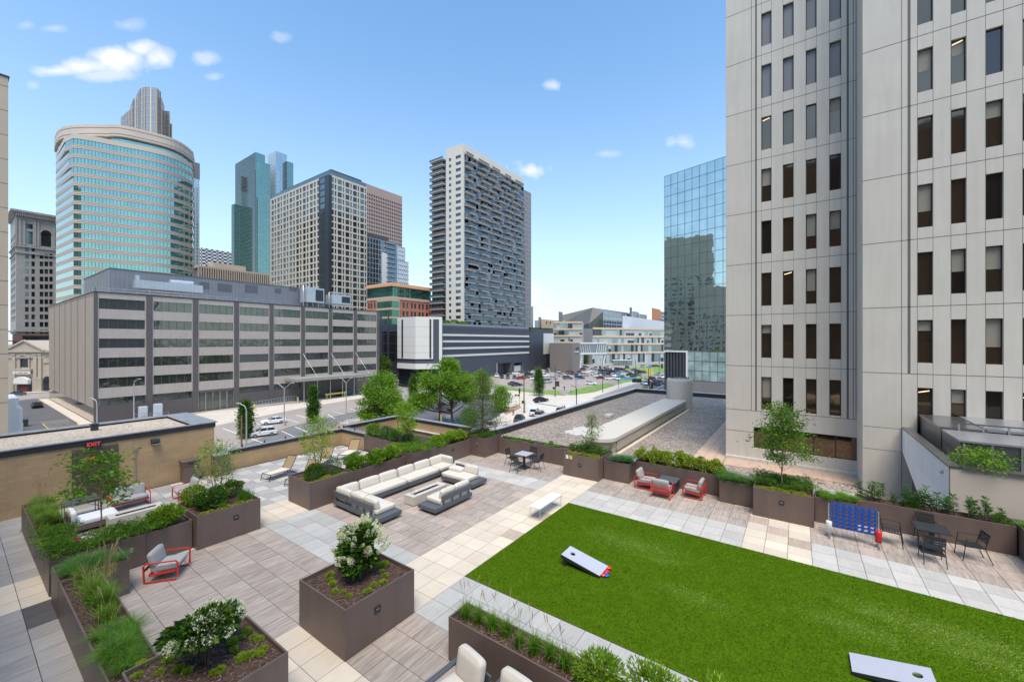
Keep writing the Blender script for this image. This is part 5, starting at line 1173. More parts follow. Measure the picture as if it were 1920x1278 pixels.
a.build('low_skylight',[SG,mat('pale_zinc',(.36,.37,.39),.3,.5,.1,1),mat('smoked_glazing',(.12,.12,.13),.15,.4,.1,1)],t,(14,-15,GR))
for k in range(10): a=MB(); a.box(xB-.02,xB+.04,y0-.1-k*.72,y0-.16-k*.72,ztop-.3,zB); a.build('glazing_bar',M['steel'],t,(14,-15,GR))
for k in range(12): a=MB(); a.box(xA-.05,xA-.0,y0-.5-k*.7,y0-.56-k*.7,zB+.07,zB+.34); a.build('roof_rail_post',M['steel'],t,(14,-15,GR))
a=MB(); a.box(xA-.05,xA,y0-9,y0-.3,zB+.34,zB+.39); a.build('roof_rail',SG,t,(14,-15,GR))
a=MB(); a.box(-.1,.1,0,.09,-.06,.06); o=a.build('wall_lamp',M['creamst'],org=(0,0,0),bevel=.03); o.location=(onx(1762,0) and xc+.75,ycn+.0,ztop-.35); setp(o,'small cream wall lamp on the white ribbed wing wall','wall light')
a=MB(); a.box(17,TX2-.001,ycn-.36,ycn-.9,GR,zeb+.3); o=a.build('entry_glazing',PG,t,(14,-15,GR))
tree('roof_shrub_tree','bright green small tree growing in front of the zinc skylight',(xc+.40,onx(1845,xc+.4),ztop-.5),1.15,.62,.45,[Br,Fr,Mi],[.45,.35,.2],20,80,.09,.02,spread=.28,zr=.35)
# ---- brown opposite building behind the camera (seen in window reflections) ----
t=thing('brown_opposite_building','brown brick office building on which the photographer stands, seen only mirrored in windows','building',(-12,0,-11))
a=MB(); hs=[]
for i in range(16):
    for j in range(6): hs.append((2+i*3.6,3.6+i*3.6,1.4+j*3.6,3.2+j*3.6)) 
pn=facade(a,(-22,-46),(0,1),62,7,34,[(u,v,z+6,w+6) for (u,v,z,w) in hs if z+6>8],.2); a.box(-22,-9.6,-46,16,0,6.2); a.box(-22,-9.3,-46,16,6.2,6.4) if False else None
a.box(-36,-22.02,-46,15.9,0,33.9); a.build('wall',mat('brown_brick_wall',(.20,.14,.10),.85,0,.1,1),t,(-12,0,-11))
w=MB(); [w.quad(*q) for q in pn]; o=w.build('window',PU,t,(-12,0,-11),fix=False); o['kind']='stuff'
# ---- tan wall building at the left edge ----
TN=mat('tan_precast',(.50,.415,.32),.85,0,.05,.5)
x1,y1=dp(15.5,31); t=thing('tan_panel_building','tan panelled building cut off by the left edge of the photo','building',(x1,y1,-11))
a=MB(); ztp=CAM.z+(HOR-146)*31/F_; a.box(x1-22,x1,y1,y1+14,-11,ztp)
for k in range(14):
    z=CAM.z+(HOR-164)*31/F_-k*1.86; a.box(x1-22,x1+.004,y1-.005,y1-.001,z,z+.04,1); a.box(x1+.001,x1+.005,y1,y1+14,z,z+.04,1)
a.build('wall',[TN,TJ],t,(x1,y1,-11)); a=MB(); a.box(x1-22,x1+.06,y1-.06,y1+14,ztp,ztp+.12); a.build('coping',M['flash_dark'],t,(x1,y1,-11))
xw,yw=dp(22,44); a=MB(); zq=CAM.z-(747-HOR)*44/F_
a.prism([(xw-3,yw),(xw+.55,yw),(xw+.8,yw+.5),(xw+.8,yw+6),(xw-3,yw+6)],-11,zq-1.2); a.prism([(xw-3,yw),(xw+.3,yw),(xw+.5,yw+.5),(xw+.5,yw+6),(xw-3,yw+6)],zq-1.2,zq)
setp(a.build('white_awning_wall',M['white'],org=(xw,yw,-11),bevel=.2,seg=3),'white rounded enclosure beside the alley behind the gravel roof','wall')
# ---- grey striped office ----
DX=85.2; gx,gy=dp(176,DX); YG=gy; mpx=DX/F_
zz=lambda py: CAM.z-(py-HOR)*mpx
SPD=mat('tan_spandrel',(.42,.365,.325),.85,0,.06,.4,stain=.12); PIL=mat('dark_brown_metal',(.115,.10,.10),.5,.2,.08,.5); GW=glassmat('grey_green_glass',(.15,.165,.155),.06,.8,.02,.9)
og=(gx,gy,GZ); t=thing('striped_office_block','long low office block with tan bands and dark columns behind the parking lot','office building',og)
XE=ony(711,YG); top_=zz(547.5)
bands=[(558,578),(596.8,615.5),(634.3,652.5),(671,690),(709.5,728.5)]
cols=[172,280,366.5,443.3,509,568,619.7,666,709]
xs=[ony(c,YG) for c in cols]; xs[0]=gx
a=MB(); holes=[]
for i in range(8):
    for (p,q) in bands: holes.append((xs[i]-gx+.75,xs[i+1]-gx-.75,zz(q),zz(p)))
gw_=[(0,748,760),(1,748,760),(3,748,760),(4,748,760),(7,748,758)]
for i,p,q in gw_: holes.append((xs[i]-gx+.75,xs[i+1]-gx-.75,zz(q+3),zz(p)))
holes.append((xs[2]-gx+.6,xs[3]-gx-.6,GZ+.1,zz(753)))
zsp=zz(748)
pn=facade(a,(gx,YG),(1,0),XE-gx,zsp,top_,[h for h in holes if h[2]>=zsp-.01],.22)
a.build('front_wall',SPD,t,og,fix=False)
a=MB(); pn2=facade(a,(gx,YG),(1,0),XE-gx,GZ,zsp-.001,[h for h in holes if h[2]<zsp-.01],.35)
for k in range(70): x=gx+.5+k*1.3; a.box(x-.02,x+.02,YG-.004,YG,GZ,zz(763)) if x<XE else None
a.build('base_wall',PIL,t,og,fix=False)
for i,x in enumerate(xs): b=MB(); b.box(x-.55 if i else x-.02,x+.55 if i<8 else XE+.02,YG-.12,YG+.3,GZ,top_+.02); b.build('column',PIL,t,og)
for q in pn+pn2:
    b=MB(); b.quad(*q,m=0); n=max(2,round((q[1]-q[0]).length/1.5)); o=Vector((0,-.05,0))
    for k in range(n+1):
        e=q[0].lerp(q[1],k/n); g=q[3].lerp(q[2],k/n); w=Vector((.04,0,0)); b.quad(e-w+o,e+w+o,g+w+o,g-w+o,m=1)
    for (e,g) in((q[0],q[1]),(q[3],q[2])): h=Vector((0,0,.05)); b.quad(e-h+o,g-h+o,g+h+o,e+h+o,m=1)
    b.build('window_band',[GW,PIL],t,og,fix=False)
# tan ribbed end wall with dark slots and mirrored base strip
yb_=YG+62; a=MB(); zb2=zz(765)
a.box(gx,gx+1,YG+.3,yb_,zb2,top_)
for k in range(1,7): y=YG+.3+k*8.6; a.box(gx-.02,gx-.0,y-.32,y+.32,zb2,top_-.3,1)
a.build('end_wall',[mat('tan_end_wall',(.38,.315,.26),.85,0,.06,.3,stain=.15),TJ],t,og)
a=MB(); a.box(gx+.05,gx+.8,YG+.31,yb_,GZ,zb2); a.build('mirrored_base',glassmat('bronze_mirror',(.36,.29,.24),.08,.9,.01,.3),t,og)
a=MB(); a.box(gx,XE,YG+.3,yb_,top_-.6,top_-.5,0); a.box(gx-.1,XE+.1,YG-.15,YG+.5,top_+.021,top_+.2,1); a.box(gx-.1,gx+.5,YG+.5,yb_,top_+.021,top_+.2,1); a.box(XE-.4,XE,YG,yb_,GZ,top_,2)
a.build('roof',[M['flashing'],M['flash_dark'],PIL],t,og)
# penthouse
def frontat(px,d): return dp(px,d)
CL=mat('grey_corrugated',(.225,.23,.25),.5,.3,.08,.4)
yp=YG+9; xa=ony(206,yp); xb=ony(606,yp); zt_=CAM.z-(503-HOR)*dep(xa,yp)/F_
a=MB(); a.box(xa,xb,yp,yp+30,top_-.5,zt_); 
for k in range(int((xb-xa)/.8)): x=xa+k*.8; a.box(x,x+.07,yp-.05,yp,top_-.5,zt_-.1)
for k in range(18): a.box(xa-.05,xa,yp+k*1.6,yp+k*1.6+.08,top_-.5,zt_-.1)
a.box(xa-.1,xb+.1,yp-.1,yp+30,zt_,zt_+.18,1)
for (p0,p1,q0,q1) in((408,434,531,545),(459,483,533,547),(516,527,540,548),(542,556,539,544),(374,392,528,540)):
    a.box(ony(p0,yp),ony(p1,yp),yp-.09,yp-.06,CAM.z-(q1-HOR)*dep(ony(p0,yp),yp)/F_,CAM.z-(q0-HOR)*dep(ony(p0,yp),yp)/F_,1)
a.build('penthouse',[CL,mat('louvre_dark',(.10,.105,.115),.6)],t,og)
yq=YG+3.5; DU=mat('galvanised_duct',(.50,.53,.56),.35,.5,.08,.6)
a=MB(); x0,x1=ony(253,yq),ony(380,yq); zd=CAM.z-(539-HOR)*dep(x0,yq)/F_; a.box(x0,x1,yq,yq+1.8,zd,zd+1.9)
for k in range(16): x=x0+(x1-x0)*k/15; a.box(x-.04,x+.04,yq-.05,yq,zd,zd+1.9)
for p in(332,352): x=ony(p,yq); a.tube([(x-1.2,yq+.9,zd+1.9),(x+1.3,yq+.9,zd+2.0)],.85,12)
a.box(x0+.2,x0+.9,yq+.5,yq+1.3,zd+1.9,zd+3.0); a.build('duct',DU,t,og)
r=MB()
for (x,y) in [(gx+.3+k*2.2,YG+.4) for k in range(18)]+[(gx+.3,YG+.4+k*3) for k in range(14)]: r.box(x-.03,x+.03,y-.03,y+.03,top_,top_+1.1)
for h in(.55,1.1): r.tube([(gx+.3,YG+45,top_+h),(gx+.3,YG+.4,top_+h),(gx+38,YG+.4,top_+h)],.03,5)
r.build('roof_rail',M['steel'],t,og)
for (p0,p1,q0,q1) in((575,608,538,568),(623,658,551,571)):
    yk=YG+4; x0,x1=ony(p0,yk),ony(p1,yk); d0=dep(x0,yk); zA=CAM.z-(q1-HOR)*d0/F_; zB=CAM.z-(q0-HOR)*d0/F_
    b=MB(); b.box(x0,x1,yk,yk+4,zA+.5,zB); b.box(x0+(x1-x0)*.5,x1-.3,yk-.03,yk,zA+.9,zB-.5,1); b.box(x0-.2,x1+.2,yk-.2,yk+4.2,zA+.35,zA+.5,2)
    for k in range(4): b.box(x0+.1+(x1-x0-.3)*k/3,x0+.25+(x1-x0-.3)*k/3,yk,yk+.15,top_-.5,zA+.4,2)
    b.tube([(x0-.5,yk+1,top_+.3),(x0-.5,yk+1,zB+.6),(x0+.6,yk+1,zB+.6),(x0+1.2,yk+1,zB)],.12,6,2)
    b.build('cooling_unit',[DU,M['black'],M['steel']],t,og)
# entrance doors, canopy, ramp rail
a=MB(); x0,x1=xs[2]+.6,xs[3]-.6
for k in range(6): x=x0+(x1-x0)*k/5; a.box(x-.07,x+.07,YG+.1,YG+.3,GZ,zz(754))
a.build('door_frame',M['steel'],t,og)
ycn_=YG-7; x0,x1=ony(557,ycn_),ony(690,ycn_-1); zc=CAM.z-(716-HOR)*dep(x0,ycn_)/F_
a=MB(); a.box(x0,x1,ycn_,YG+.2,zc,zc+.8); 
a.build('canopy',mat('canopy_metal',(.30,.29,.27),.6,.1,.1,.4),t,og)
for p in(568,620,666): x=ony(p,YG); b=MB(); b.tube([(x,YG-.1,zz(700)+3),(x+1.5,ycn_+1.5,zc+.8)],.06,6); b.build('canopy_rod',M['steel'],t,og)
for k in range(5): a=MB(); x=x0+3+(x1-x0-6)*k/4; a.box(x-.1,x+.1,ycn_+2,ycn_+2.2,GZ,zc); a.build('canopy_post',M['steel'],t,og)
# ---- generic box tower ----
def corner(px,d): return dp(px,d)
def boxtower(name,label,cat,pxc,d,pxl,pxr,ytop,wallm,left=None,right=None,base=GZ,roofm=None,org_=None):
    """corner toward camera at pxc/depth d; left face along +Y, right face along +X.
    left/right: dict(n=cols, z=[(z0,z1)...], f=(start,end) fraction of bay, mat, frame, mul)"""
    x,y=corner(pxc,d); z1=CAM.z-(ytop-HOR)*d/F_; ye=onx(pxl,x); xe=ony(pxr,y)
    o3=(x,y,base); t=thing(name,label,cat,o3); a=MB(); P=[]
    for side,sp in(('L',left),('R',right)):
        L=(ye-y) if side=='L' else (xe-x)
        p0,u=((x,ye),(0,-1)) if side=='L' else((x,y),(1,0))
        hs=[]
        if sp:
            m0,m1=sp.get('margin',(.01,.01)); n=sp['n']; bay=L*(1-m0-m1)/n
            for k in range(n):
                for fs in sp['f']:
                    for (za,zb) in sp['z']: hs.append((L*m0+bay*(k+fs[0]),L*m0+bay*(k+fs[1]),za,zb))
        q=facade(a,p0,u,L,base,z1,hs,sp.get('depth',.3) if sp else 0)
        P+=[(qq,side) for qq in q]
    a.quad((x,y,z1),(xe,y,z1),(xe,ye,z1),(x,ye,z1),0); a.quad((xe,y,base),(xe,ye,base),(xe,ye,z1),(xe,y,z1),0); a.quad((x,ye,base),(xe,ye,base),(xe,ye,z1),(x,ye,z1),0)
    a.build('wall',wallm,t,o3,fix=False)
    return t,o3,P,(x,y,xe,ye,z1)
def rows(ztop,h,n,wh_,off): return [(ztop-off-k*h-wh_,ztop-off-k*h) for k in range(n)]
# beige residential grid block
BE=mat('beige_grid_cladding',(.56,.50,.42),.8,0,.05,.15); GWn=glassmat('window_glass_green',(.17,.22,.22),.08,.75,.01,.5); GWd=glassmat('window_glass_dark',(.07,.085,.10),.08,.7)
d=215; z1=CAM.z-(326-HOR)*d/F_; 
rw=rows(z1,3.45,25,2.6,1.2)
t,o3,P,(x,y,xe,ye,zt2_)=boxtower('beige_grid_tower','beige grid-faced apartment tower with a dark slot at its corner','apartment tower',617,d,507,688,326,BE,dict(n=8,z=rw,f=[(.08,.50),(.62,.90)],margin=(.01,.075)),dict(n=5,z=rw,f=[(.07,.60),(.71,.91)],margin=(.0,.0)))
# dark slot
a=MB(); xa,ya=corner(609,d); a.box(x-.35,x+1.4,y-.25,y+9.5,GZ,z1-.3)
rs=random.Random(3)
for k in range(24): a.box(x-.42,x-.35,y+3.5,y+7.8,z1-3.45*k-3.8,z1-3.45*k-1.3,1)
a.build('dark_slot',[mat('black_metal_panel',(.045,.05,.06),.4,.3),GWn],t,o3)
a=MB(); a.box(x+1,xe,y+1,ye,z1,z1+2.5,1); a.box(x+4,xe,y+5,ye-4,z1+2.5,z1+5.2,0); a.build('penthouse',[mat('dark_cornice',(.07,.07,.08),.5),GWn],t,o3)
paneparts([p for p,s in P],t,o3,[GWn,GWd,BL],pick=lambda i,q: rs.choice([0,0,0,1,1]))
# teal glass tower behind
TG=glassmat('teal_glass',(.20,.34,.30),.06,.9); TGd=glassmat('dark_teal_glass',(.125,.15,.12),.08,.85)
MUL=mat('grey_mullion',(.30,.33,.33),.5,.3,.05)
def gridlines(a,p0,u,L,z0,z1,du,dz,w,m,off=.05):
    u=Vector((u[0],u[1],0)); n=Vector((u.y,-u.x,0)); p0=Vector((p0[0],p0[1],0)); k=0
    P=lambda s,z: p0+u*s+n*off+Vector((0,0,z))
    s=0
    while s<=L+.01: a.quad(P(max(0,s-w/2),z0),P(min(L,s+w/2),z0),P(min(L,s+w/2),z1),P(max(0,s-w/2),z1),m); s+=du
    z=z1
    while z>=z0: a.quad(P(0,z-w),P(L,z-w),P(L,z),P(0,z),m); z-=dz
def glassbox(t,o3,pxc,d,pxl,pxr,ytop,base,mats,name='volume',du=3,dz=4,w=.25,lm=0,rm=0,depth=None):
    x,y=corner(pxc,d); z1=CAM.z-(ytop-HOR)*d/F_; ye=onx(pxl,x) if pxl is not None else y+20; xe=ony(pxr,y)
    if o3 is None: o3=(x,y,base)
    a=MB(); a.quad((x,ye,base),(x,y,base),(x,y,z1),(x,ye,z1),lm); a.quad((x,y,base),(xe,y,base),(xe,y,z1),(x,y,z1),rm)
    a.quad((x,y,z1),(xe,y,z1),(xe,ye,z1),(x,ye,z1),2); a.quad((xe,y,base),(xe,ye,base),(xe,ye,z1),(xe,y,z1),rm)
    gridlines(a,(x,ye),(0,-1),ye-y,base,z1,du,dz,w,2); gridlines(a,(x,y),(1,0),xe-x,base,z1,du,dz,w,2)
    a.build(name,mats,t,o3,fix=False); return (x,y,xe,ye,z1)
x,y=corner(479,430); o3=(x,y,GZ); t=thing('teal_glass_tower','tall stepped teal glass skyscraper behind the beige grid tower','skyscraper',o3)
ms=[TGd,TG,MUL]
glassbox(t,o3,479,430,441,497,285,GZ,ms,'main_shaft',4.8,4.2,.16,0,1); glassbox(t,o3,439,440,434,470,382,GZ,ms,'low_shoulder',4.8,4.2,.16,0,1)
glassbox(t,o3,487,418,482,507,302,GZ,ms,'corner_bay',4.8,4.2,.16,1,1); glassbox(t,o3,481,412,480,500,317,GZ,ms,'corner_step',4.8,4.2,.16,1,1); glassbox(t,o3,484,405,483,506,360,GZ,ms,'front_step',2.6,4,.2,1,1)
glassbox(t,o3,517,450,502,538,283,GZ,[mat('pale_steel_panel',(.55,.58,.60),.3,.5,.05,.05),glassmat('pale_glass',(.42,.5,.53),.08,.85),MUL],'grey_shaft',4.8,4.2,.16,0,1); glassbox(t,o3,538,455,530,550,302,GZ,[TGd,TG,MUL],'right_shoulder',4.8,4.2,.16,0,1)
# brown tower
BRN=mat('brown_granite',(.36,.255,.215),.7,0,.05,.05); GB_=glassmat('dark_window_strip',(.10,.09,.10),.1,.7)
d=420; z1=CAM.z-(338-HOR)*d/F_
t,o3,P,_=boxtower('brown_granite_tower','brown granite office tower behind the beige grid tower','skyscraper',667,d,640,754,337,BRN,None,dict(n=20,z=rows(z1,4.15,32,2.3,9),f=[(.18,.86)],margin=(.0,.0),depth=.4))
paneparts([p for p,s in P],t,o3,[GB_])
# glass residential low + white stepped
t=None; x,y=corner(688,260); o3=(x,y,GZ); t=thing('balcony_glass_block','blue glass apartment block with balconies between the grid tower and the red brick block','apartment building',o3)
BLG=glassmat('blue_glass',(.16,.22,.26),.07,.85,.02,.4)
v=glassbox(t,o3,688,260,680,744,444,GZ,[BLG,BLG,mat('pale_slab',(.5,.5,.5))],'tower_volume',2.2,3.2,.28,0,1)
a=MB(); x0=ony(716,v[1]-.3); x1=ony(728,v[1]-.3); a.box(x0,x1,v[1]-.4,v[1]-.06,GZ,v[4]-8); a.build('white_panel',M['white'],t,o3)
a=MB(); a.box(v[0],v[2]-6,v[1]+1,v[3],v[4],v[4]+3.2); a.build('roof_screen',mat('dark_cornice',(.07,.07,.08)),t,o3)
for k in range(22):
    z=v[4]-1-k*3.2; b=MB(); b.box(v[2]-9,v[2]-1,v[1]-1.8,v[1]-.1,z-.2,z); b.box(v[2]-9,v[2]-1,v[1]-1.8,v[1]-1.75,z,z+1,1); b.build('balcony',[mat('pale_slab',(.5,.5,.5)),BLG],t,o3)
x,y=corner(744,330); o3=(x,y,GZ); t=thing('white_stepped_tower','white and glass stepped tower just left of the apartment tower','skyscraper',o3)
wm=[mat('white_mullion_wall',(.62,.64,.66),.5,.1,.04,.1),glassmat('pale_glass2',(.40,.46,.5),.08,.8),mat('white_slab',(.66,.67,.68),.6)]
glassbox(t,o3,736,345,730,760,459,GZ,wm,'upper_volume',2,3.6,1.0,0,1); glassbox(t,o3,744,330,742,766,487,GZ,wm,'lower_volume',2,3.6,1.0,0,1)
# red brick office with green glass
d=185; RB=mat('red_brick_wall',(.46,.17,.115),.85,0,.08,.3); z1=CAM.z-(560-HOR)*d/F_
x,y=corner(735,d)
rw=rows(z1,4.0,8,2.5,1.2)
t,o3,P,(x,y,xe,ye,zt2_)=boxtower('red_brick_office','red brick office block with green glass and a tan roof band','office building',735,d,688,812,560,RB,dict(n=4,z=rw,f=[(.1,.40),(.52,.86)],margin=(.02,.02)),dict(n=5,z=rw,f=[(.12,.42),(.56,.86)],margin=(.02,.02)))
GRG=glassmat('green_glass',(.10,.22,.17),.08,.8,.02,.4)
paneparts([p for p,s in P],t,o3,[GRG,GWd],frame=1,fw=.12,split=1)
a=MB(); a.box(x-.3,xe,y-.3,ye,zt2_,zt2_+1.2,0); gz=zt2_+1.2; a.box(x+.5,xe-1,y+.5,ye,gz,gz+4.6,1)
for k in range(26): a.box(x+.4,x+.5,y+.5+k*1.6,y+.6+k*1.6,gz,gz+4.6,2); a.box(x+.5+k*1.6,x+.6+k*1.6,y+.4,y+.5,gz,gz+4.6,2) if x+.6+k*1.6<xe-1 else None
a.box(x-1,xe,y-1,ye,gz+4.6,gz+5.6,3); a.box(x-.2,xe,y-.2,ye,gz+5.6,gz+6.3,3)
# tan middle bay with ribbon windows
a.box(x-.25,x+4.2,y-.25,y+11,GZ,zt2_,0)
for (za,zb) in rw: a.box(x-.3,x+3.8,y-.3,y+10.6,za-.2,zb+.3,1)
a.build('roof_storey',[mat('tan_stone_band',(.52,.38,.28),.8,0,.06,.3),GRG,M['flash_dark'],mat('terracotta_cornice',(.62,.35,.20),.7,0,.05,.2)],t,o3)
# ---- balcony apartment tower ----
d=190; WP=mat('cream_panel',(.60,.555,.48),.75,0,.04,.2); AG=glassmat('blue_grey_glass',(.12,.155,.185),.05,.85,.05,.35); BRL=mat('balcony_rail_glass',(.11,.13,.15),.15,.3,.1,.3); SLB=mat('balcony_slab',(.52,.475,.43),.7,0,.05,.3)
x,y=corner(868,d); ztp=CAM.z-(268-HOR)*d/F_; ye=onx(808.5,x); xe=ony(984,y); yw0=onx(867.5,x); yw1=onx(836,x)
o3=(x,y,GZ); t=thing('balcony_apartment_tower','tall dark glass apartment tower with stacked balconies and a cream corner panel','apartment tower',o3)
zb=CAM.z-(613-HOR)*d/F_
a=MB(); a.box(x+.6,xe,y+.6,ye,GZ,ztp-4.5); a.build('glass_volume',AG,t,o3)
nf=27; fh=(ztp-4.5-zb)/nf
a=MB(); 
hs=[]
for k in range(nf):
    z0=zb+k*fh; L=yw1-y; hs+= [(L*.12,L*.42,z0+1.0,z0+2.5),(L*.68,L*.82,z0+1.0,z0+2.5)]
L=yw1-y
hs=[(L-b_,L-a_,z0,z1_) for (a_,b_,z0,z1_) in hs]
P=facade(a,(x,yw1),(0,-1),L,GZ,ztp,hs,.25); a.box(x+.02,xe-2,y-.0,y+4,ztp-4.2,ztp-.01); a.box(x+.02,x+3,yw1-.01,yw1+.01,GZ,ztp-.02); a.box(x+.03,x+12,y+4,yw1,ztp-1.02,ztp-.03)
a.box(x+.02,x+1.0,y+.02,y+.5,GZ,ztp-4.3)
a.build('cream_panel_wall',WP,t,o3)
paneparts(P,t,o3,[AG,WF],frame=1,fw=.1)
for k in range(nf+1):
    z=zb+k*fh; b=MB()
    # slab bands with irregular balcony extents
    segs=[(x+1.0,xe,.5)]; rnd=random.Random(k*7+1)
    s=x+1.2+ (0 if k%2 else 3)
    while s<xe-3:
        l=rnd.uniform(5,9); b.box(s,min(s+l,xe),y-1.1,y+.45,z-.22,z,0)
        b.box(s,min(s+l,xe),y-1.1,y-1.07,z,z+.85,1); s+=l+rnd.uniform(1.5,4.5)
    b.box(x+1.1,xe,y+.45,y+.62,z-.2,z+.02,0)
    b.box(x-1.5,x+.6,yw1+.6,ye-.3,z-.28,z,0); b.box(x-1.5,x-1.46,yw1+.6,ye-.3,z,z+1.0,1)
    b.build('balcony_floor',[SLB,BRL],t,o3)
a=MB(); gridlines(a,(x+.6,y+.6),(1,0),xe-x-.6,zb,ztp-4.5,1.9,fh,.09,0,.04); gridlines(a,(x+.6,ye),(0,-1),ye-yw1,zb,ztp-4.5,1.9,fh,.09,0,.04); a.build('mullions',mat('thin_mullion',(.25,.26,.28),.5,.3),t,o3,fix=False)
rs=random.Random(8); b=MB()   # drawn blinds and grey curtains behind the glass
for _ in range(420):
    k=rs.randrange(nf); s=rs.randrange(int((xe-x-1)/1.9)); b.box(x+.7+s*1.9,x+.7+(s+1)*1.9-.15,y+.575,y+.59,zb+k*fh+rs.choice([.2,.9,1.4]),zb+(k+1)*fh-.25)
o=b.build('blinds',mat('grey_curtain',(.24,.27,.30),.8,0,.2,.2),t,o3); o['kind']='stuff'
v=glassbox(t,o3,984,d*1.33,None,996,356,GZ,[AG,mat('grey_side_panel',(.20,.20,.21),.7),SLB],'side_wing',2.2,fh,.2,0,1)
# far background bits
def plain(name,label,cat,pxc,d,pxl,pxr,ytop,m_,du=None,dz=None,base=GZ,w=.4,m2=None):
    x,y=corner(pxc,d); o3=(x,y,base); t=thing(name,label,cat,o3); z1=CAM.z-(ytop-HOR)*d/F_
    v=glassbox(t,o3,pxc,d,pxl,pxr,ytop,base,[m_,m_,m2 or m_],'wall',du or 1e6,dz or 1e6,w if du or dz else .01); return t,o3,v
plain('white_banded_tower','small white banded office tower in the distance left of the teal tower','office tower',377,520,374,434,464,GWd,6,4.2,w=2.1,m2=mat('white_slab',(.66,.67,.68)))
t,o3,v=plain('slim_pale_tower','slim pale glass tower right behind the curved building','skyscraper',362,460,361.5,374,304,glassmat('pale_blue_glass',(.42,.56,.60),.1,.8),2.5,4,w=.6,m2=mat('white_slab'if False else 'pale_slab',(.5,.5,.5)))
a=MB(); a.box(v[0]-.3,v[2]+.3,v[1]-.3,v[3],v[4]-18,v[4]+.5); a.build('dark_crown',mat('dark_crown_panel',(.15,.15,.17),.6),t,o3)
# beige finned parking deck behind the striped office
x,y=corner(372,300); o3=(x,y,GZ); t=thing('finned_parking_deck','beige parking deck with vertical fins behind the striped office roof','parking deck',o3); xe=ony(508,y); z1=CAM.z-(497-HOR)*300/F_
a=MB(); a.box(x,xe,y,y+20,GZ,z1-6,1); a.box(x,xe,y-.5,y+20,z1-1.3,z1,0); a.box(x+12,xe-16,y+8,y+20,z1,z1+5,0)
for k in range(34): xx=x+(xe-x)*k/33; a.box(xx-.4,xx+.4,y-.8,y,GZ,z1-1.3,0)
a.box(x+2,xe,y+2,y+20,z1-6,z1-1.3,1)
a.build('wall',[mat('sand_concrete',(.42,.335,.26),.8,0,.06,.1),WF],t,o3)
# ---- curved teal banded tower ----
CB=mat('pink_tan_band',(.50,.425,.36),.75,0,.04,.1); RS=mat('red_stripe',(.25,.10,.09),.6,0,0); TB=glassmat('turquoise_glass',(.27,.45,.39),.05,.9)
o3=(*dp(138,170),GZ); t=thing('curved_banded_tower','curved office tower with turquoise window bands and pinkish stone bands at upper left','office tower',o3)
def pl(lst): return [Vector((*dp(p,d),0)) for p,d in lst]
def smooth(lst,n=60):
    xs_=[p for p,_ in lst]; ds=[1/d for _,d in lst]; qx=np.linspace(xs_[0],xs_[-1],n)
    # natural cubic-ish: use polynomial of degree 4 on inverse depth
    c=np.polyfit(xs_,ds,4); return [(float(q),1/float(np.polyval(c,q))) for q in qx]
low_front=smooth([(138,170),(190,174),(244,178.7),(300,185),(330,190.5),(350,195.5),(361,201)],34)
crown=[(104,192),(104.5,188),(107,184),(112,181),(120,179),(138,177.6),(165,177.2),(190,177.3)]+smooth([(200,177.5),(244,179.2),(270,181.5),(300,185.5),(330,191),(350,196.5),(361,203)],20)+[(363.5,212),(364,222)]
def outline(px0,d0): 
    f=[(p,d) for p,d in low_front if p>px0+3]
    return [(104.5,d0+15)]+[(px0,d0)]+f+[(363.5,212),(364,222)]
ztop=CAM.z-(236-HOR)*177.6/F_
zc0=CAM.z-(257-HOR)*177.6/F_
fh=3.95
def strip(a,pts,z0,z1,m,off=0.0):
    P=pl(pts); 
    if off:
        c=Vector((*dp(235,260),0)); P=[p+(p-c).normalized()*off for p in P]
    for i in range(len(P)-1): a.quad(P[i]+Vector((0,0,z0)),P[i+1]+Vector((0,0,z0)),P[i+1]+Vector((0,0,z1)),P[i]+Vector((0,0,z1)),m)
    return P
def capz(a,pts,z,m,off=0.0):
    P=strip(MB(),pts,0,1,0,off); n=len(P); a.add([p+Vector((0,0,z)) for p in P]+[Vector((*dp(235,260),z))],[(i,i+1,n) for i in range(n-1)],m)
a=MB(); strip(a,crown,zc0,ztop,0,.9); strip(a,crown,ztop-1.4,ztop-1.2,1,1.0); strip(a,crown,zc0+.9,zc0+1.1,1,1.0); capz(a,crown,ztop,0,.9); capz(a,crown,zc0,0,.9); a.build('crown_band',[CB,RS],t,o3,fix=False)
nflo=27
for k in range(nflo):
    zt_=zc0-k*fh-.4
    if k==0: ol=outline(121,173.5)
    elif k==1: ol=outline(122,173.2)
    elif k in(2,3): ol=outline(129,171.5)
    elif k==4: ol=outline(134,170.6)
    else: ol=outline(138,170)
    if k==0:
        # recessed upper window band that follows the crown
        b=MB(); strip(b,crown,zt_-fh*.45,zt_+.4,0,-.9); b.build('window_band',TB,t,o3,fix=False)
        a=MB(); strip(a,ol,zt_-fh,zt_-fh*.45,0,0); capz(a,ol,zt_-fh*.45,0); a.build('stone_band',[CB,RS],t,o3,fix=False); continue
    b=MB(); strip(b,ol,zt_-2.35,zt_,0,-.25); 
    P=pl(ol); c=Vector((*dp(235,260),0))
    for i in range(1,len(P)-1):
        e=P[i]+(P[i]-c).normalized()*-.2; w=(P[i+1]-P[i]).normalized()*.05; b.quad(*[q+Vector((0,0,z)) for q,z in((e-w,zt_-2.35),(e+w,zt_-2.35),(e+w,zt_),(e-w,zt_))],m=1)
    b.build('window_band',[TB,WF],t,o3,fix=False)
    a=MB(); strip(a,ol,zt_-fh,zt_-2.35,0,0); strip(a,ol,zt_-2.75,zt_-2.62,1,.04); strip(a,ol,zt_-3.45,zt_-3.32,1,.04); capz(a,ol,zt_-2.35,0); capz(a,ol,zt_-fh,0)
    a.build('stone_band',[CB,RS],t,o3,fix=False)
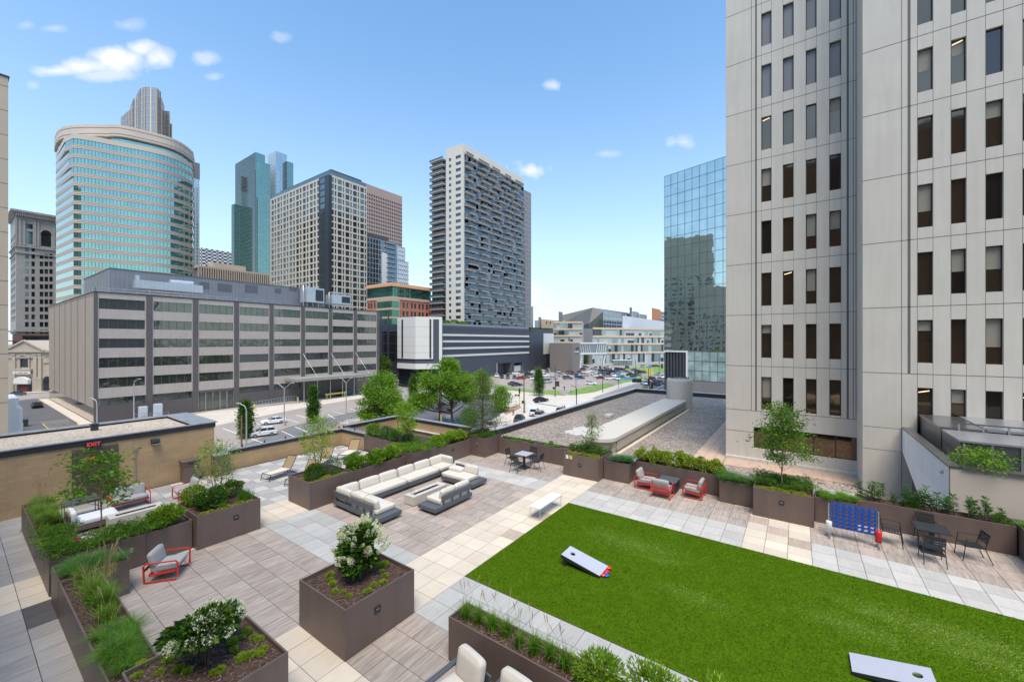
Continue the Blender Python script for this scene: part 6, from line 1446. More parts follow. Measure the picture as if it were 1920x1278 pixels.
# ---- stepped crown tower behind ----
SM=[mat('warm_mullion',(.42,.33,.27),.6,.1,.06,.1),glassmat('silver_glass',(.34,.34,.33),.2,.5),mat('cream_fin',(.58,.52,.45),.6,0,.04,.1)]
o3=(*dp(270,560),GZ); t=thing('stepped_crown_tower','distant stepped skyscraper with pale vertical fins rising above the curved tower','skyscraper',o3)
def prismtower(pts,ytop,d,name,fins=True,z0=60):
    P=[Vector((*dp(p,dd),0)) for p,dd in pts]; zt_=CAM.z-(ytop-HOR)*d/F_; a=MB()
    for i in range(len(P)-1):
        A,B=P[i],P[i+1]; a.quad(A+Vector((0,0,z0)),B+Vector((0,0,z0)),B+Vector((0,0,zt_)),A+Vector((0,0,zt_)),1); L=(B-A).length; n=max(2,int(L/5.5)); u=(B-A).normalized(); nn=Vector((u.y,-u.x,0))
        if nn.dot(CAM-A)<0: nn=-nn
        for k in range(n+1):
            c=A.lerp(B,k/n)+nn*.3; w=u*.75; a.quad(*[q+Vector((0,0,z)) for q,z in((c-w,z0),(c+w,z0),(c+w,zt_),(c-w,zt_))],m=2 if k%2 else 0)
        z=zt_-3
        for k in range(40):
            if z<z0: break
            c=nn*.2; a.quad(A+c+Vector((0,0,z-.9)),B+c+Vector((0,0,z-.9)),B+c+Vector((0,0,z)),A+c+Vector((0,0,z)),0); z-=9
    n=len(P); a.add([p+Vector((0,0,zt_)) for p in P]+[Vector((*dp(270,600),zt_))],[(i,i+1,n) for i in range(n-1)],0)
    a.build(name,SM,t,o3,fix=False)
prismtower([(221,592),(247,568),(322,576)],228,570,'lower_tier'); prismtower([(227,586),(247,563),(318,571)],204,565,'middle_tier'); prismtower([(245,570),(250,556),(264,550),(303,554),(308,572)],184,554,'upper_tier'); prismtower([(256,562),(262,550),(272,545),(294,547),(301,556)],167,550,'crown_tier')
# ---- ornate stone tower at far left ----
d=205; OS=mat('grey_limestone',(.33,.32,.305),.85,0,.10,.3,bump=.2,bs=2,stain=.15); 
x,y=dp(30,d); sc_=d/F_; zf=lambda py,dd=d: CAM.z-(py-HOR)*dd/F_
def win_rows(p0s,rows_,y_): return [(ony(a_,y_)-x,ony(b_,y_)-x,zf(q,dep(ony(a_,y_),y_)),zf(p,dep(ony(a_,y_),y_))) for (a_,b_) in p0s for (p,q) in rows_]
xe=ony(118,y); ye=onx(19.5,x); ztp=zf(397)
rows_=[(461.5+14.2*k,470.5+14.2*k) for k in range(1,13)]
hs=win_rows([(47,54),(59,65.5),(74.5,81.5),(83.5,90.5),(92.5,99)],rows_,y)+win_rows([(49,61.5)],[(419,428),(433,457)],y)+win_rows([(77,96)],[(430,461)],y)
hs+=win_rows([(47,54),(59,65.5)],[(461.5,471)],y)
o3=(x,y,GZ); t=thing('ornate_stone_tower','old grey limestone tower with heavy cornice and tall arched window','office tower',o3)
a=MB(); P=facade(a,(x,y),(1,0),xe-x,zf(625),ztp,hs,.5); 
hl=[]
L=ye-y
for k in range(12): hl+=[(L*.12,L*.3,zf(601-14.2*k),zf(592-14.2*k)),(L*.38,L*.58,zf(601-14.2*k),zf(592-14.2*k)),(L*.66,L*.86,zf(601-14.2*k),zf(592-14.2*k))]
P2=facade(a,(x,ye),(0,-1),L,zf(625),ztp,hl,.4)
a.quad((xe,y,GZ),(xe,y+30,GZ),(xe,y+30,ztp),(xe,y,ztp)); a.quad((x,y,ztp),(xe,y,ztp),(xe,ye,ztp),(x,ye,ztp))
a.build('wall',OS,t,o3,fix=False)
paneparts(P+P2,t,o3,[GWd,GWn],frame=1 if False else None,pick=lambda i,q: i%3==0)
a=MB()
for (py,h,o_) in((393,1.0,1.9),(396.5,.8,1.4),(400,.6,.8),(459,.7,.6),(471.5,.5,.5),(618,.9,.8)):
    z=zf(py); a.box(x-o_,xe,y-o_,y,z-h,z); a.box(x-o_,x,y,ye,z-h,z)
for k in range(26): xx=x+k*(xe-x)/26; a.box(xx,xx+.35,y-1.5,y,zf(404),zf(399.5))
for px in(30,38,45.5,66,72,101): xx=ony(px,y); a.box(xx-.35,xx+.35,y-.35,y,zf(458),zf(408))
a.build('cornice_trim',OS,t,o3); a=MB()
# arch over the big window
cx_=(ony(77,y)+ony(96,y))/2; r_=(ony(96,y)-ony(77,y))/2; z0=zf(430)
n=12
for k in range(n):
    a0,a1=pi*k/n,pi*(k+1)/n; a.add([(cx_+r_*cos(a0),y-.3,z0+r_*sin(a0)),(cx_+r_*cos(a1),y-.3,z0+r_*sin(a1)),(cx_+(r_+.6)*cos(a1),y-.3,z0+(r_+.6)*sin(a1)),(cx_+(r_+.6)*cos(a0),y-.3,z0+(r_+.6)*sin(a0))],[(0,1,2,3)],0)
a.build('arch_trim',OS,t,o3)
a=MB(); a.add([(cx_,y-.05,z0)]+[(cx_+r_*cos(pi*k/n),y-.05,z0+r_*sin(pi*k/n)) for k in range(n+1)],[(0,k+1,k+2) for k in range(n)]); a.build('arch_window',GWd,t,o3)
a=MB(); a.box(x-1,xe,y-1.2,y+3,GZ,zf(625)); a.box(x+2,xe,y-1.3,y-1.2,zf(640),zf(629),1); a.box(x-3,xe,y-3,y-.5,zf(640),zf(638)); a.build('lower_storeys',[mat('dark_red_stone',(.16,.10,.09),.8,0,.15,.3),GWd],t,o3)
# ---- classical temple-front building across the alley ----
d=140; x,y=dp(18,d); zf2=lambda py: CAM.z-(py-HOR)*d/F_; o3=(x,y,GZ); LS=mat('cream_limestone',(.47,.41,.335),.85,0,.08,.6,stain=.1)
fx=lambda px: dp(px,d)
# front plane is square to the alley: build along the view-normal direction
R=Vector((ss_,-cc_,0)); Fw=Vector((cc_,ss_,0)); 
t=thing('temple_front_building','small cream classical building with pediment, pilasters and white awning past the alley','building',(*dp(50,d),GZ),atan2(R.y,R.x))
s=d/F_; X=lambda px:(px-50)*s; Z=lambda py: CAM.z-(py-HOR)*s-GZ
a=MB(); a.box(X(14),X(104),0,10,0,Z(671)); a.profile([(X(13),Z(657)),(X(93),Z(657)),(X(50),Z(637.5))],-.6,10); a.box(X(10),X(104),-.8,0,Z(660),Z(656)); a.box(X(13),X(104),-.3,0,Z(671),Z(660)); a.profile([(X(14),Z(656)),(X(92),Z(656)),(X(50),Z(639.5)),(X(50),Z(642)),(X(86),Z(654.5)),(X(20),Z(654.5)),(X(50),Z(642)),(X(50),Z(639.5))],-.9,-.6) if False else None
a.bar((X(12),-.75,Z(657)),(X(50),-.75,Z(638)),.5,.55); a.bar((X(88),-.75,Z(657)),(X(50),-.75,Z(638)),.5,.55)
for px in(28,68,77): a.box(X(px-3),X(px+3),-.45,0,Z(708),Z(664)); a.box(X(px-3.8),X(px+3.8),-.6,0,Z(665.5),Z(663)); a.box(X(px-3.8),X(px+3.8),-.6,0,Z(709.5),Z(707))
for k in range(7): a.box(X(22),X(35),-.55,0,Z(736-4*k),Z(732.6-4*k)); a.box(X(64),X(81),-.55,0,Z(736-4*k),Z(732.6-4*k))
a.box(X(37),X(39.5),-.4,0,Z(691),Z(669)); a.box(X(55),X(57.5),-.4,0,Z(691),Z(669)); a.box(X(35),X(59),-.6,0,Z(671),Z(668.5)); a.bar((X(35.5),-.5,Z(669)),(X(47),-.5,Z(664.5)),.3,.3); a.bar((X(59),-.5,Z(669)),(X(47),-.5,Z(664.5)),.3,.3); a.box(X(32),X(63),-.9,0,Z(694),Z(691)); a.box(X(82),X(104),-.3,0,Z(680),Z(664))
a.build('wall',LS,t)
a=MB(); a.box(X(39.5),X(55),-.05,.05,Z(688),Z(673)); a.box(X(39.5),X(55),-.09,-.05,Z(681),Z(680)); a.build('window',[GWd],t)
a=MB(); n=10; pts=[(X(83)+ (X(97)-X(83))/2*(1-cos(pi*k/n)),Z(712)+(X(97)-X(83))/2*sin(pi*k/n)) for k in range(n+1)]+[(X(97),Z(732)),(X(83),Z(732))]; a.profile(pts,-.35,-.3); a.build('arch_window',GWd,t)
a=MB(); a.box(X(32),X(64),-1.2,-1.05,Z(700.5),Z(695)); a.build('sign_board',M['white'],t)
a=MB(); rs=random.Random(2); a.box(X(36),X(36.5),-1.24,-1.2,Z(699.6),Z(696)); a.box(X(36.5),X(38.5),-1.24,-1.2,Z(699.6),Z(698.8))
for k in range(17): x_=39.5+k*1.27; h_=rs.choice([1.2,1.8,2.4]); a.box(X(x_),X(x_+rs.choice([.45,.8])),-1.24,-1.2,Z(699.2),Z(699.2-h_)) if k!=8 else None
a.build('sign_lettering',mat('dark_red_letters',(.16,.05,.05),.6),t); 
a=MB(); n=8; W0,W1=X(35.5),X(62.5); prof=[(W0,Z(719))]+[(W0+(W1-W0)/2*(1-cos(pi*k/n)),Z(712)+(W1-W0)*.24*sin(pi*k/n)) for k in range(n+1)]+[(W1,Z(719))]; a.profile(prof,-1.7,-.6); a.build('awning',M['white'],t,bevel=.15)
a=MB(); a.box(X(38),X(61),-.62,-.58,Z(735),Z(719)); a.box(X(36.5),X(37.2),-1.65,-1.5,0,Z(718),0); a.box(X(61.3),X(62),-1.65,-1.5,0,Z(718),0); a.box(X(41),X(58),-.66,-.62,.02,Z(724),1); a.build('doorway',[M['black'],mat('oxblood',(.22,.03,.03),.6)],t)
SIGN_T=t; SIGN_X=X; SIGN_Z=Z
# ---- dark parking podium under the apartment tower ----
NV=mat('navy_metal_panel',(.068,.076,.10),.55,.2,.05,.2,stain=.06); WC=mat('white_cladding',(.62,.60,.555),.7,0,.03,.2)
d=172; x,y=dp(829,d); xe=ony(992,y); o3=(x,y,GZ); zf3=lambda py,dd=d: CAM.z-(py-HOR)*dd/F_
t=thing('parking_podium','long dark blue-grey parking podium with white horizontal stripes at the foot of the apartment tower','parking garage',o3)
zt_=zf3(609.5); ps=[]
hs=[(ony(932,y)-x,ony(959,y)-x,GZ+.05,GZ+6.2),(ony(964,y)-x,ony(980,y)-x,GZ+.05,GZ+5.8)]
a=MB(); P=facade(a,(x,y),(1,0),xe-x,GZ,zt_,hs,5,0,1)
for q in P: a.quad(*q,m=1)
a.box(x,xe,y+.02,y+40,zt_-.3,zt_-.05); a.box(xe,xe+9,y+2,y+40,GZ,zt_-1.5,0); 
a.build('wall',[NV,mat('garage_interior',(.16,.145,.14),.9,0,.1,.5)],t,o3,fix=False)
a=MB()
for p in(627.5,639.8,653,667.5): z=zf3(p); a.box(x+.2,xe-.2,y-.25,y,z-.45,z+.45)
a.build('white_stripe',WC,t,o3)
a=MB()
for p in(616,634,647,660): z=zf3(p); a.box(x+.2,xe-.2,y-.08,y,z-.12,z+.12)
a.build('panel_joint',mat('navy_dark',(.05,.055,.075),.5),t,o3)
a=MB(); a.box(hs[0][0]+x-.3,hs[0][0]+x,y-.1,y,GZ,GZ+6.4); a.box(hs[1][0]+x+.8,hs[1][1]+x-.6,y+1,y+1.2,GZ,GZ+4.2); a.build('garage_door',WC,t,o3)
a=MB(); a.box(x+.3,xe-.3,y+.1,y+.25,zt_,zt_+.9); a.build('roof_screen',mat('mesh_fence_grey',(.22,.24,.27),.6,0,.3,2),t,o3)
for i,(p,s_) in enumerate([(838,1.0),(852,1.1),(866,.9),(873,.6)]):
    xx,yy=ony(p,y+3),y+3; shrub('roof_shrub','bushy green shrub on the podium roof left of the striped wall, number %s'%['one','two','three','four'][i],(xx,yy,zt_-.1),(2.1*s_,2.1*s_,1.3*s_),[Br,Fr,Mi],[.4,.35,.25],700,.5,.6,group='shrubs on the podium roof',stems=2)
# white angular box
t=thing('white_angular_annex','white angular block with narrow slot windows at the left end of the parking podium','building',(*dp(778,150),GZ)); o3=(*dp(778,150),GZ)
A=dp(745,154); B=dp(779,148); C=dp(829,150); D2=dp(829,175); E2=dp(745,180); zf4=lambda py,dd=150: CAM.z-(py-HOR)*dd/F_
a=MB(); a.prism([A,B,C,D2,E2],zf4(672.5),zf4(594)); a.build('upper_block',WC,t,o3)
def onface(P,Q,f0,f1,z0,z1,off,a,m):
    P=Vector((*P,0));Q=Vector((*Q,0)); u=(Q-P); n=Vector((u.y,-u.x,0)).normalized(); 
    if n.dot(CAM-P)<0: n=-n
    p=P+u*f0; q=P+u*f1
    a.add([v+n*k+Vector((0,0,z)) for k in(-.05,off) for v,z in((p,z0),(q,z0),(q,z1),(p,z1))],[(0,1,2,3),(4,5,6,7),(0,1,5,4),(1,2,6,5),(2,3,7,6),(3,0,4,7)],m)
a=MB(); onface(A,B,.24,.33,zf4(671),zf4(598.5),.06,a,0); onface(B,C,.52,.59,zf4(671),zf4(598.5),.06,a,0); onface(B,C,.66,.88,zf4(681),zf4(598.5),.05,a,1); onface(A,B,-.01,1.01,zf4(681),zf4(676.5-.5),.07,a,1); onface(B,C,-.01,.88,zf4(681),zf4(675),.072,a,1)
for p in(613,631,648,661): onface(A,B,0,1,zf4(p),zf4(p-.5),.02,a,2); onface(B,C,0,.66,zf4(p),zf4(p-.5),.02,a,2)
a.build('slot_window',[WF,NV,mat('panel_gap',(.42,.41,.38),.7)],t,o3)
a=MB(); a.prism([dp(745.5,154.5),dp(779,148.5),dp(828.5,150.5),D2,E2],zf4(681),zf4(672.6)); a.build('dark_band',NV,t,o3)
a=MB(); a.prism([dp(744.5,153.5),dp(779,147.3),dp(829.5,149.5),D2,E2],zf4(691),zf4(681.05)); onface(B,C,.89,1.0,GZ,zf4(594),.06,a,0); a.build('lower_band',WC,t,o3)
a=MB(); a.prism([dp(748,156),dp(779,150.5),dp(826,152),D2,E2],GZ,zf4(691.05)); a.build('ground_glazing',GWd,t,o3)
# dark glass/brick link left of it
x,y=dp(712,178); o3=(x,y,GZ); t=thing('dark_glass_link','dark glass and black steel building squeezed between the striped office and the white annex','building',o3); xe=ony(748,y)
z0=CAM.z-(607-HOR)*178/F_; a=MB(); a.box(x,xe,y,y+20,GZ,z0); a.build('wall',[GWd],t,o3)
a=MB(); gridlines(a,(x,y),(1,0),xe-x,GZ,z0,4.2,4.2,.35,0,.06); a.box(x,xe,y-.2,y,z0-3.4,z0); a.box(x,x+.9,y-.3,y,GZ,z0+4.5); a.box(x+4.2,x+4.8,y-.3,y,GZ,z0+4.5); a.box(x,xe,y-.5,y,GZ,GZ+8,0); a.build('steel_frame',NV,t,o3)
# dark block right of podium with white panel
d=235; x,y=dp(995,d); o3=(x,y,GZ); t=thing('dark_end_block','dark slate block with one pale panel at the right end of the parking podium','building',o3); xe=ony(1037,y); zt_=CAM.z-(616-HOR)*d/F_
a=MB(); a.box(x,xe,y,y+25,GZ,zt_,0); a.box(x,x+4,y-.15,y,GZ,zt_,1); a.build('wall',[NV,mat('navy_dark',(.05,.055,.075))],t,o3); xw=ony(1019,y); a=MB(); a.box(xw,xe+.4,y-.3,y,CAM.z-(665-HOR)*d/F_,CAM.z-(624-HOR)*d/F_); a.build('pale_panel',WC,t,o3)
a=MB(); a.box(x,xe,y+.2,y+2,zt_,zt_+.8); a.build('roof_hedge',D_,t,o3)
# windowless grey-brown block
d=215; x,y=dp(1073,d); GBk=mat('taupe_block',(.225,.20,.185),.85,0,.05,.3); zt_=CAM.z-(643-HOR)*d/F_
o3=(x,y,GZ); t=thing('windowless_taupe_block','windowless taupe block at the end of the glass skybridge','building',o3); A=dp(1031,d*1.06);B=(x,y);C=dp(1087,d*1.05);D2=dp(1087,d*1.3);E2=dp(1031,d*1.3)
a=MB(); a.prism([A,B,C,D2,E2],GZ,zt_); a.build('wall',GBk,t,o3); a=MB(); onface(B,C,.45,.85,CAM.z-(656-HOR)*d/F_,CAM.z-(651.5-HOR)*d/F_,.1,a,0); onface(B,C,.3,.8,CAM.z-(661-HOR)*d/F_,CAM.z-(659-HOR)*d/F_,.3,a,1); a.build('vent_hood',[WF,WC],t,o3)
# skybridge
A=Vector((*dp(1087,226),0)); B=Vector((*dp(1136,236),0)); zb_=CAM.z-(663.5-HOR)*230/F_; zt_=CAM.z-(643-HOR)*230/F_
o3=(A.x,A.y,zb_); t=thing('glass_skybridge','white steel truss skybridge on a V-shaped column','skybridge',o3); u=(B-A).normalized(); nn=Vector((u.y,-u.x,0)); nn=nn if nn.dot(CAM-A)>0 else -nn
a=MB(); Zv=lambda z: Vector((0,0,z))
a.add([A+Zv(zb_+.6),B+Zv(zb_+.6),B+Zv(zt_-.4),A+Zv(zt_-.4),A-nn*3.5+Zv(zb_+.6),B-nn*3.5+Zv(zb_+.6),B-nn*3.5+Zv(zt_-.4),A-nn*3.5+Zv(zt_-.4)],[(0,1,2,3),(4,7,6,5),(0,4,5,1),(3,2,6,7),(0,3,7,4),(1,5,6,2)],0); a.build('glazing',glassmat('skybridge_glass',(.30,.36,.38),.1,.6),t,o3)
a=MB(); a.bar(A+nn*.2+Zv(zt_),B+nn*.2+Zv(zt_),4.4 if False else .8,.8); a.bar(A+nn*.2+Zv(zb_+.3),B+nn*.2+Zv(zb_+.3),.8,.8)
L=(B-A).length
for k in range(13):
    f=k/12; 
    if 4<k<8: continue
    p=A.lerp(B,f)+nn*.3; q=A.lerp(B,min(1,f+.05*(1 if k<6 else -1)))+nn*.3; a.bar(p+Zv(zt_-.3),q+Zv(zb_+.4),.28,.28)
a.build('truss',mat('white_steel',(.66,.66,.66),.5,0,.03,.5),t,o3)
a=MB(); q=A.lerp(B,.86); 
for f in(.74,.98): a.bar(A.lerp(B,f)+Zv(zb_),q+Zv(GZ+1),.55,.55)
a.bar(q+Zv(GZ+1.2),q+Zv(GZ),.8,.8); a.bar(A.lerp(B,.10)+Zv(zb_),A.lerp(B,.0)+Zv(GZ+2),.5,.5); a.build('v_column',MC['white_steel'],t,o3)
# orange-banded long building (right) and its left wing
OB=mat('peach_band',(.62,.45,.31),.8,0,.05,.2); 
def banded(name,label,p0,p1,d0,d1,bandpx,dref,seed,base=GZ,thick=1.1):
    A=Vector((*dp(p0,d0),0));B=Vector((*dp(p1,d1),0)); u=(B-A).normalized(); L=(B-A).length; nn=Vector((u.y,-u.x,0)); nn=nn if nn.dot(CAM-A)>0 else -nn
    o3=(A.x,A.y,base); t=thing(name,label,'building',o3); zs=[CAM.z-(p-HOR)*dref/F_ for p in bandpx]
    a=MB()
    bk=nn*-12
    a.add([A+Zv(base),B+Zv(base),B+Zv(zs[0]),A+Zv(zs[0]),A+bk+Zv(base),B+bk+Zv(base),B+bk+Zv(zs[0]),A+bk+Zv(zs[0])],[(0,1,2,3),(3,2,6,7),(0,3,7,4),(1,5,6,2)],0)
    rs=random.Random(seed); mw=[]
    for r in range(len(zs)):
        z1_=zs[r]-thick/2; z0_=(zs[r+1]+thick/2) if r+1<len(zs) else base+1.0
        s=0
        while s<L-1:
            w=rs.uniform(1.6,3.4); k=rs.choice([1,1,2,3,2,4]); e=min(L,s+w); q=MB if False else None
            c0=A+u*s+nn*.05; c1=A+u*(e-.15)+nn*.05
            if k!=1: mw.append(((c0+Zv(z0_),c1+Zv(z0_),c1+Zv(z1_),c0+Zv(z1_)),k-2))
            else:
                if rs.random()<.35: zz_=z0_+(z1_-z0_)*.45; mw.append(((c0+Zv(z0_),c1+Zv(z0_),c1+Zv(zz_),c0+Zv(zz_)),2))
            s=e
    for z in zs: 
        c=nn*.5; a.add([A+c+Zv(z-thick/2),B+c+Zv(z-thick/2),B+c+Zv(z+thick/2),A+c+Zv(z+thick/2),A+Zv(z-thick/2),B+Zv(z-thick/2),B+Zv(z+thick/2),A+Zv(z+thick/2)],[(0,1,2,3),(3,2,6,7),(0,4,5,1),(0,3,7,4),(1,5,6,2)],1)
    a.build('wall',[mat('white_curtain_wall',(.42,.445,.455),.4,0,.05,.3),OB],t,o3,fix=False)
    ms_=[glassmat('pale_green_pane',(.28,.38,.38),.1,.7) if 'pale_green_pane' not in MC else MC['pale_green_pane'],mat('grey_blind_pane',(.36,.40,.41),.3),GWd]
    for i,(q,k) in enumerate(mw[:100]): b=MB(); b.quad(*q,m=k); b.build('window',ms_,t,o3,fix=False)
    if len(mw)>100:
        b=MB(); [b.quad(*q,m=k) for q,k in mw[100:]]; o=b.build('window',ms_,t,o3,fix=False); o['kind']='stuff'
    return t,o3,A,B,nn,zs
banded('long_banded_building','long pale building with peach horizontal bands beyond the car park on the right','' if False else 1111,1262,300,330,[616,630.5,644.5,661],310,5,thick=1.3)
banded('banded_wing','shorter wing with peach bands behind the dark end block',1038,1092,290,285,[604.5,617,629.5,641.5],290,9,thick=1.2)
t,o3,v=plain('peach_parapet_block','low peach block with a row of small square windows behind the banded wing','building',1015.5,300,1015,1072,598,OB)
a=MB()
for p in(1024,1031,1038,1044,1048,1052): x_=ony(p,v[1]); z=CAM.z-(603.5-HOR)*300/F_; a.box(x_,x_+1.2,v[1]-.3,v[1],z-.7,z+.7)
a.build('small_window',WF,t,o3)
# folded-roof hall
d=350; Pm=lambda px,py,dd=d:(*dp(px,dd),CAM.z-(py-HOR)*dd/F_)
o3=(*dp(1110,d),GZ); t=thing('folded_roof_hall','angular metal-clad hall with a folded roof and tall glass end','building',o3)
a=MB(); a.add([Pm(1047,592,335),Pm(1111,576.3,350),Pm(1131,583.5,344),Pm(1105,606,342),Pm(1090,611,338),Pm(1058,603,333)],[(0,1,2,3,4,5)],0)
a.add([Pm(1111,576.3,350),Pm(1182,587,390),Pm(1182,590,390),Pm(1131,583.5,344)],[(0,1,2,3)],1)
a.add([Pm(1090,611,338),Pm(1105,606,342),Pm(1131,583.5,344),Pm(1131,640,344),Pm(1112,645,342),Pm(1092,645,338)],[(0,1,2,3,4,5)],2)
a.add([Pm(1088,612,338),Pm(1112,614,342),Pm(1111,645,342),Pm(1090,645,338)],[(0,1,2,3)],2)
a.add([Pm(1047,592,335),Pm(1111,576.3,350),Pm(1182,587,390),Pm(1182,600,400),Pm(1050,592,400)],[(0,1,2,3,4)],0)
a.build('folded_cladding',[mat('grey_metal_cladding',(.12,.118,.115),.5,.3,.06,.1),mat('roof_edge_grey',(.20,.21,.22),.5,.3),mat('dark_reflective',(.11,.115,.10),.25,.5,.25,.15)],t,o3,fix=False)
a=MB(); A=Vector((*dp(1131,344),0)); B=Vector((*dp(1176,385),0)); zt_=CAM.z-(584-HOR)*344/F_; u=(B-A).normalized(); a.add([A+Zv(GZ),B+Zv(GZ),B+Zv(zt_),A+Zv(zt_)],[(0,1,2,3)],0); gridlines(a,(A.x,A.y),(u.x,u.y),(B-A).length,GZ,zt_,5.5,5.0,.5,1,.1)
a.build('glass_end',[glassmat('hall_glass',(.24,.30,.34),.08,.8,.03,.3),MC['white_steel']],t,o3,fix=False)
plain('white_roof_box','plain white rooftop box above the long banded building','building',1168,318,1167,1275,591.5,mat('white_box_wall',(.60,.61,.64),.7,0,.03,.1)); 
t,o3,v=plain('orange_brick_block','distant orange brick apartment block right of the water tank','building',1224,420,1222,1238,577,mat('orange_brick',(.50,.22,.11),.85,0,.1,.2)); a=MB(); xe=ony(1249,v[1]); a.box(v[2],xe,v[1]-.5,v[1]+5,GZ,v[4]-1.5); [a.box(v[2],xe,v[1]-2,v[1],v[4]-3-k*3.6,v[4]-2-k*3.6,1) for k in range(6)]; a.build('balcony_side',[mat('grey_stucco',(.35,.34,.32)),WC],t,o3)
for (px,d_,w_,yt,lab,nm,c) in [(1010,300,5,594,'grey concrete stair tower left of the peach block','concrete_block',(.27,.29,.30)),(1003,320,9,600,'pale grey block behind the concrete stair tower','concrete_block',(.40,.41,.43)),(1048,300,7,584,'small dark louvred plant room behind the folded roof','plant_room',(.16,.18,.20)),(1181,380,4,575.5,'square rooftop water tank on the skyline','water_tank',(.17,.155,.15)),(1186,390,12,583,'grey roof block under the water tank','roof_block',(.33,.33,.32)),(1199,400,14,588,'low roof clutter right of the water tank','roof_block',(.30,.30,.30)),(996,330,4,574,'slim tan tower edge behind the apartment tower','slim_tower',(.38,.34,.30))]:
    plain(nm,lab,'building',px,d_,px-.6,px+w_,yt,mat('c_%d'%(px),c,.7,0,.08,.3))
# ---- mirrored glass tower left of the white tower ----
A=Vector((*dp(1245.5,118),0)); ang=rad(75.9); u=Vector((-cos(ang),-sin(ang),0)); B=A+u*34; nn=Vector((u.y,-u.x,0)); nn=nn if nn.dot(CAM-A)>0 else -nn
o3=(A.x,A.y,GZ); t=thing('mirror_glass_tower','tall mirror-glass tower reflecting tan buildings just left of the white tower','office tower',o3)
MG=glassmat('mirror_glass',(.52,.62,.60),.02,.95,.02,.3); zt_=CAM.z-(331-HOR)*118/F_; zb_=CAM.z-(657-HOR)*118/F_
a=MB(); bk=-nn*30; a.add([A+Zv(zb_),B+Zv(zb_),B+Zv(zt_),A+Zv(zt_),A+bk+Zv(zb_),B+bk+Zv(zb_),B+bk+Zv(zt_),A+bk+Zv(zt_)],[(0,1,2,3),(3,2,6,7),(0,3,7,4),(4,7,6,5)],0); a.build('curtain_wall',MG,t,o3,fix=False)
a=MB(); P0=A; gridlines(a,(A.x,A.y),(u.x,u.y),34,zb_,zt_,2.05,3.0,.09,0,.05); a.build('mullions',mat('dark_mullion',(.10,.12,.13),.4,.4),t,o3,fix=False)
dq=dep(*(A+u*2)[:2]); 
zq0,zq1=CAM.z-(708-HOR)*118/F_,zb_
a=MB(); C0=A+u*6.9; a.add([C0+Zv(zq0),B+Zv(zq0),B+Zv(zq1),C0+Zv(zq1)],[(0,1,2,3)],0); gridlines(a,(C0.x,C0.y),(u.x,u.y),27.1,zq0,zq1,2.05,(zq1-zq0)/3,.12,1,.05); a.build('lower_windows',[mat('aqua_window',(.36,.47,.45),.15,.25,.5,.35),mat('dark_mullion',(.1,.12,.13))],t,o3,fix=False)
a=MB(); C1=A+u*.3
a.add([C1+Zv(GZ),C0+Zv(GZ),C0+Zv(zb_),C1+Zv(zb_)],[(0,1,2,3)],0)
for k in range(7): p=C1.lerp(C0,(k+.2)/7.2)+nn*.25; a.bar(p+Zv(GZ),p+Zv(zb_-.6),.5,.5)
a.build('dark_fins',mat('dark_fin',(.06,.062,.07),.5,.2),t,o3,fix=False)
a=MB(); a.bar(C1+nn*.4+Zv(zb_-.15),C0+nn*.4+Zv(zb_-.15),.5,.45); a.bar(C0+nn*.35+Zv(zb_),C0+nn*.35+Zv(zq0),.4,.4); a.build('white_frame',MC['white_steel'],t,o3)
a=MB(); a.add([C0+Zv(GZ),B+Zv(GZ),B+Zv(zq0),C0+Zv(zq0)],[(0,1,2,3)],0); a.build('base_wall',mat('grey_base_wall',(.20,.19,.185),.8,0,.06,.5),t,o3,fix=False)
a=MB(); Q=A+u*7-nn*5
for (s0,s1,py) in((4.5,40,322),(8,40,314),(13,40,305)):
    p=A+u*s0-nn*4; q=A+u*s1-nn*4; z_=CAM.z-(py-HOR)*dep(p.x,p.y)/F_
    a.add([p+Zv(zt_),q+Zv(zt_),q+Zv(z_),p+Zv(z_),p-nn*8+Zv(zt_),q-nn*8+Zv(zt_),q-nn*8+Zv(z_),p-nn*8+Zv(z_)],[(0,1,2,3),(3,2,6,7),(0,3,7,4)],0)
a.build('penthouse',mat('grey_penthouse',(.24,.25,.27),.6,.2,.08,.3),t,o3,fix=False)
# buildings mirrored in that glass (stand outside the frame to the left)
def mirrored(name,label,head,dist,w,h,col,rows_n,cols_n):
    c=A+Vector((cos(head),sin(head),0))*dist; s=Vector((-sin(head),cos(head),0)); 
    o3=(c.x,c.y,GZ); t=thing(name,label,'building',o3); a=MB(); n=-Vector((cos(head),sin(head),0)); hs=[]
    for i in range(cols_n):
        for j in range(rows_n): hs.append((w*(i+.25)/cols_n,w*(i+.7)/cols_n,GZ+3+j*4,GZ+5+j*4))
    u_=s; p0=c-s*w/2
    # outward normal of facade() is u rotated -90
    if Vector((u_.y,-u_.x,0)).dot(n)<0: u_=-s; p0=c+s*w/2
    P=facade(a,(p0.x,p0.y),(u_.x,u_.y),w,GZ,h,hs,.4); b_=c-n*15
    q=[p0,p0+u_*w]; a.add([q[0]+Zv(GZ),q[0]-n*20+Zv(GZ),q[0]-n*20+Zv(h),q[0]+Zv(h),q[1]+Zv(GZ),q[1]-n*20+Zv(GZ),q[1]-n*20+Zv(h),q[1]+Zv(h)],[(0,1,2,3),(4,7,6,5),(3,2,6,7),(1,5,6,2)],0)
    a.build('wall',mat(name+'_wall',col,.85,0,.06,.2),t,o3,fix=False); wv=MB(); [wv.quad(*q) for q in P]; o=wv.build('window',GWd,t,o3,fix=False); o['kind']='stuff'
mirrored('tan_mirrored_building','tan block left of the frame that shows only in the mirror-glass tower',rad(150),200,50,46,(.46,.40,.31),9,14)
mirrored('tan_mirrored_tower','taller tan slab left of the frame that shows only in the mirror-glass tower',rad(138),235,66,92,(.42,.38,.30),17,10)
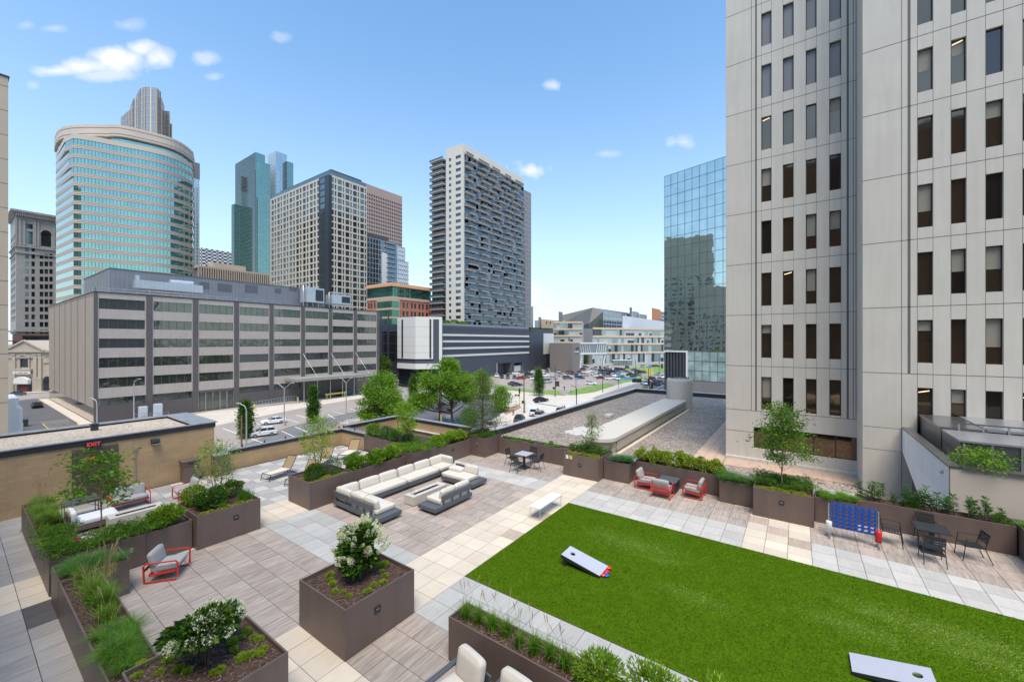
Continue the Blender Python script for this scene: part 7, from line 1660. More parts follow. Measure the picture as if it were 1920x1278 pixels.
# ================= streets =================
def gpoly(pts,z,m,name):
    P=[gp(px,py,GZ) for px,py in pts]; a=MB(); a.add([(x,y,GZ+z) for x,y in P],[tuple(range(len(P)))]); o=a.build(name,m,fix=False)
    if o.data.polygons[0].normal.z<0: o.data.flip_normals()
    return struct(o)
def wpoly(P,z,m,name,h=0):
    a=MB()
    if h: a.prism(P,GZ+z-h,GZ+z)
    else: a.add([(x,y,GZ+z) for x,y in P],[tuple(range(len(P)))])
    o=a.build(name,m,fix=bool(h)); 
    if not h and o.data.polygons[0].normal.z<0: o.data.flip_normals()
    return struct(o)
a=MB(); a.box(-2500,3500,-2500,3500,GZ-1,GZ); struct(a.build('ground',mat('city_ground',(.27,.25,.23),.95,0,.15,.02)))
wpoly([(8,16),(70,16),(70,72),(64,YG-.5),(8,YG-.5)],.012,M['street'],'parking_lot')
gpoly([(395,771),(330,783),(395,800),(560,766),(700,742),(700,736),(560,756)],.03,M['sidewalk'],'building_apron')
# darker parking bays
gpoly([(420,850),(540,800),(650,775),(760,752),(860,765),(905,800),(930,830),(700,870)],.024,M['asphalt'],'parking_bays')
gpoly([(560,820),(610,803),(700,778),(700,787),(620,812),(575,826)],.035,M['verge'],'parking_island')
gpoly([(800,742),(880,748),(948,765),(930,800),(905,812),(800,812),(760,780)],.03,M['asphalt_d'],'side_road')
def stripe(p,q,w,m=None,name='parking_line',z=.04):
    A=Vector((*gp(*p,GZ),GZ+z)); B=Vector((*gp(*q,GZ),GZ+z)); u=(B-A).normalized(); n=Vector((-u.y,u.x,0))*w/2; a=MB(); a.quad(A-n,B-n,B+n,A+n); o=a.build(name,m or M['paint'],fix=False); return struct(o)
for p,q in [((465,820),(498,832)),((528,808),(551,818)),((480,793),(500,800)),((535,785),(560,792)),((556,778),(583,786)),((553,800),(577,810)),((623,771),(650,777)),((615,777),(628,785)),((655,766),(680,772)),((418,803),(445,813)),((588,764),(604,768))]: stripe(p,q,.2)
for k in range(7): stripe((638+k*6,795-k*1.2),(652+k*6,786-k*.8),.13)
stripe((636,791),(672,797),.2); 
for k in range(5): stripe((497+k*7,771-k*1.3),(513+k*7,762-k*1.2),.15)
for k in range(6): stripe((835+k*2,781+k*3),(850+k*2,779+k*3),.3)
# intersection, roads
CRD=M['conc_road']
gpoly([(930,818),(985,795),(1075,768),(1200,728),(1240,705),(1262,705),(1262,760),(1190,760),(960,840)],.02,M['asphalt_d'],'main_road')
gpoly([(930,735),(1075,741),(1140,752),(1112,768),(1050,800),(1020,812),(960,835),(925,800),(958,772)],.026,CRD,'intersection')
gpoly([(820,722),(935,730),(1062,742),(1050,750),(935,742),(820,735)],.034,M['sidewalk'],'pavement')
gpoly([(1062,742),(1115,735),(1180,714),(1200,716),(1120,742),(1098,752),(1050,750)],.034,M['sidewalk'],'pavement')
gpoly([(905,800),(945,772),(960,768),(985,775),(970,786),(925,806)],.06,M['sidewalk'],'pavement_corner')
gpoly([(940,768),(972,758),(978,764),(948,778)],.07,M['verge'],'planting_strip')
gpoly([(928,728),(1060,742),(1056,738),(1010,733),(930,722)],.045,M['lawn'],'lawn_strip'); gpoly([(1010,736),(1030,731),(1048,732),(1055,741),(1022,739)],.05,M['lawn'],'lawn_strip')
gpoly([(1062,737),(1080,729),(1140,718),(1152,722),(1105,736),(1076,740)],.048,M['lawn'],'lawn_strip'); gpoly([(1155,714),(1185,706),(1235,703),(1185,715),(1160,719)],.048,M['lawn'],'lawn_strip')
gpoly([(1120,693),(1250,684),(1250,698),(1180,694)],.045,M['lawn'],'lawn_strip')
gpoly([(1015,688),(1035,685),(1036,689),(1020,690)],.045,M['lawn'],'lawn_strip')
gpoly([(870,700),(932,690),(1035,688),(1180,690),(1190,704),(1140,716),(1070,733),(1010,731),(925,720),(880,712)],.018,M['street'],'car_park')
for k in range(7): stripe((995+k*7,754+k*1.2),(1022+k*7,758+k*1.0),.7,name='crosswalk_bar')
for k in range(7): stripe((1010+k*9,776-k*2.5),(1032+k*9,783-k*2.6),.7,name='crosswalk_bar')
for k in range(8): stripe((1055+k*9,768-k*2.0),(1066+k*9,771-k*2.2),.6,name='crosswalk_bar')
for k in range(5): stripe((990,760+k*3.2),(1014,764+k*3.2),.5,name='crosswalk_bar')
stripe((1100,762),(1200,728),.2,name='lane_line'); stripe((1140,765),(1245,722),.2,name='lane_line'); stripe((1205,742),(1245,728),.2,name='lane_line')
stripe((1090,706),(1120,709),2.4,mat('blue_marking',(.08,.17,.35),.8),'accessible_bay_paint') if False else None
for p,q in [((1168,711),(1178,708)),((1030,705),(1042,706))]: stripe(p,q,2.2,mat('blue_marking',(.08,.17,.35),.8),'accessible_bay_paint')
stripe((1102,767),(1155,740),.45,mat('rust_edge',(.30,.17,.09),.9),'kerb_edge')
# alley by the tan building
gx0=gx
wpoly([(gx0-16,YG-50),(gx0-1.8,YG-50),(gx0-1.8,YG+95),(gx0-16,YG+95)],.02,M['asphalt_d'],'alley'); wpoly([(gx0-1.8,YG-10),(gx0-.05,YG-10),(gx0-.05,YG+64),(gx0-1.8,YG+64)],.14,M['sidewalk'],'alley_pavement',.13)
a=MB(); a.box(gx0-2.1,gx0-1.82,YG-5,YG+3,GZ+.02,GZ+.16); struct(a.build('yellow_kerb',M['ypaint']))
for k in range(9): a=MB(); y=YG-3+k*1.9; a.box(gx0-6.2,gx0-2.3,y,y+.12,GZ+.03,GZ+.034); struct(a.build('parking_line',M['ypaint'] if k<6 else M['paint']))
a=MB(); a.box(gx0-6.3,gx0-6.18,YG-6,YG+9,GZ+.03,GZ+.035); struct(a.build('parking_line',M['ypaint']))
gpoly([(20,752),(95,744),(95,736),(20,740)],.03,M['street'],'cross_street'); gpoly([(20,739),(95,735),(95,733),(20,736)],.14,M['sidewalk'],'far_pavement'); gpoly([(70,752),(88,747),(90,751),(78,754)],.1,M['lawn'],'lawn_strip')
# ---- cars ----
TY=mat('tyre',(.02,.02,.022),.8,0,0); RIM=mat('rim',(.45,.46,.48),.3,.8,0); CG=mat('car_glass',(.02,.025,.03),.08,.3,0); HLm=mat('headlamp',(.7,.72,.75),.15,0,0); TLm=mat('tail_lamp',(.5,.02,.02),.2,0,0)
CC={n:mat('car_'+n,c,.28,.35 if n!='white' else 0,0) for n,c in dict(white=(.72,.73,.74),black=(.018,.02,.024),silver=(.42,.44,.46),grey=(.12,.13,.145),navy=(.03,.05,.10),red=(.42,.025,.03),maroon=(.14,.03,.05),tan=(.30,.26,.22),teal=(.06,.12,.14)).items()}
def makecar(kind):
    r=thing(kind,'','car'); 
    if kind=='sedan': L,Wd,H=4.7,1.82,1.44; low=[(-2.35,.32),(-2.35,.78),(-2.25,.95),(-1.55,1.0),(.9,.98),(1.9,.86),(2.3,.70),(2.36,.5),(2.34,.3)]; gb=(-1.75,1.05); gt=(-.95,.25)
    elif kind=='hatchback': L,Wd,H=4.4,1.82,1.56; low=[(-2.15,.34),(-2.2,.85),(-2.1,1.02),(.95,1.02),(1.8,.92),(2.2,.74),(2.25,.5),(2.22,.3)]; gb=(-2.05,1.1); gt=(-1.6,.3)
    elif kind=='pickup_truck': L,Wd,H=5.6,1.95,1.85; low=[(-2.8,.5),(-2.8,1.15),(-.9,1.15),(1.3,1.15),(2.5,1.08),(2.78,.9),(2.8,.5)]; gb=(-.9,1.45); gt=(-.6,.75)
    else: L,Wd,H=4.75,1.9,1.74; low=[(-2.35,.4),(-2.4,.95),(-2.3,1.1),(1.0,1.1),(1.95,1.02),(2.3,.85),(2.36,.55),(2.32,.36)]; gb=(-2.25,1.2); gt=(-2.0,.45)
    hw=Wd/2; zb=low[3][1]-.02 if kind!='hatchback' else 1.0; zb=max(p[1] for p in low)-.02
    a=MB(); n=len(low); secs=[(-hw,.90),(-hw+.10,1.0),(hw-.10,1.0),(hw,.90)]
    vs=[(x*(.965 if abs(y)>hw-.05 else 1),y,.3+(z-.3)*k if z>.5 else z) for y,k in secs for x,z in low]
    fs=[(s*n+i,s*n+(i+1)%n,(s+1)*n+(i+1)%n,(s+1)*n+i) for s in range(3) for i in range(n)]+[tuple(range(n)),tuple(range(3*n,4*n))[::-1]]; a.add(vs,fs)
    tw=hw-.28; a.box(gt[0]+.02,gt[1]-.02,-tw,tw,H-.03,H+.01)
    for s in(-1,1):
        for f,k in((0,0),(1,1)): a.bar((gb[f]*.995,s*(hw-.11),zb),(gt[f],s*tw,H-.02),.07,.05)
        mx_=(gb[0]+gb[1])/2; a.bar((mx_,s*(hw-.10),zb),((gt[0]+gt[1])/2,s*(tw+.01),H-.02),.07,.05); a.box(gb[1]-.55,gb[1]-.35,s*hw,s*(hw+.13),zb,zb+.14)
    a.build('body',CC['white'],r,bevel=.03)
    a=MB(); a.add([(gb[0],-hw+.13,zb),(gb[1],-hw+.13,zb),(gb[1],hw-.13,zb),(gb[0],hw-.13,zb),(gt[0],-tw,H-.03),(gt[1],-tw,H-.03),(gt[1],tw,H-.03),(gt[0],tw,H-.03)],[(0,1,5,4),(1,2,6,5),(2,3,7,6),(3,0,4,7),(4,5,6,7)]); a.build('window',CG,r)
    for x in(-L*.29,L*.31):
        for s in(-1,1):
            w=MB(); y=s*(hw-.1); 
            for k in range(1): w.tube([(x,y-.11,.33),(x,y+.11,.33)],.33,16,0)
            w=w.build('wheel',TY,r); q=MB(); q.tube([(x,s*(hw+.0),.33),(x,s*(hw+.018),.33)],.2,10); q.build('rim',RIM,w)
    for s in(-1,1):
        a=MB(); a.box(low[-2][0]-.08,low[-2][0]+.01,s*(hw-.5),s*(hw-.1),.62,.74); a.build('headlight',HLm,r)
        a=MB(); a.box(low[1][0]-.02,low[1][0]+.08,s*(hw-.45),s*(hw-.08),.72,.86); a.build('taillight',TLm,r)
    a=MB(); a.box(low[1][0]-.03,low[1][0]+.02,-.25,.25,.55,.67); a.box(low[-1][0]-.1,low[-1][0]+.04,-.6,.6,.34,.5); a.build('bumper_trim',M['black'],r)
    return r
protos={k:makecar(k) for k in('sedan','suv','hatchback','pickup_truck')}
used=set()
def car(px,py,kind,col,head,label,group=None,cat=None):
    p=gp(px,py,GZ); loc=(*p,GZ+.03)
    if kind in used: r=dup(protos[kind],loc,rad(head),label,group)
    else: r=protos[kind]; used.add(kind); r.location=loc; r.rotation_euler=(0,0,rad(head)); r['label']=label; 
    if group: r['group']=group
    r['category']={'sedan':'car','hatchback':'car','suv':'SUV','pickup_truck':'pickup truck'}[kind]
    for c in r.children:
        if c.name.startswith('body'): c.material_slots[0].link='OBJECT'; c.material_slots[0].material=CC[col]
    return r
# big ones, front lot
car(493,817,'hatchback','white',165,'large white car parked closest in front of the parking lot lamp')
car(513,794,'sedan','white',160,'white sedan parked behind the nearest white car')
car(742,722,'suv','white',-20,'white SUV driving past the right end of the striped office')
car(69,764,'hatchback','black',90,'black car parked in the alley beside the tan end wall')
car(28,742,'sedan','teal',175,'dark teal car passing the white awning at the end of the alley')
# intersection
car(1014,753,'sedan','black',-18+0,'black sedan crossing the pale intersection')
car(974,792,'suv','black',25,'black SUV waiting nearest the gravel roof parapet','cars queued at the crossing')
car(981,801,'sedan','black',25,'black sedan right behind the parapet with red tail lights','cars queued at the crossing')
car(1012,783,'suv','tan',20,'tan SUV in the queue nearest the crosswalk','cars queued at the crossing')
car(1003,778,'suv','white',20,'white SUV beside the tan one in the queue','cars queued at the crossing')
car(1050,775,'sedan','black',20,'black car almost hidden by the roof parapet at the crosswalk','cars queued at the crossing')
car(921,802,'sedan','silver',25,'silver car half hidden behind the feathery conifer')
cg='cars in the far car park'
lst=[(931,707,'suv','white',215,'first white SUV at the left end of the front row'),(941,708.5,'sedan','black',215,'second car in the front row, a dark one'),(952,709.5,'suv','grey',215,'third car in the front row, a grey SUV'),(964.5,709.5,'sedan','teal',215,'fourth car in the front row, dark teal'),(977,711,'sedan','red',330,'bright red car at the right end of the front row'),
(969,723.5,'sedan','navy',-35,'navy sedan alone beside the grass strip left of the small tree'),(963,721.5,'sedan','grey',-35,'grey car tucked behind the navy sedan'),(992,704.5,'suv','black',-50,'black and grey SUV left of the small street tree'),(976,690,'pickup_truck','silver',-55,'silver pickup by the white garage door'),(963,697,'sedan','grey',215,'grey car second row above the white wagon'),(976,700,'sedan','teal',-50,'dark car second row beside the lamp pole'),(967,702,'hatchback','white',-40,'white wagon behind the front row'),(999,691.5,'sedan','grey',-55,'grey car parked far back near the podium wall'),(922,694,'pickup_truck','teal',-55,'dark pickup parked against the podium wall'),
(1021,706,'suv','white',-50,'white SUV just right of the small street tree'),(1026,717.5,'suv','silver',-30,'silver SUV low behind the small street tree'),(1037,697,'sedan','white',-55,'white car near the first black signal pole'),(1026,698,'suv','grey',215,'boxy grey vehicle behind the small street tree'),
(1052,692,'sedan','grey',-50,'grey car at the back beside the taupe block'),(1060,692.5,'sedan','silver',-50,'silver car second from left along the taupe block'),(1074.5,692,'suv','white',-50,'white SUV before the taupe block corner'),(1093,693.5,'sedan','red',-35,'red car under the skybridge'),(1057,698.5,'hatchback','red',215,'small red car in the middle row'),(1065,701,'suv','grey',215,'dark grey SUV right of the small red car'),(1073,702,'suv','maroon',215,'maroon grey SUV in the middle row'),(1086,701.5,'suv','black',215,'black SUV at the right end of the middle row'),(1064.5,711,'suv','grey',-50,'long grey SUV next to the walking person'),(1087,710,'sedan','navy',-50,'navy car nose to tail with the long grey SUV'),(1105.5,697,'sedan','white',-50,'white car behind the white sedan pair'),(1112.5,703,'suv','white',215,'white SUV facing the camera'),(1124,703.5,'hatchback','silver',215,'silver hatchback beside the frontal white SUV'),(1134,698,'suv','navy',-50,'navy SUV left of the tall black lamp'),(1138,696,'hatchback','red',215,'red car half hidden behind the tall black lamp'),(1117,692,'suv','silver',215,'silver SUV farthest back right of the red car'),
(1146,693.5,'sedan','white',215,'white-roofed dark sedan in front of the bus shelter'),(1156,694,'suv','black',215,'black SUV in front of the bus shelter'),(1169,694.5,'sedan','black',215,'black sedan right of the bus shelter'),(1108,721,'hatchback','white',-75,'white hatchback driving alone in the open car park'),(1183,704,'sedan','black',-45,'large black sedan parked beyond the blue sign'),(1167,710,'sedan','navy',-45,'navy sedan behind the blue and white sign'),(1143,711.5,'suv','white',-50,'white SUV near the yellow bollards'),(1157,712,'hatchback','white',215,'white car beside the dark screen panel'),(1198,699.5,'suv','black',-50,'dark SUV left of the yellow posts'),(1206,699.5,'sedan','maroon',-50,'dark maroon car left of the yellow posts'),
(1208,688.5,'suv','silver',-50,'silver SUV on the far street'),(1225,687.5,'sedan','black',-50,'black car on the far street'),(1231,687.5,'sedan','maroon',-50,'maroon car at the right end of the far street')]
rc=random.Random(12); words=['near the lamp','mid row','outer row','by the aisle']
for i,(px,py) in enumerate([(946,697),(955,701),(988,697),(1003,699),(1012,696),(1015,701),(1044,692.5),(1048,703),(1081,697),(1098,700),(1126,697.5),(1149,700),(1160,700),(1176,699.5),(1190,695),(1127,710),(1150,706),(1003,712),(1037,711),(1075,694),(1176,690.5),(1140,690),(1098,689.5),(932,697),(1091,705),(1053,706),(985,693),(1163,694.5),(1187,710),(1030,694),(1066,689.5),(1110,694),(1145,697),(1172,703),(1158,705),(1131,704),(1096,705),(1081,705.5),(1047,698.5),(1009,707),(985,709),(958,700),(950,692),(1121,707),(1139,704),(1195,704),(1021,691),(1085,690),(1130,691)]):
    kd=rc.choice(['sedan','suv','hatchback','suv']); cl_=rc.choice(['white','black','grey','silver','navy','grey','maroon','white'])
    lm=min([(977,'the bright red car'),(1010,'the small street tree'),(1041,'the dark signal box'),(1073,'the maroon grey SUV'),(1094,'the skybridge car'),(1130,'the tall black lamp'),(1160,'the blue sign'),(1183,'the large black sedan')],key=lambda q:abs(q[0]-px))
    car(px,py,kd,cl_,rc.choice([215,215,-50]),'small %s %s in the far car park%s, %s of %s'%(cl_,{'suv':'SUV'}.get(kd,kd),' back row' if py<698 else '','left' if px<lm[0] else 'right',lm[1]),'other parked cars in the far car park')
for (px,py,k,c,h,l) in lst: car(px,py,k,c,h,l+(' in the far car park' if len(l.split())<12 else ''),cg)
for (px,py,k,c,h,l) in [(1209,721.5,'suv','white',220,'white car facing the camera at the traffic lights'),(1231,722,'sedan','black',220,'black car at the traffic lights beside the vent shaft'),(1238,719,'sedan','maroon',220,'maroon car behind the black one at the lights'),(1224,713.5,'suv','maroon',220,'dark red SUV in the queue at the lights'),(1240,709,'suv','white',220,'white SUV in the queue near the mirror-glass tower'),(1236,703.5,'sedan','silver',-50,'silver car on the road beyond the grass'),(1214,716,'sedan','silver',220,'silver car second in the queue at the lights')]: car(px,py,k,c,h,l,'cars queued on the main road')
# ---- street trees ----
def street_tree(px,py,ytop,halfw,name,label,dens,mats,wts,base=.22,trk=.18,shape=None,lsz=None,lean=(0,0),ncl=None,zr=.7,spread=.2,lobes=None):
    x,y=gp(px,py,GZ); d=dep(x,y); H=(py-ytop)*d/F_; R=halfw*d/F_
    return tree(name,label,(x,y,GZ),H,R,H*base,mats,wts,ncl or 60,dens,lsz or R*.09,trk,spread=spread,zr=zr,shape=shape,lean=lean,asp=.6,lobes=lobes)
big=lambda f: (sin(pi*min(1,.10+.90*f))**.55)
street_tree(722,822,700,40,'leafy_tree','large bushy green tree on the left behind the brick parapet',260,[Fr,Br,Mi],[.35,.45,.2],.10,.3,big,.30,ncl=120,spread=.125,lobes=[(-.7,.2,.35),(.6,-.3,.3),(0,.6,.55),(-.2,-.6,.5),(.5,.3,.62),(-.45,.2,.7),(.05,0,.9),(.75,.2,.45),(-.8,-.1,.12),(.2,-.7,.2),(.0,.1,.3)])
street_tree(850,797,677,42,'leafy_tree','tall bright maple with a bare leaning trunk in the middle of the street',250,[Br,Fr,Mi],[.5,.3,.2],.30,.28,big,.34,lean=(-1.2,1.5),ncl=130,spread=.12,lobes=[(-.85,.4,.2),(.7,-.5,.25),(0,.5,.5),(-.3,-.5,.6),(.6,.1,.6),(-.6,.4,.5),(.1,0,.92),(.3,.2,.75),(-1.0,.6,.05),(.1,-.7,.35),(.9,-.3,.45)])
street_tree(800,725,680,24,'leafy_tree','light green tree in front of the white angular annex',150,[Fr,Br,Mi],[.4,.4,.2],.2,.2,big,.5,ncl=45)
street_tree(714,716,668,15,'leafy_tree','green tree squeezed at the right end of the striped office',140,[Mi,Fr,D_],[.4,.3,.3],.1,.2,big,.5,ncl=40)
street_tree(900,748,700,22,'leafy_tree','pale green tree behind the feathery conifer',120,[Fr,Br],[.5,.5],.15,.2,big,.4,ncl=40)
street_tree(940,772,728,16,'leafy_tree','small bushy green tree by the corner pavement right of the conifer',130,[Fr,Mi,Br],[.4,.3,.3],.1,.15,big,.3,ncl=36)
street_tree(880,800,765,17,'low_shrub_tree','low pale shrubs at the foot of the bright maple',100,[Bg,Fr],[.5,.5],.05,.12,big,.25,ncl=30)
coln=lambda f: (1.0 if f<.45 else 1.0-(f-.45)*1.45)
for (px,py,yt,hw,l) in [(460,822,755,9,'left columnar tree beside the parking lot lamp pole'),(587,793,728,7,'middle columnar tree standing alone in the parking lot'),(775,750,708,5.5,'small columnar tree between the two large leafy trees'),(1010,742,693,7,'columnar tree on the grass strip by the far car park')]:
    street_tree(px,py,yt,hw,'columnar_tree',l,150,[D_,Mi,Fr],[.5,.38,.12],.14,.12,coln,.26,ncl=60,zr=1.3,spread=.34)
street_tree(1165,680,660,10,'leafy_tree','rounded green tree before the long banded building',90,[Mi,Fr],[.6,.4],.1,.2,big,.8,ncl=24)
street_tree(1102,682,665,12,'leafy_tree','dark tree under the skybridge',90,[D_,Mi],[.7,.3],.05,.2,big,.8,ncl=24)
# ---- lamps, poles, signals ----
GP_=mat('galvanised_pole',(.48,.48,.48),.45,.5,.04,1); BP=mat('black_pole',(.03,.03,.035),.5,.2,0); YP=mat('yellow_band',(.75,.58,.10),.6,0,.05,2); RST=mat('rusty_pole',(.20,.12,.08),.8,0,.1,2)
def ydouble(px,py,ytop,arm,label):
    x,y=gp(px,py,GZ); d=dep(x,y); H=(py-ytop)*d/F_; w=arm*d/F_; t=thing('street_lamp',label,'street lamp',(x,y,GZ),atan2(R.y,R.x),'Y-shaped lamps of the parking lot')
    a=MB(); a.tube([(0,0,0),(0,0,H*.86)],[.13,.09],8); a.build('pole',GP_,t); a=MB(); a.tube([(0,0,0),(0,0,.6)],.35,8); a.build('footing',M['concrete'],t)
    for s in(-1,1): a=MB(); a.tube([(0,0,H*.86),(s*w*.75,0,H*.97),(s*w,0,H)],.06,6); a.build('arm',GP_,t); a=MB(); a.cbox((s*w*1.12,0,H-.02),(w*.4,.35,.16)); a.build('lamp_head',GP_,t,bevel=.04)
    return t
ydouble(533,798,717,14,'nearer Y-shaped parking lot lamp between the two columnar trees'); ydouble(649,777,708,9,'farther Y-shaped parking lot lamp by the office canopy'); ydouble(741,722,700,8,'Y-shaped lamp near the white SUV and the white annex')
def slamp(px,py,ytop,dx,label,m=None,hw_=.09,rust=False):
    x,y=gp(px,py,GZ); d=dep(x,y); H=(py-ytop)*d/F_; w=dx*d/F_; t=thing('street_lamp',label,'street lamp',(x,y,GZ),atan2(R.y,R.x))
    a=MB(); a.tube([(0,0,0),(0,0,H*.9)],[hw_*1.3,hw_],8); a.build('pole',m or GP_,t)
    if dx: a=MB(); a.tube([(0,0,H*.9),(w*.2,0,H*.96),(w*.75,0,H)],hw_*.6,6); a.build('arm',m or GP_,t); a=MB(); a.cbox((w*.95,0,H),(abs(w)*.45,.3,.14)); a.build('lamp_head',GP_,t,bevel=.04)
    return t
slamp(251,800,710,11,'white street lamp in front of the striped office at the left'); slamp(462,880,756,-16,'curved grey street lamp beside the left columnar tree'); 
slamp(453,880,768,0,'rusty bare pole beside the curved street lamp',RST,.1); slamp(182,850,746,-12,'street lamp whose head shows above the gravel roof at the left'); 
slamp(1081,785,722,-15,'black curved street lamp rising behind the gravel roof parapet',BP); slamp(1130,735,672,-6,'tall black lamp pole between the lawn strips',BP); slamp(982.5,774,694,-1,'tall grey pole with yellow base at the near corner of the intersection',mat('bronze_pole',(.14,.12,.10),.6),.12)
slamp(1041,744,684,-1,'tall black pole with yellow base at the far corner of the intersection',BP); slamp(1007,688,661,6,'thin grey lamp before the podium end block'); slamp(752,716,690,8,'grey street lamp in front of the white annex'); slamp(717,716,692,10,'pale street lamp right of the striped office'); slamp(824,800,725,8,'slim dark street lamp before the bright maple',BP,.1)
slamp(1192,706,670,0,'thin dark pole on the far grass',BP,.1); slamp(1236,704,668,0,'dark pole right of the far grass',BP,.1); slamp(1210,690,655,0,'white flagpole before the long banded building',M['white'],.1); slamp(1343,755,722,-5,'white lamp pole in front of the base of the mirror-glass tower')
def signal(px,py,ytop,label,boxes,pole=True):
    x,y=gp(px,py,GZ); d=dep(x,y); s=d/F_; H=(py-ytop)*s; t=thing('traffic_signal',label,'traffic signal',(x,y,GZ),atan2(R.y,R.x))
    a=MB(); a.tube([(0,0,0),(0,0,H)],.1,8); a.build('pole',BP,t); a=MB(); a.tube([(0,0,.4),(0,0,2.6)],.17,8); a.build('yellow_band',YP,t)
    for (bx_,by_,w,h) in boxes:
        a=MB(); X_=(bx_-px)*s; Z_=(py-by_)*s; a.cbox((X_,-.25,Z_),(w*s,.3,h*s)); [a.tube([(X_,-.46,Z_+h*s*k),(X_,-.38,Z_+h*s*k)],min(w,h)*s*.3,8,1) for k in((-.3,0,.3) if h>w*1.5 else (0,))]; a.build('signal_head',[M['black'],mat('lens_dark',(.12,.03,.02),.3,0,0)],t)
    return t
signal(984,773,760,'yellow and black signal post at the near corner of the intersection',[(981,753,6,5)]); signal(974,760,728,'signal with two heads in the middle of the intersection',[(974,732,3.2,9),(967,740.5,4,3),(972,740.5,4,3)])
signal(1041,742,718,'dark signal box on the pole by the grass at the far corner',[(1045,719,7,10),(1039,727,6,4)]); signal(1216,735,690,'cluster of dark signal heads at the lights on the main road',[(1216,716,4,12),(1222,722,4,11),(1219,730,4,9)]); signal(1202,735,700,'dark signal pole with a wide black sign panel',[(1193,713,16,7)])
signal(827,800,728,'dark signal head hanging before the bright maple',[(826,731,5,9),(824,760,6,7)])
def signpost(px,py,ytop,w,h,m,label,name='sign'):
    x,y=gp(px,py,GZ); s=dep(x,y)/F_; H=(py-ytop)*s; t=thing(name,label,'sign',(x,y,GZ),atan2(R.y,R.x)); a=MB(); a.tube([(0,0,0),(0,0,H)],.08,6); a.build('post',BP,t); a=MB(); a.cbox((0,-.12,H-h*s/2),(w*s,.08,h*s)); a.build('sign_panel',m,t); return t
BS=mat('blue_sign',(.12,.30,.48),.5,0,.1,1)
signpost(1160,728,696,6,9,BS,'blue sign with a pale centre on the pavement by the lawn'); signpost(1080,742,708,6,5,BS,'small blue sign right of the black curved lamp'); t=signpost(1219,716,684,7,6,BS,'blue sign on a brown post among the yellow posts'); signpost(1241,694,682,4,8,BP,'dark green sign near the mirror-glass tower'); 
p=gp(1178,712,GZ); a=MB(); a.box(-4,4,-.1,.1,0,1.2); o=a.build('blue_banner_fence',BS); o.location=(*p,GZ); o.rotation_euler=(0,0,rad(-50)); setp(o,'long low blue banner by the lawn beside the navy sedan','banner')
for i,(px,py) in enumerate([(477,768),(558.5,754),(579.5,752)]):
    a=MB(); a.tube([(0,0,0),(0,0,1.5)],.16,10); o=a.build('bollard',YP); o.location=(*gp(px,py,GZ),GZ); setp(o,['yellow bollard at the left end of the ramp railing','yellow bollard at the right end of the lower ramp railing','yellow bollard in front of the upper ramp railing'][i],'bollard','yellow bollards in front of the striped office')
for i in range(5):
    a=MB(); a.tube([(0,0,0),(0,0,3.4)],.22,8); o=a.build('yellow_post',YP); o.location=(*gp(1213+i*2.4,702,GZ),GZ); setp(o,'tall yellow post on the grass left of the mirror-glass tower','post','row of yellow posts by the far grass')
a=MB(); a.tube([(0,0,0),(0,0,1.4)],.2,10); o=a.build('bollard',YP); o.location=(*gp(41,806,GZ),GZ); setp(o,'yellow bollard in the alley next to the dark dumpster','bollard')
a=MB(); a.profile([(-1,0),(-1.1,1.2),(-1,1.4),(1,1.4),(1.1,1.2),(1,0)],-.8,.8); a.box(-1.1,1.1,-.85,.85,1.4,1.5); o=a.build('dumpster',M['black'],bevel=.04); o.location=(*gp(37,800,GZ),GZ); setp(o,'small black dumpster in the alley at the left','dumpster')
# ramp railing with blue-grey panels, yellow barrier, red bin
def fence(p,q,h,m,label,name,posts=.9,rails=(.1,.55,1.0),cat='railing'):
    A=Vector((*gp(*p,GZ),GZ));B=Vector((*gp(*q,GZ),GZ)); L=(B-A).length; t=thing(name,label,cat,A); u=(B-A)/L; a=MB()
    for r_ in rails: a.bar(Vector((0,0,h*r_)),u*L+Vector((0,0,h*r_)),.07,.07)
    a.build('rail_bar',m,t); a=MB(); n=int(L/posts)
    for k in range(n+1): c=u*(L*k/max(1,n)); a.bar(c,c+Vector((0,0,h)),.06,.06)
    o=a.build('balusters',m,t)
    return t
RB_=mat('pale_blue_rail',(.33,.42,.50),.5,.2,.2,.6)
fence((468,767),(556,752),1.7,RB_,'pale blue-grey ramp railing low against the striped office','ramp_railing'); fence((482,758),(600,743),2.3,RB_,'upper pale blue-grey ramp railing behind the lower one','ramp_railing',1.2,(.45,.7,1.0))
fence((940,768),(968,763),1.6,M['black'],'dark pipe fence around the corner planting','pipe_fence',2.5); fence((784,738),(800,741),1.5,M['black'],'dark low fence left of the bright maple','pipe_fence',2)
A=gp(610,747,GZ); a=MB(); a.box(0,7,-.2,.2,1.0,1.5); [a.box(x,x+.3,-.15,.15,0,1.0) for x in(.3,6.2)]; o=a.build('yellow_barrier',YP); o.location=(*A,GZ); setp(o,'long yellow crash barrier under the office canopy','barrier')
A=gp(663,737,GZ); a=MB(); a.box(0,5,-.4,.4,0,1.2); o=a.build('red_container',mat('dull_red',(.30,.07,.06),.6)); o.location=(*A,GZ); setp(o,'low dull red container by the end of the striped office','container')
A=gp(640,742,GZ); a=MB(); a.box(0,2.6,-1,1,0,1.7); a.box(-.1,2.7,-1.1,1.1,1.7,1.9,1); o=a.build('dark_dumpster',[mat('dark_green_steel',(.05,.10,.10),.6),M['black']]); o.location=(*A,GZ); setp(o,'dark green dumpster under the office canopy','dumpster')
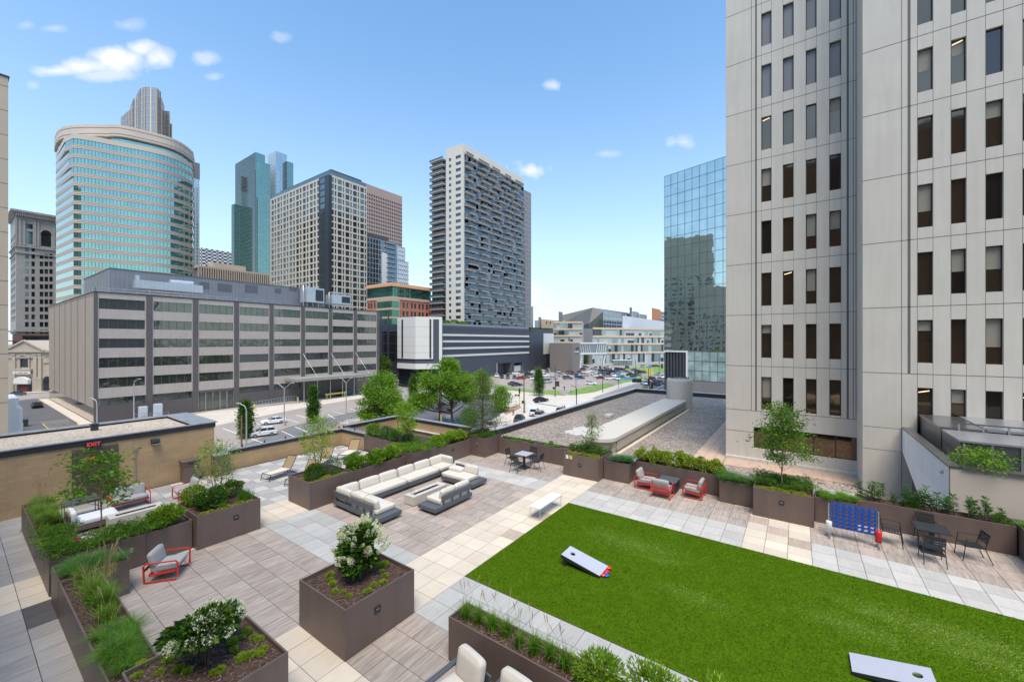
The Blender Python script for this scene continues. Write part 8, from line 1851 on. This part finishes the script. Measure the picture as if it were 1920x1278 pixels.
for i,p in enumerate([(268,787),(296,786)]):
    A=gp(*p,GZ); t=thing('utility_cabinet',['pale utility cabinet inside the small railing at the foot of the striped office','second, taller pale utility cabinet at the foot of the striped office'][i],'cabinet',(*A,GZ)); a=MB(); a.box(-.7,.7,-.6,.6,.3,3.0+i*.5); a.build('body',mat('pale_cabinet',(.50,.54,.58),.5),t,bevel=.05); a=MB(); [a.tube([(-1.6,-1.0,h),(1.6,-1.0,h),(1.6,1,h)],.04,5) for h in(.9,1.6)]; [a.tube([(x,-1.0,0),(x,-1.0,1.6)],.04,5) for x in(-1.6,0,1.6)]; a.build('guard_rail',M['steel'],t)
# bus shelter
A=gp(1166,684.5,GZ); t=thing('bus_shelter','glass bus shelter on the far side of the car park','bus shelter',(*A,GZ),atan2(R.y,R.x)); a=MB(); a.box(-7,7,-1.5,1.5,3.6,4.0); a.build('roof',M['white'],t); a=MB(); a.box(-6.8,6.8,-1.4,-1.3,.2,3.6); a.build('glass_wall',MC['skybridge_glass'],t); a=MB(); [a.box(x-.1,x+.1,-1.5,-1.35,0,3.6) for x in np.linspace(-6.8,6.8,8)]; a.build('post',WF,t)
# ---- people ----
def person(px,py,label,stride=.35,head=0,shirt=(.05,.05,.06),pants=(.03,.03,.05),skin=(.45,.28,.2),hgt=1.75,arm=.25):
    x,y=gp(px,py,GZ); me=bpy.data.meshes.new('person'); k=hgt/1.75
    J=[(0,0,.95),(0,0,1.15),(0,0,1.38),(0,0,1.5),(0,0,1.62),(0,0,1.72),(0,.19,1.40),(arm*.5,.25,1.14),(arm,.22,.90),(0,-.19,1.40),(-arm*.4,-.25,1.14),(-arm*.6,-.22,.90),(0,.10,.90),(stride*.55,.10,.5),(stride,.10,.09),(stride+.15,.10,.04),(0,-.10,.90),(-stride*.3,-.10,.5),(-stride,-.10,.11),(-stride+.14,-.10,.04)]
    E_=[(0,1),(1,2),(2,3),(3,4),(4,5),(2,6),(6,7),(7,8),(2,9),(9,10),(10,11),(0,12),(12,13),(13,14),(14,15),(0,16),(16,17),(17,18),(18,19)]
    Rr=[.13,.13,.15,.06,.095,.07,.065,.05,.04,.065,.05,.04,.10,.075,.05,.045,.10,.075,.05,.045]
    me.from_pydata([(a*k,b*k,c*k) for a,b,c in J],E_,[]); o=bpy.data.objects.new('person',me); COL.objects.link(o); o.location=(x,y,GZ+.03); o.rotation_euler=(0,0,rad(head))
    sk=o.modifiers.new('skin','SKIN'); 
    for i,v in enumerate(me.skin_vertices[0].data): v.radius=(Rr[i]*k,Rr[i]*k); v.use_root=(i==0)
    ss=o.modifiers.new('sub','SUBSURF'); ss.levels=1; ss.render_levels=1
    m=bpy.data.materials.new('clothes'); m.use_nodes=True; nt=m.node_tree; b=nt.nodes['Principled BSDF']; b.inputs['Roughness'].default_value=.85; tc=nt.nodes.new('ShaderNodeTexCoord'); sp=nt.nodes.new('ShaderNodeSeparateXYZ'); nt.links.new(tc.outputs['Object'],sp.inputs[0]); dv=nt.nodes.new('ShaderNodeMath'); dv.operation='DIVIDE'; dv.inputs[1].default_value=1.8*k; nt.links.new(sp.outputs[2],dv.inputs[0]); cr=nt.nodes.new('ShaderNodeValToRGB'); cr.color_ramp.interpolation='CONSTANT'; e=cr.color_ramp.elements; e[0].color=(*pants,1); e[1].position=.53; e[1].color=(*shirt,1); q=e.new(.83); q.color=(*skin,1); q=e.new(.93); q.color=(.03,.02,.02,1); nt.links.new(dv.outputs[0],cr.inputs[0]); nt.links.new(cr.outputs[0],b.inputs['Base Color']); me.materials.append(m)
    return setp(o,label,'person')
person(943,731,'person in dark clothes walking on the pavement left of the navy sedan',.35,-60,(.02,.02,.03),(.02,.02,.03))
person(1048.5,710,'person in light trousers striding across the car park beside the grey SUV',.4,-60,(.25,.15,.15),(.35,.35,.4))
person(1058,732,'person in a dark top and blue trousers standing on the path between the lawns',.08,30,(.03,.02,.03),(.05,.07,.14)); person(1070.5,737,'person with pale shirt crouching by the path between the lawns',.15,0,(.5,.45,.42),(.04,.04,.06),hgt=1.5)
person(1054.5,772,'left one of two people waiting by the crosswalk behind the roof parapet',.1,200,(.45,.35,.33),(.1,.1,.14)); person(1058.5,772,'right one of two people waiting by the crosswalk behind the roof parapet',.1,200,(.30,.12,.12),(.06,.05,.08)); person(962.5,779,'person in a red top on the corner pavement behind the black SUV',.15,40,(.4,.1,.1),(.05,.05,.08)); person(1199,699,'person in white by the dark SUV on the far grass',.1,0,(.7,.65,.6),(.5,.45,.4))
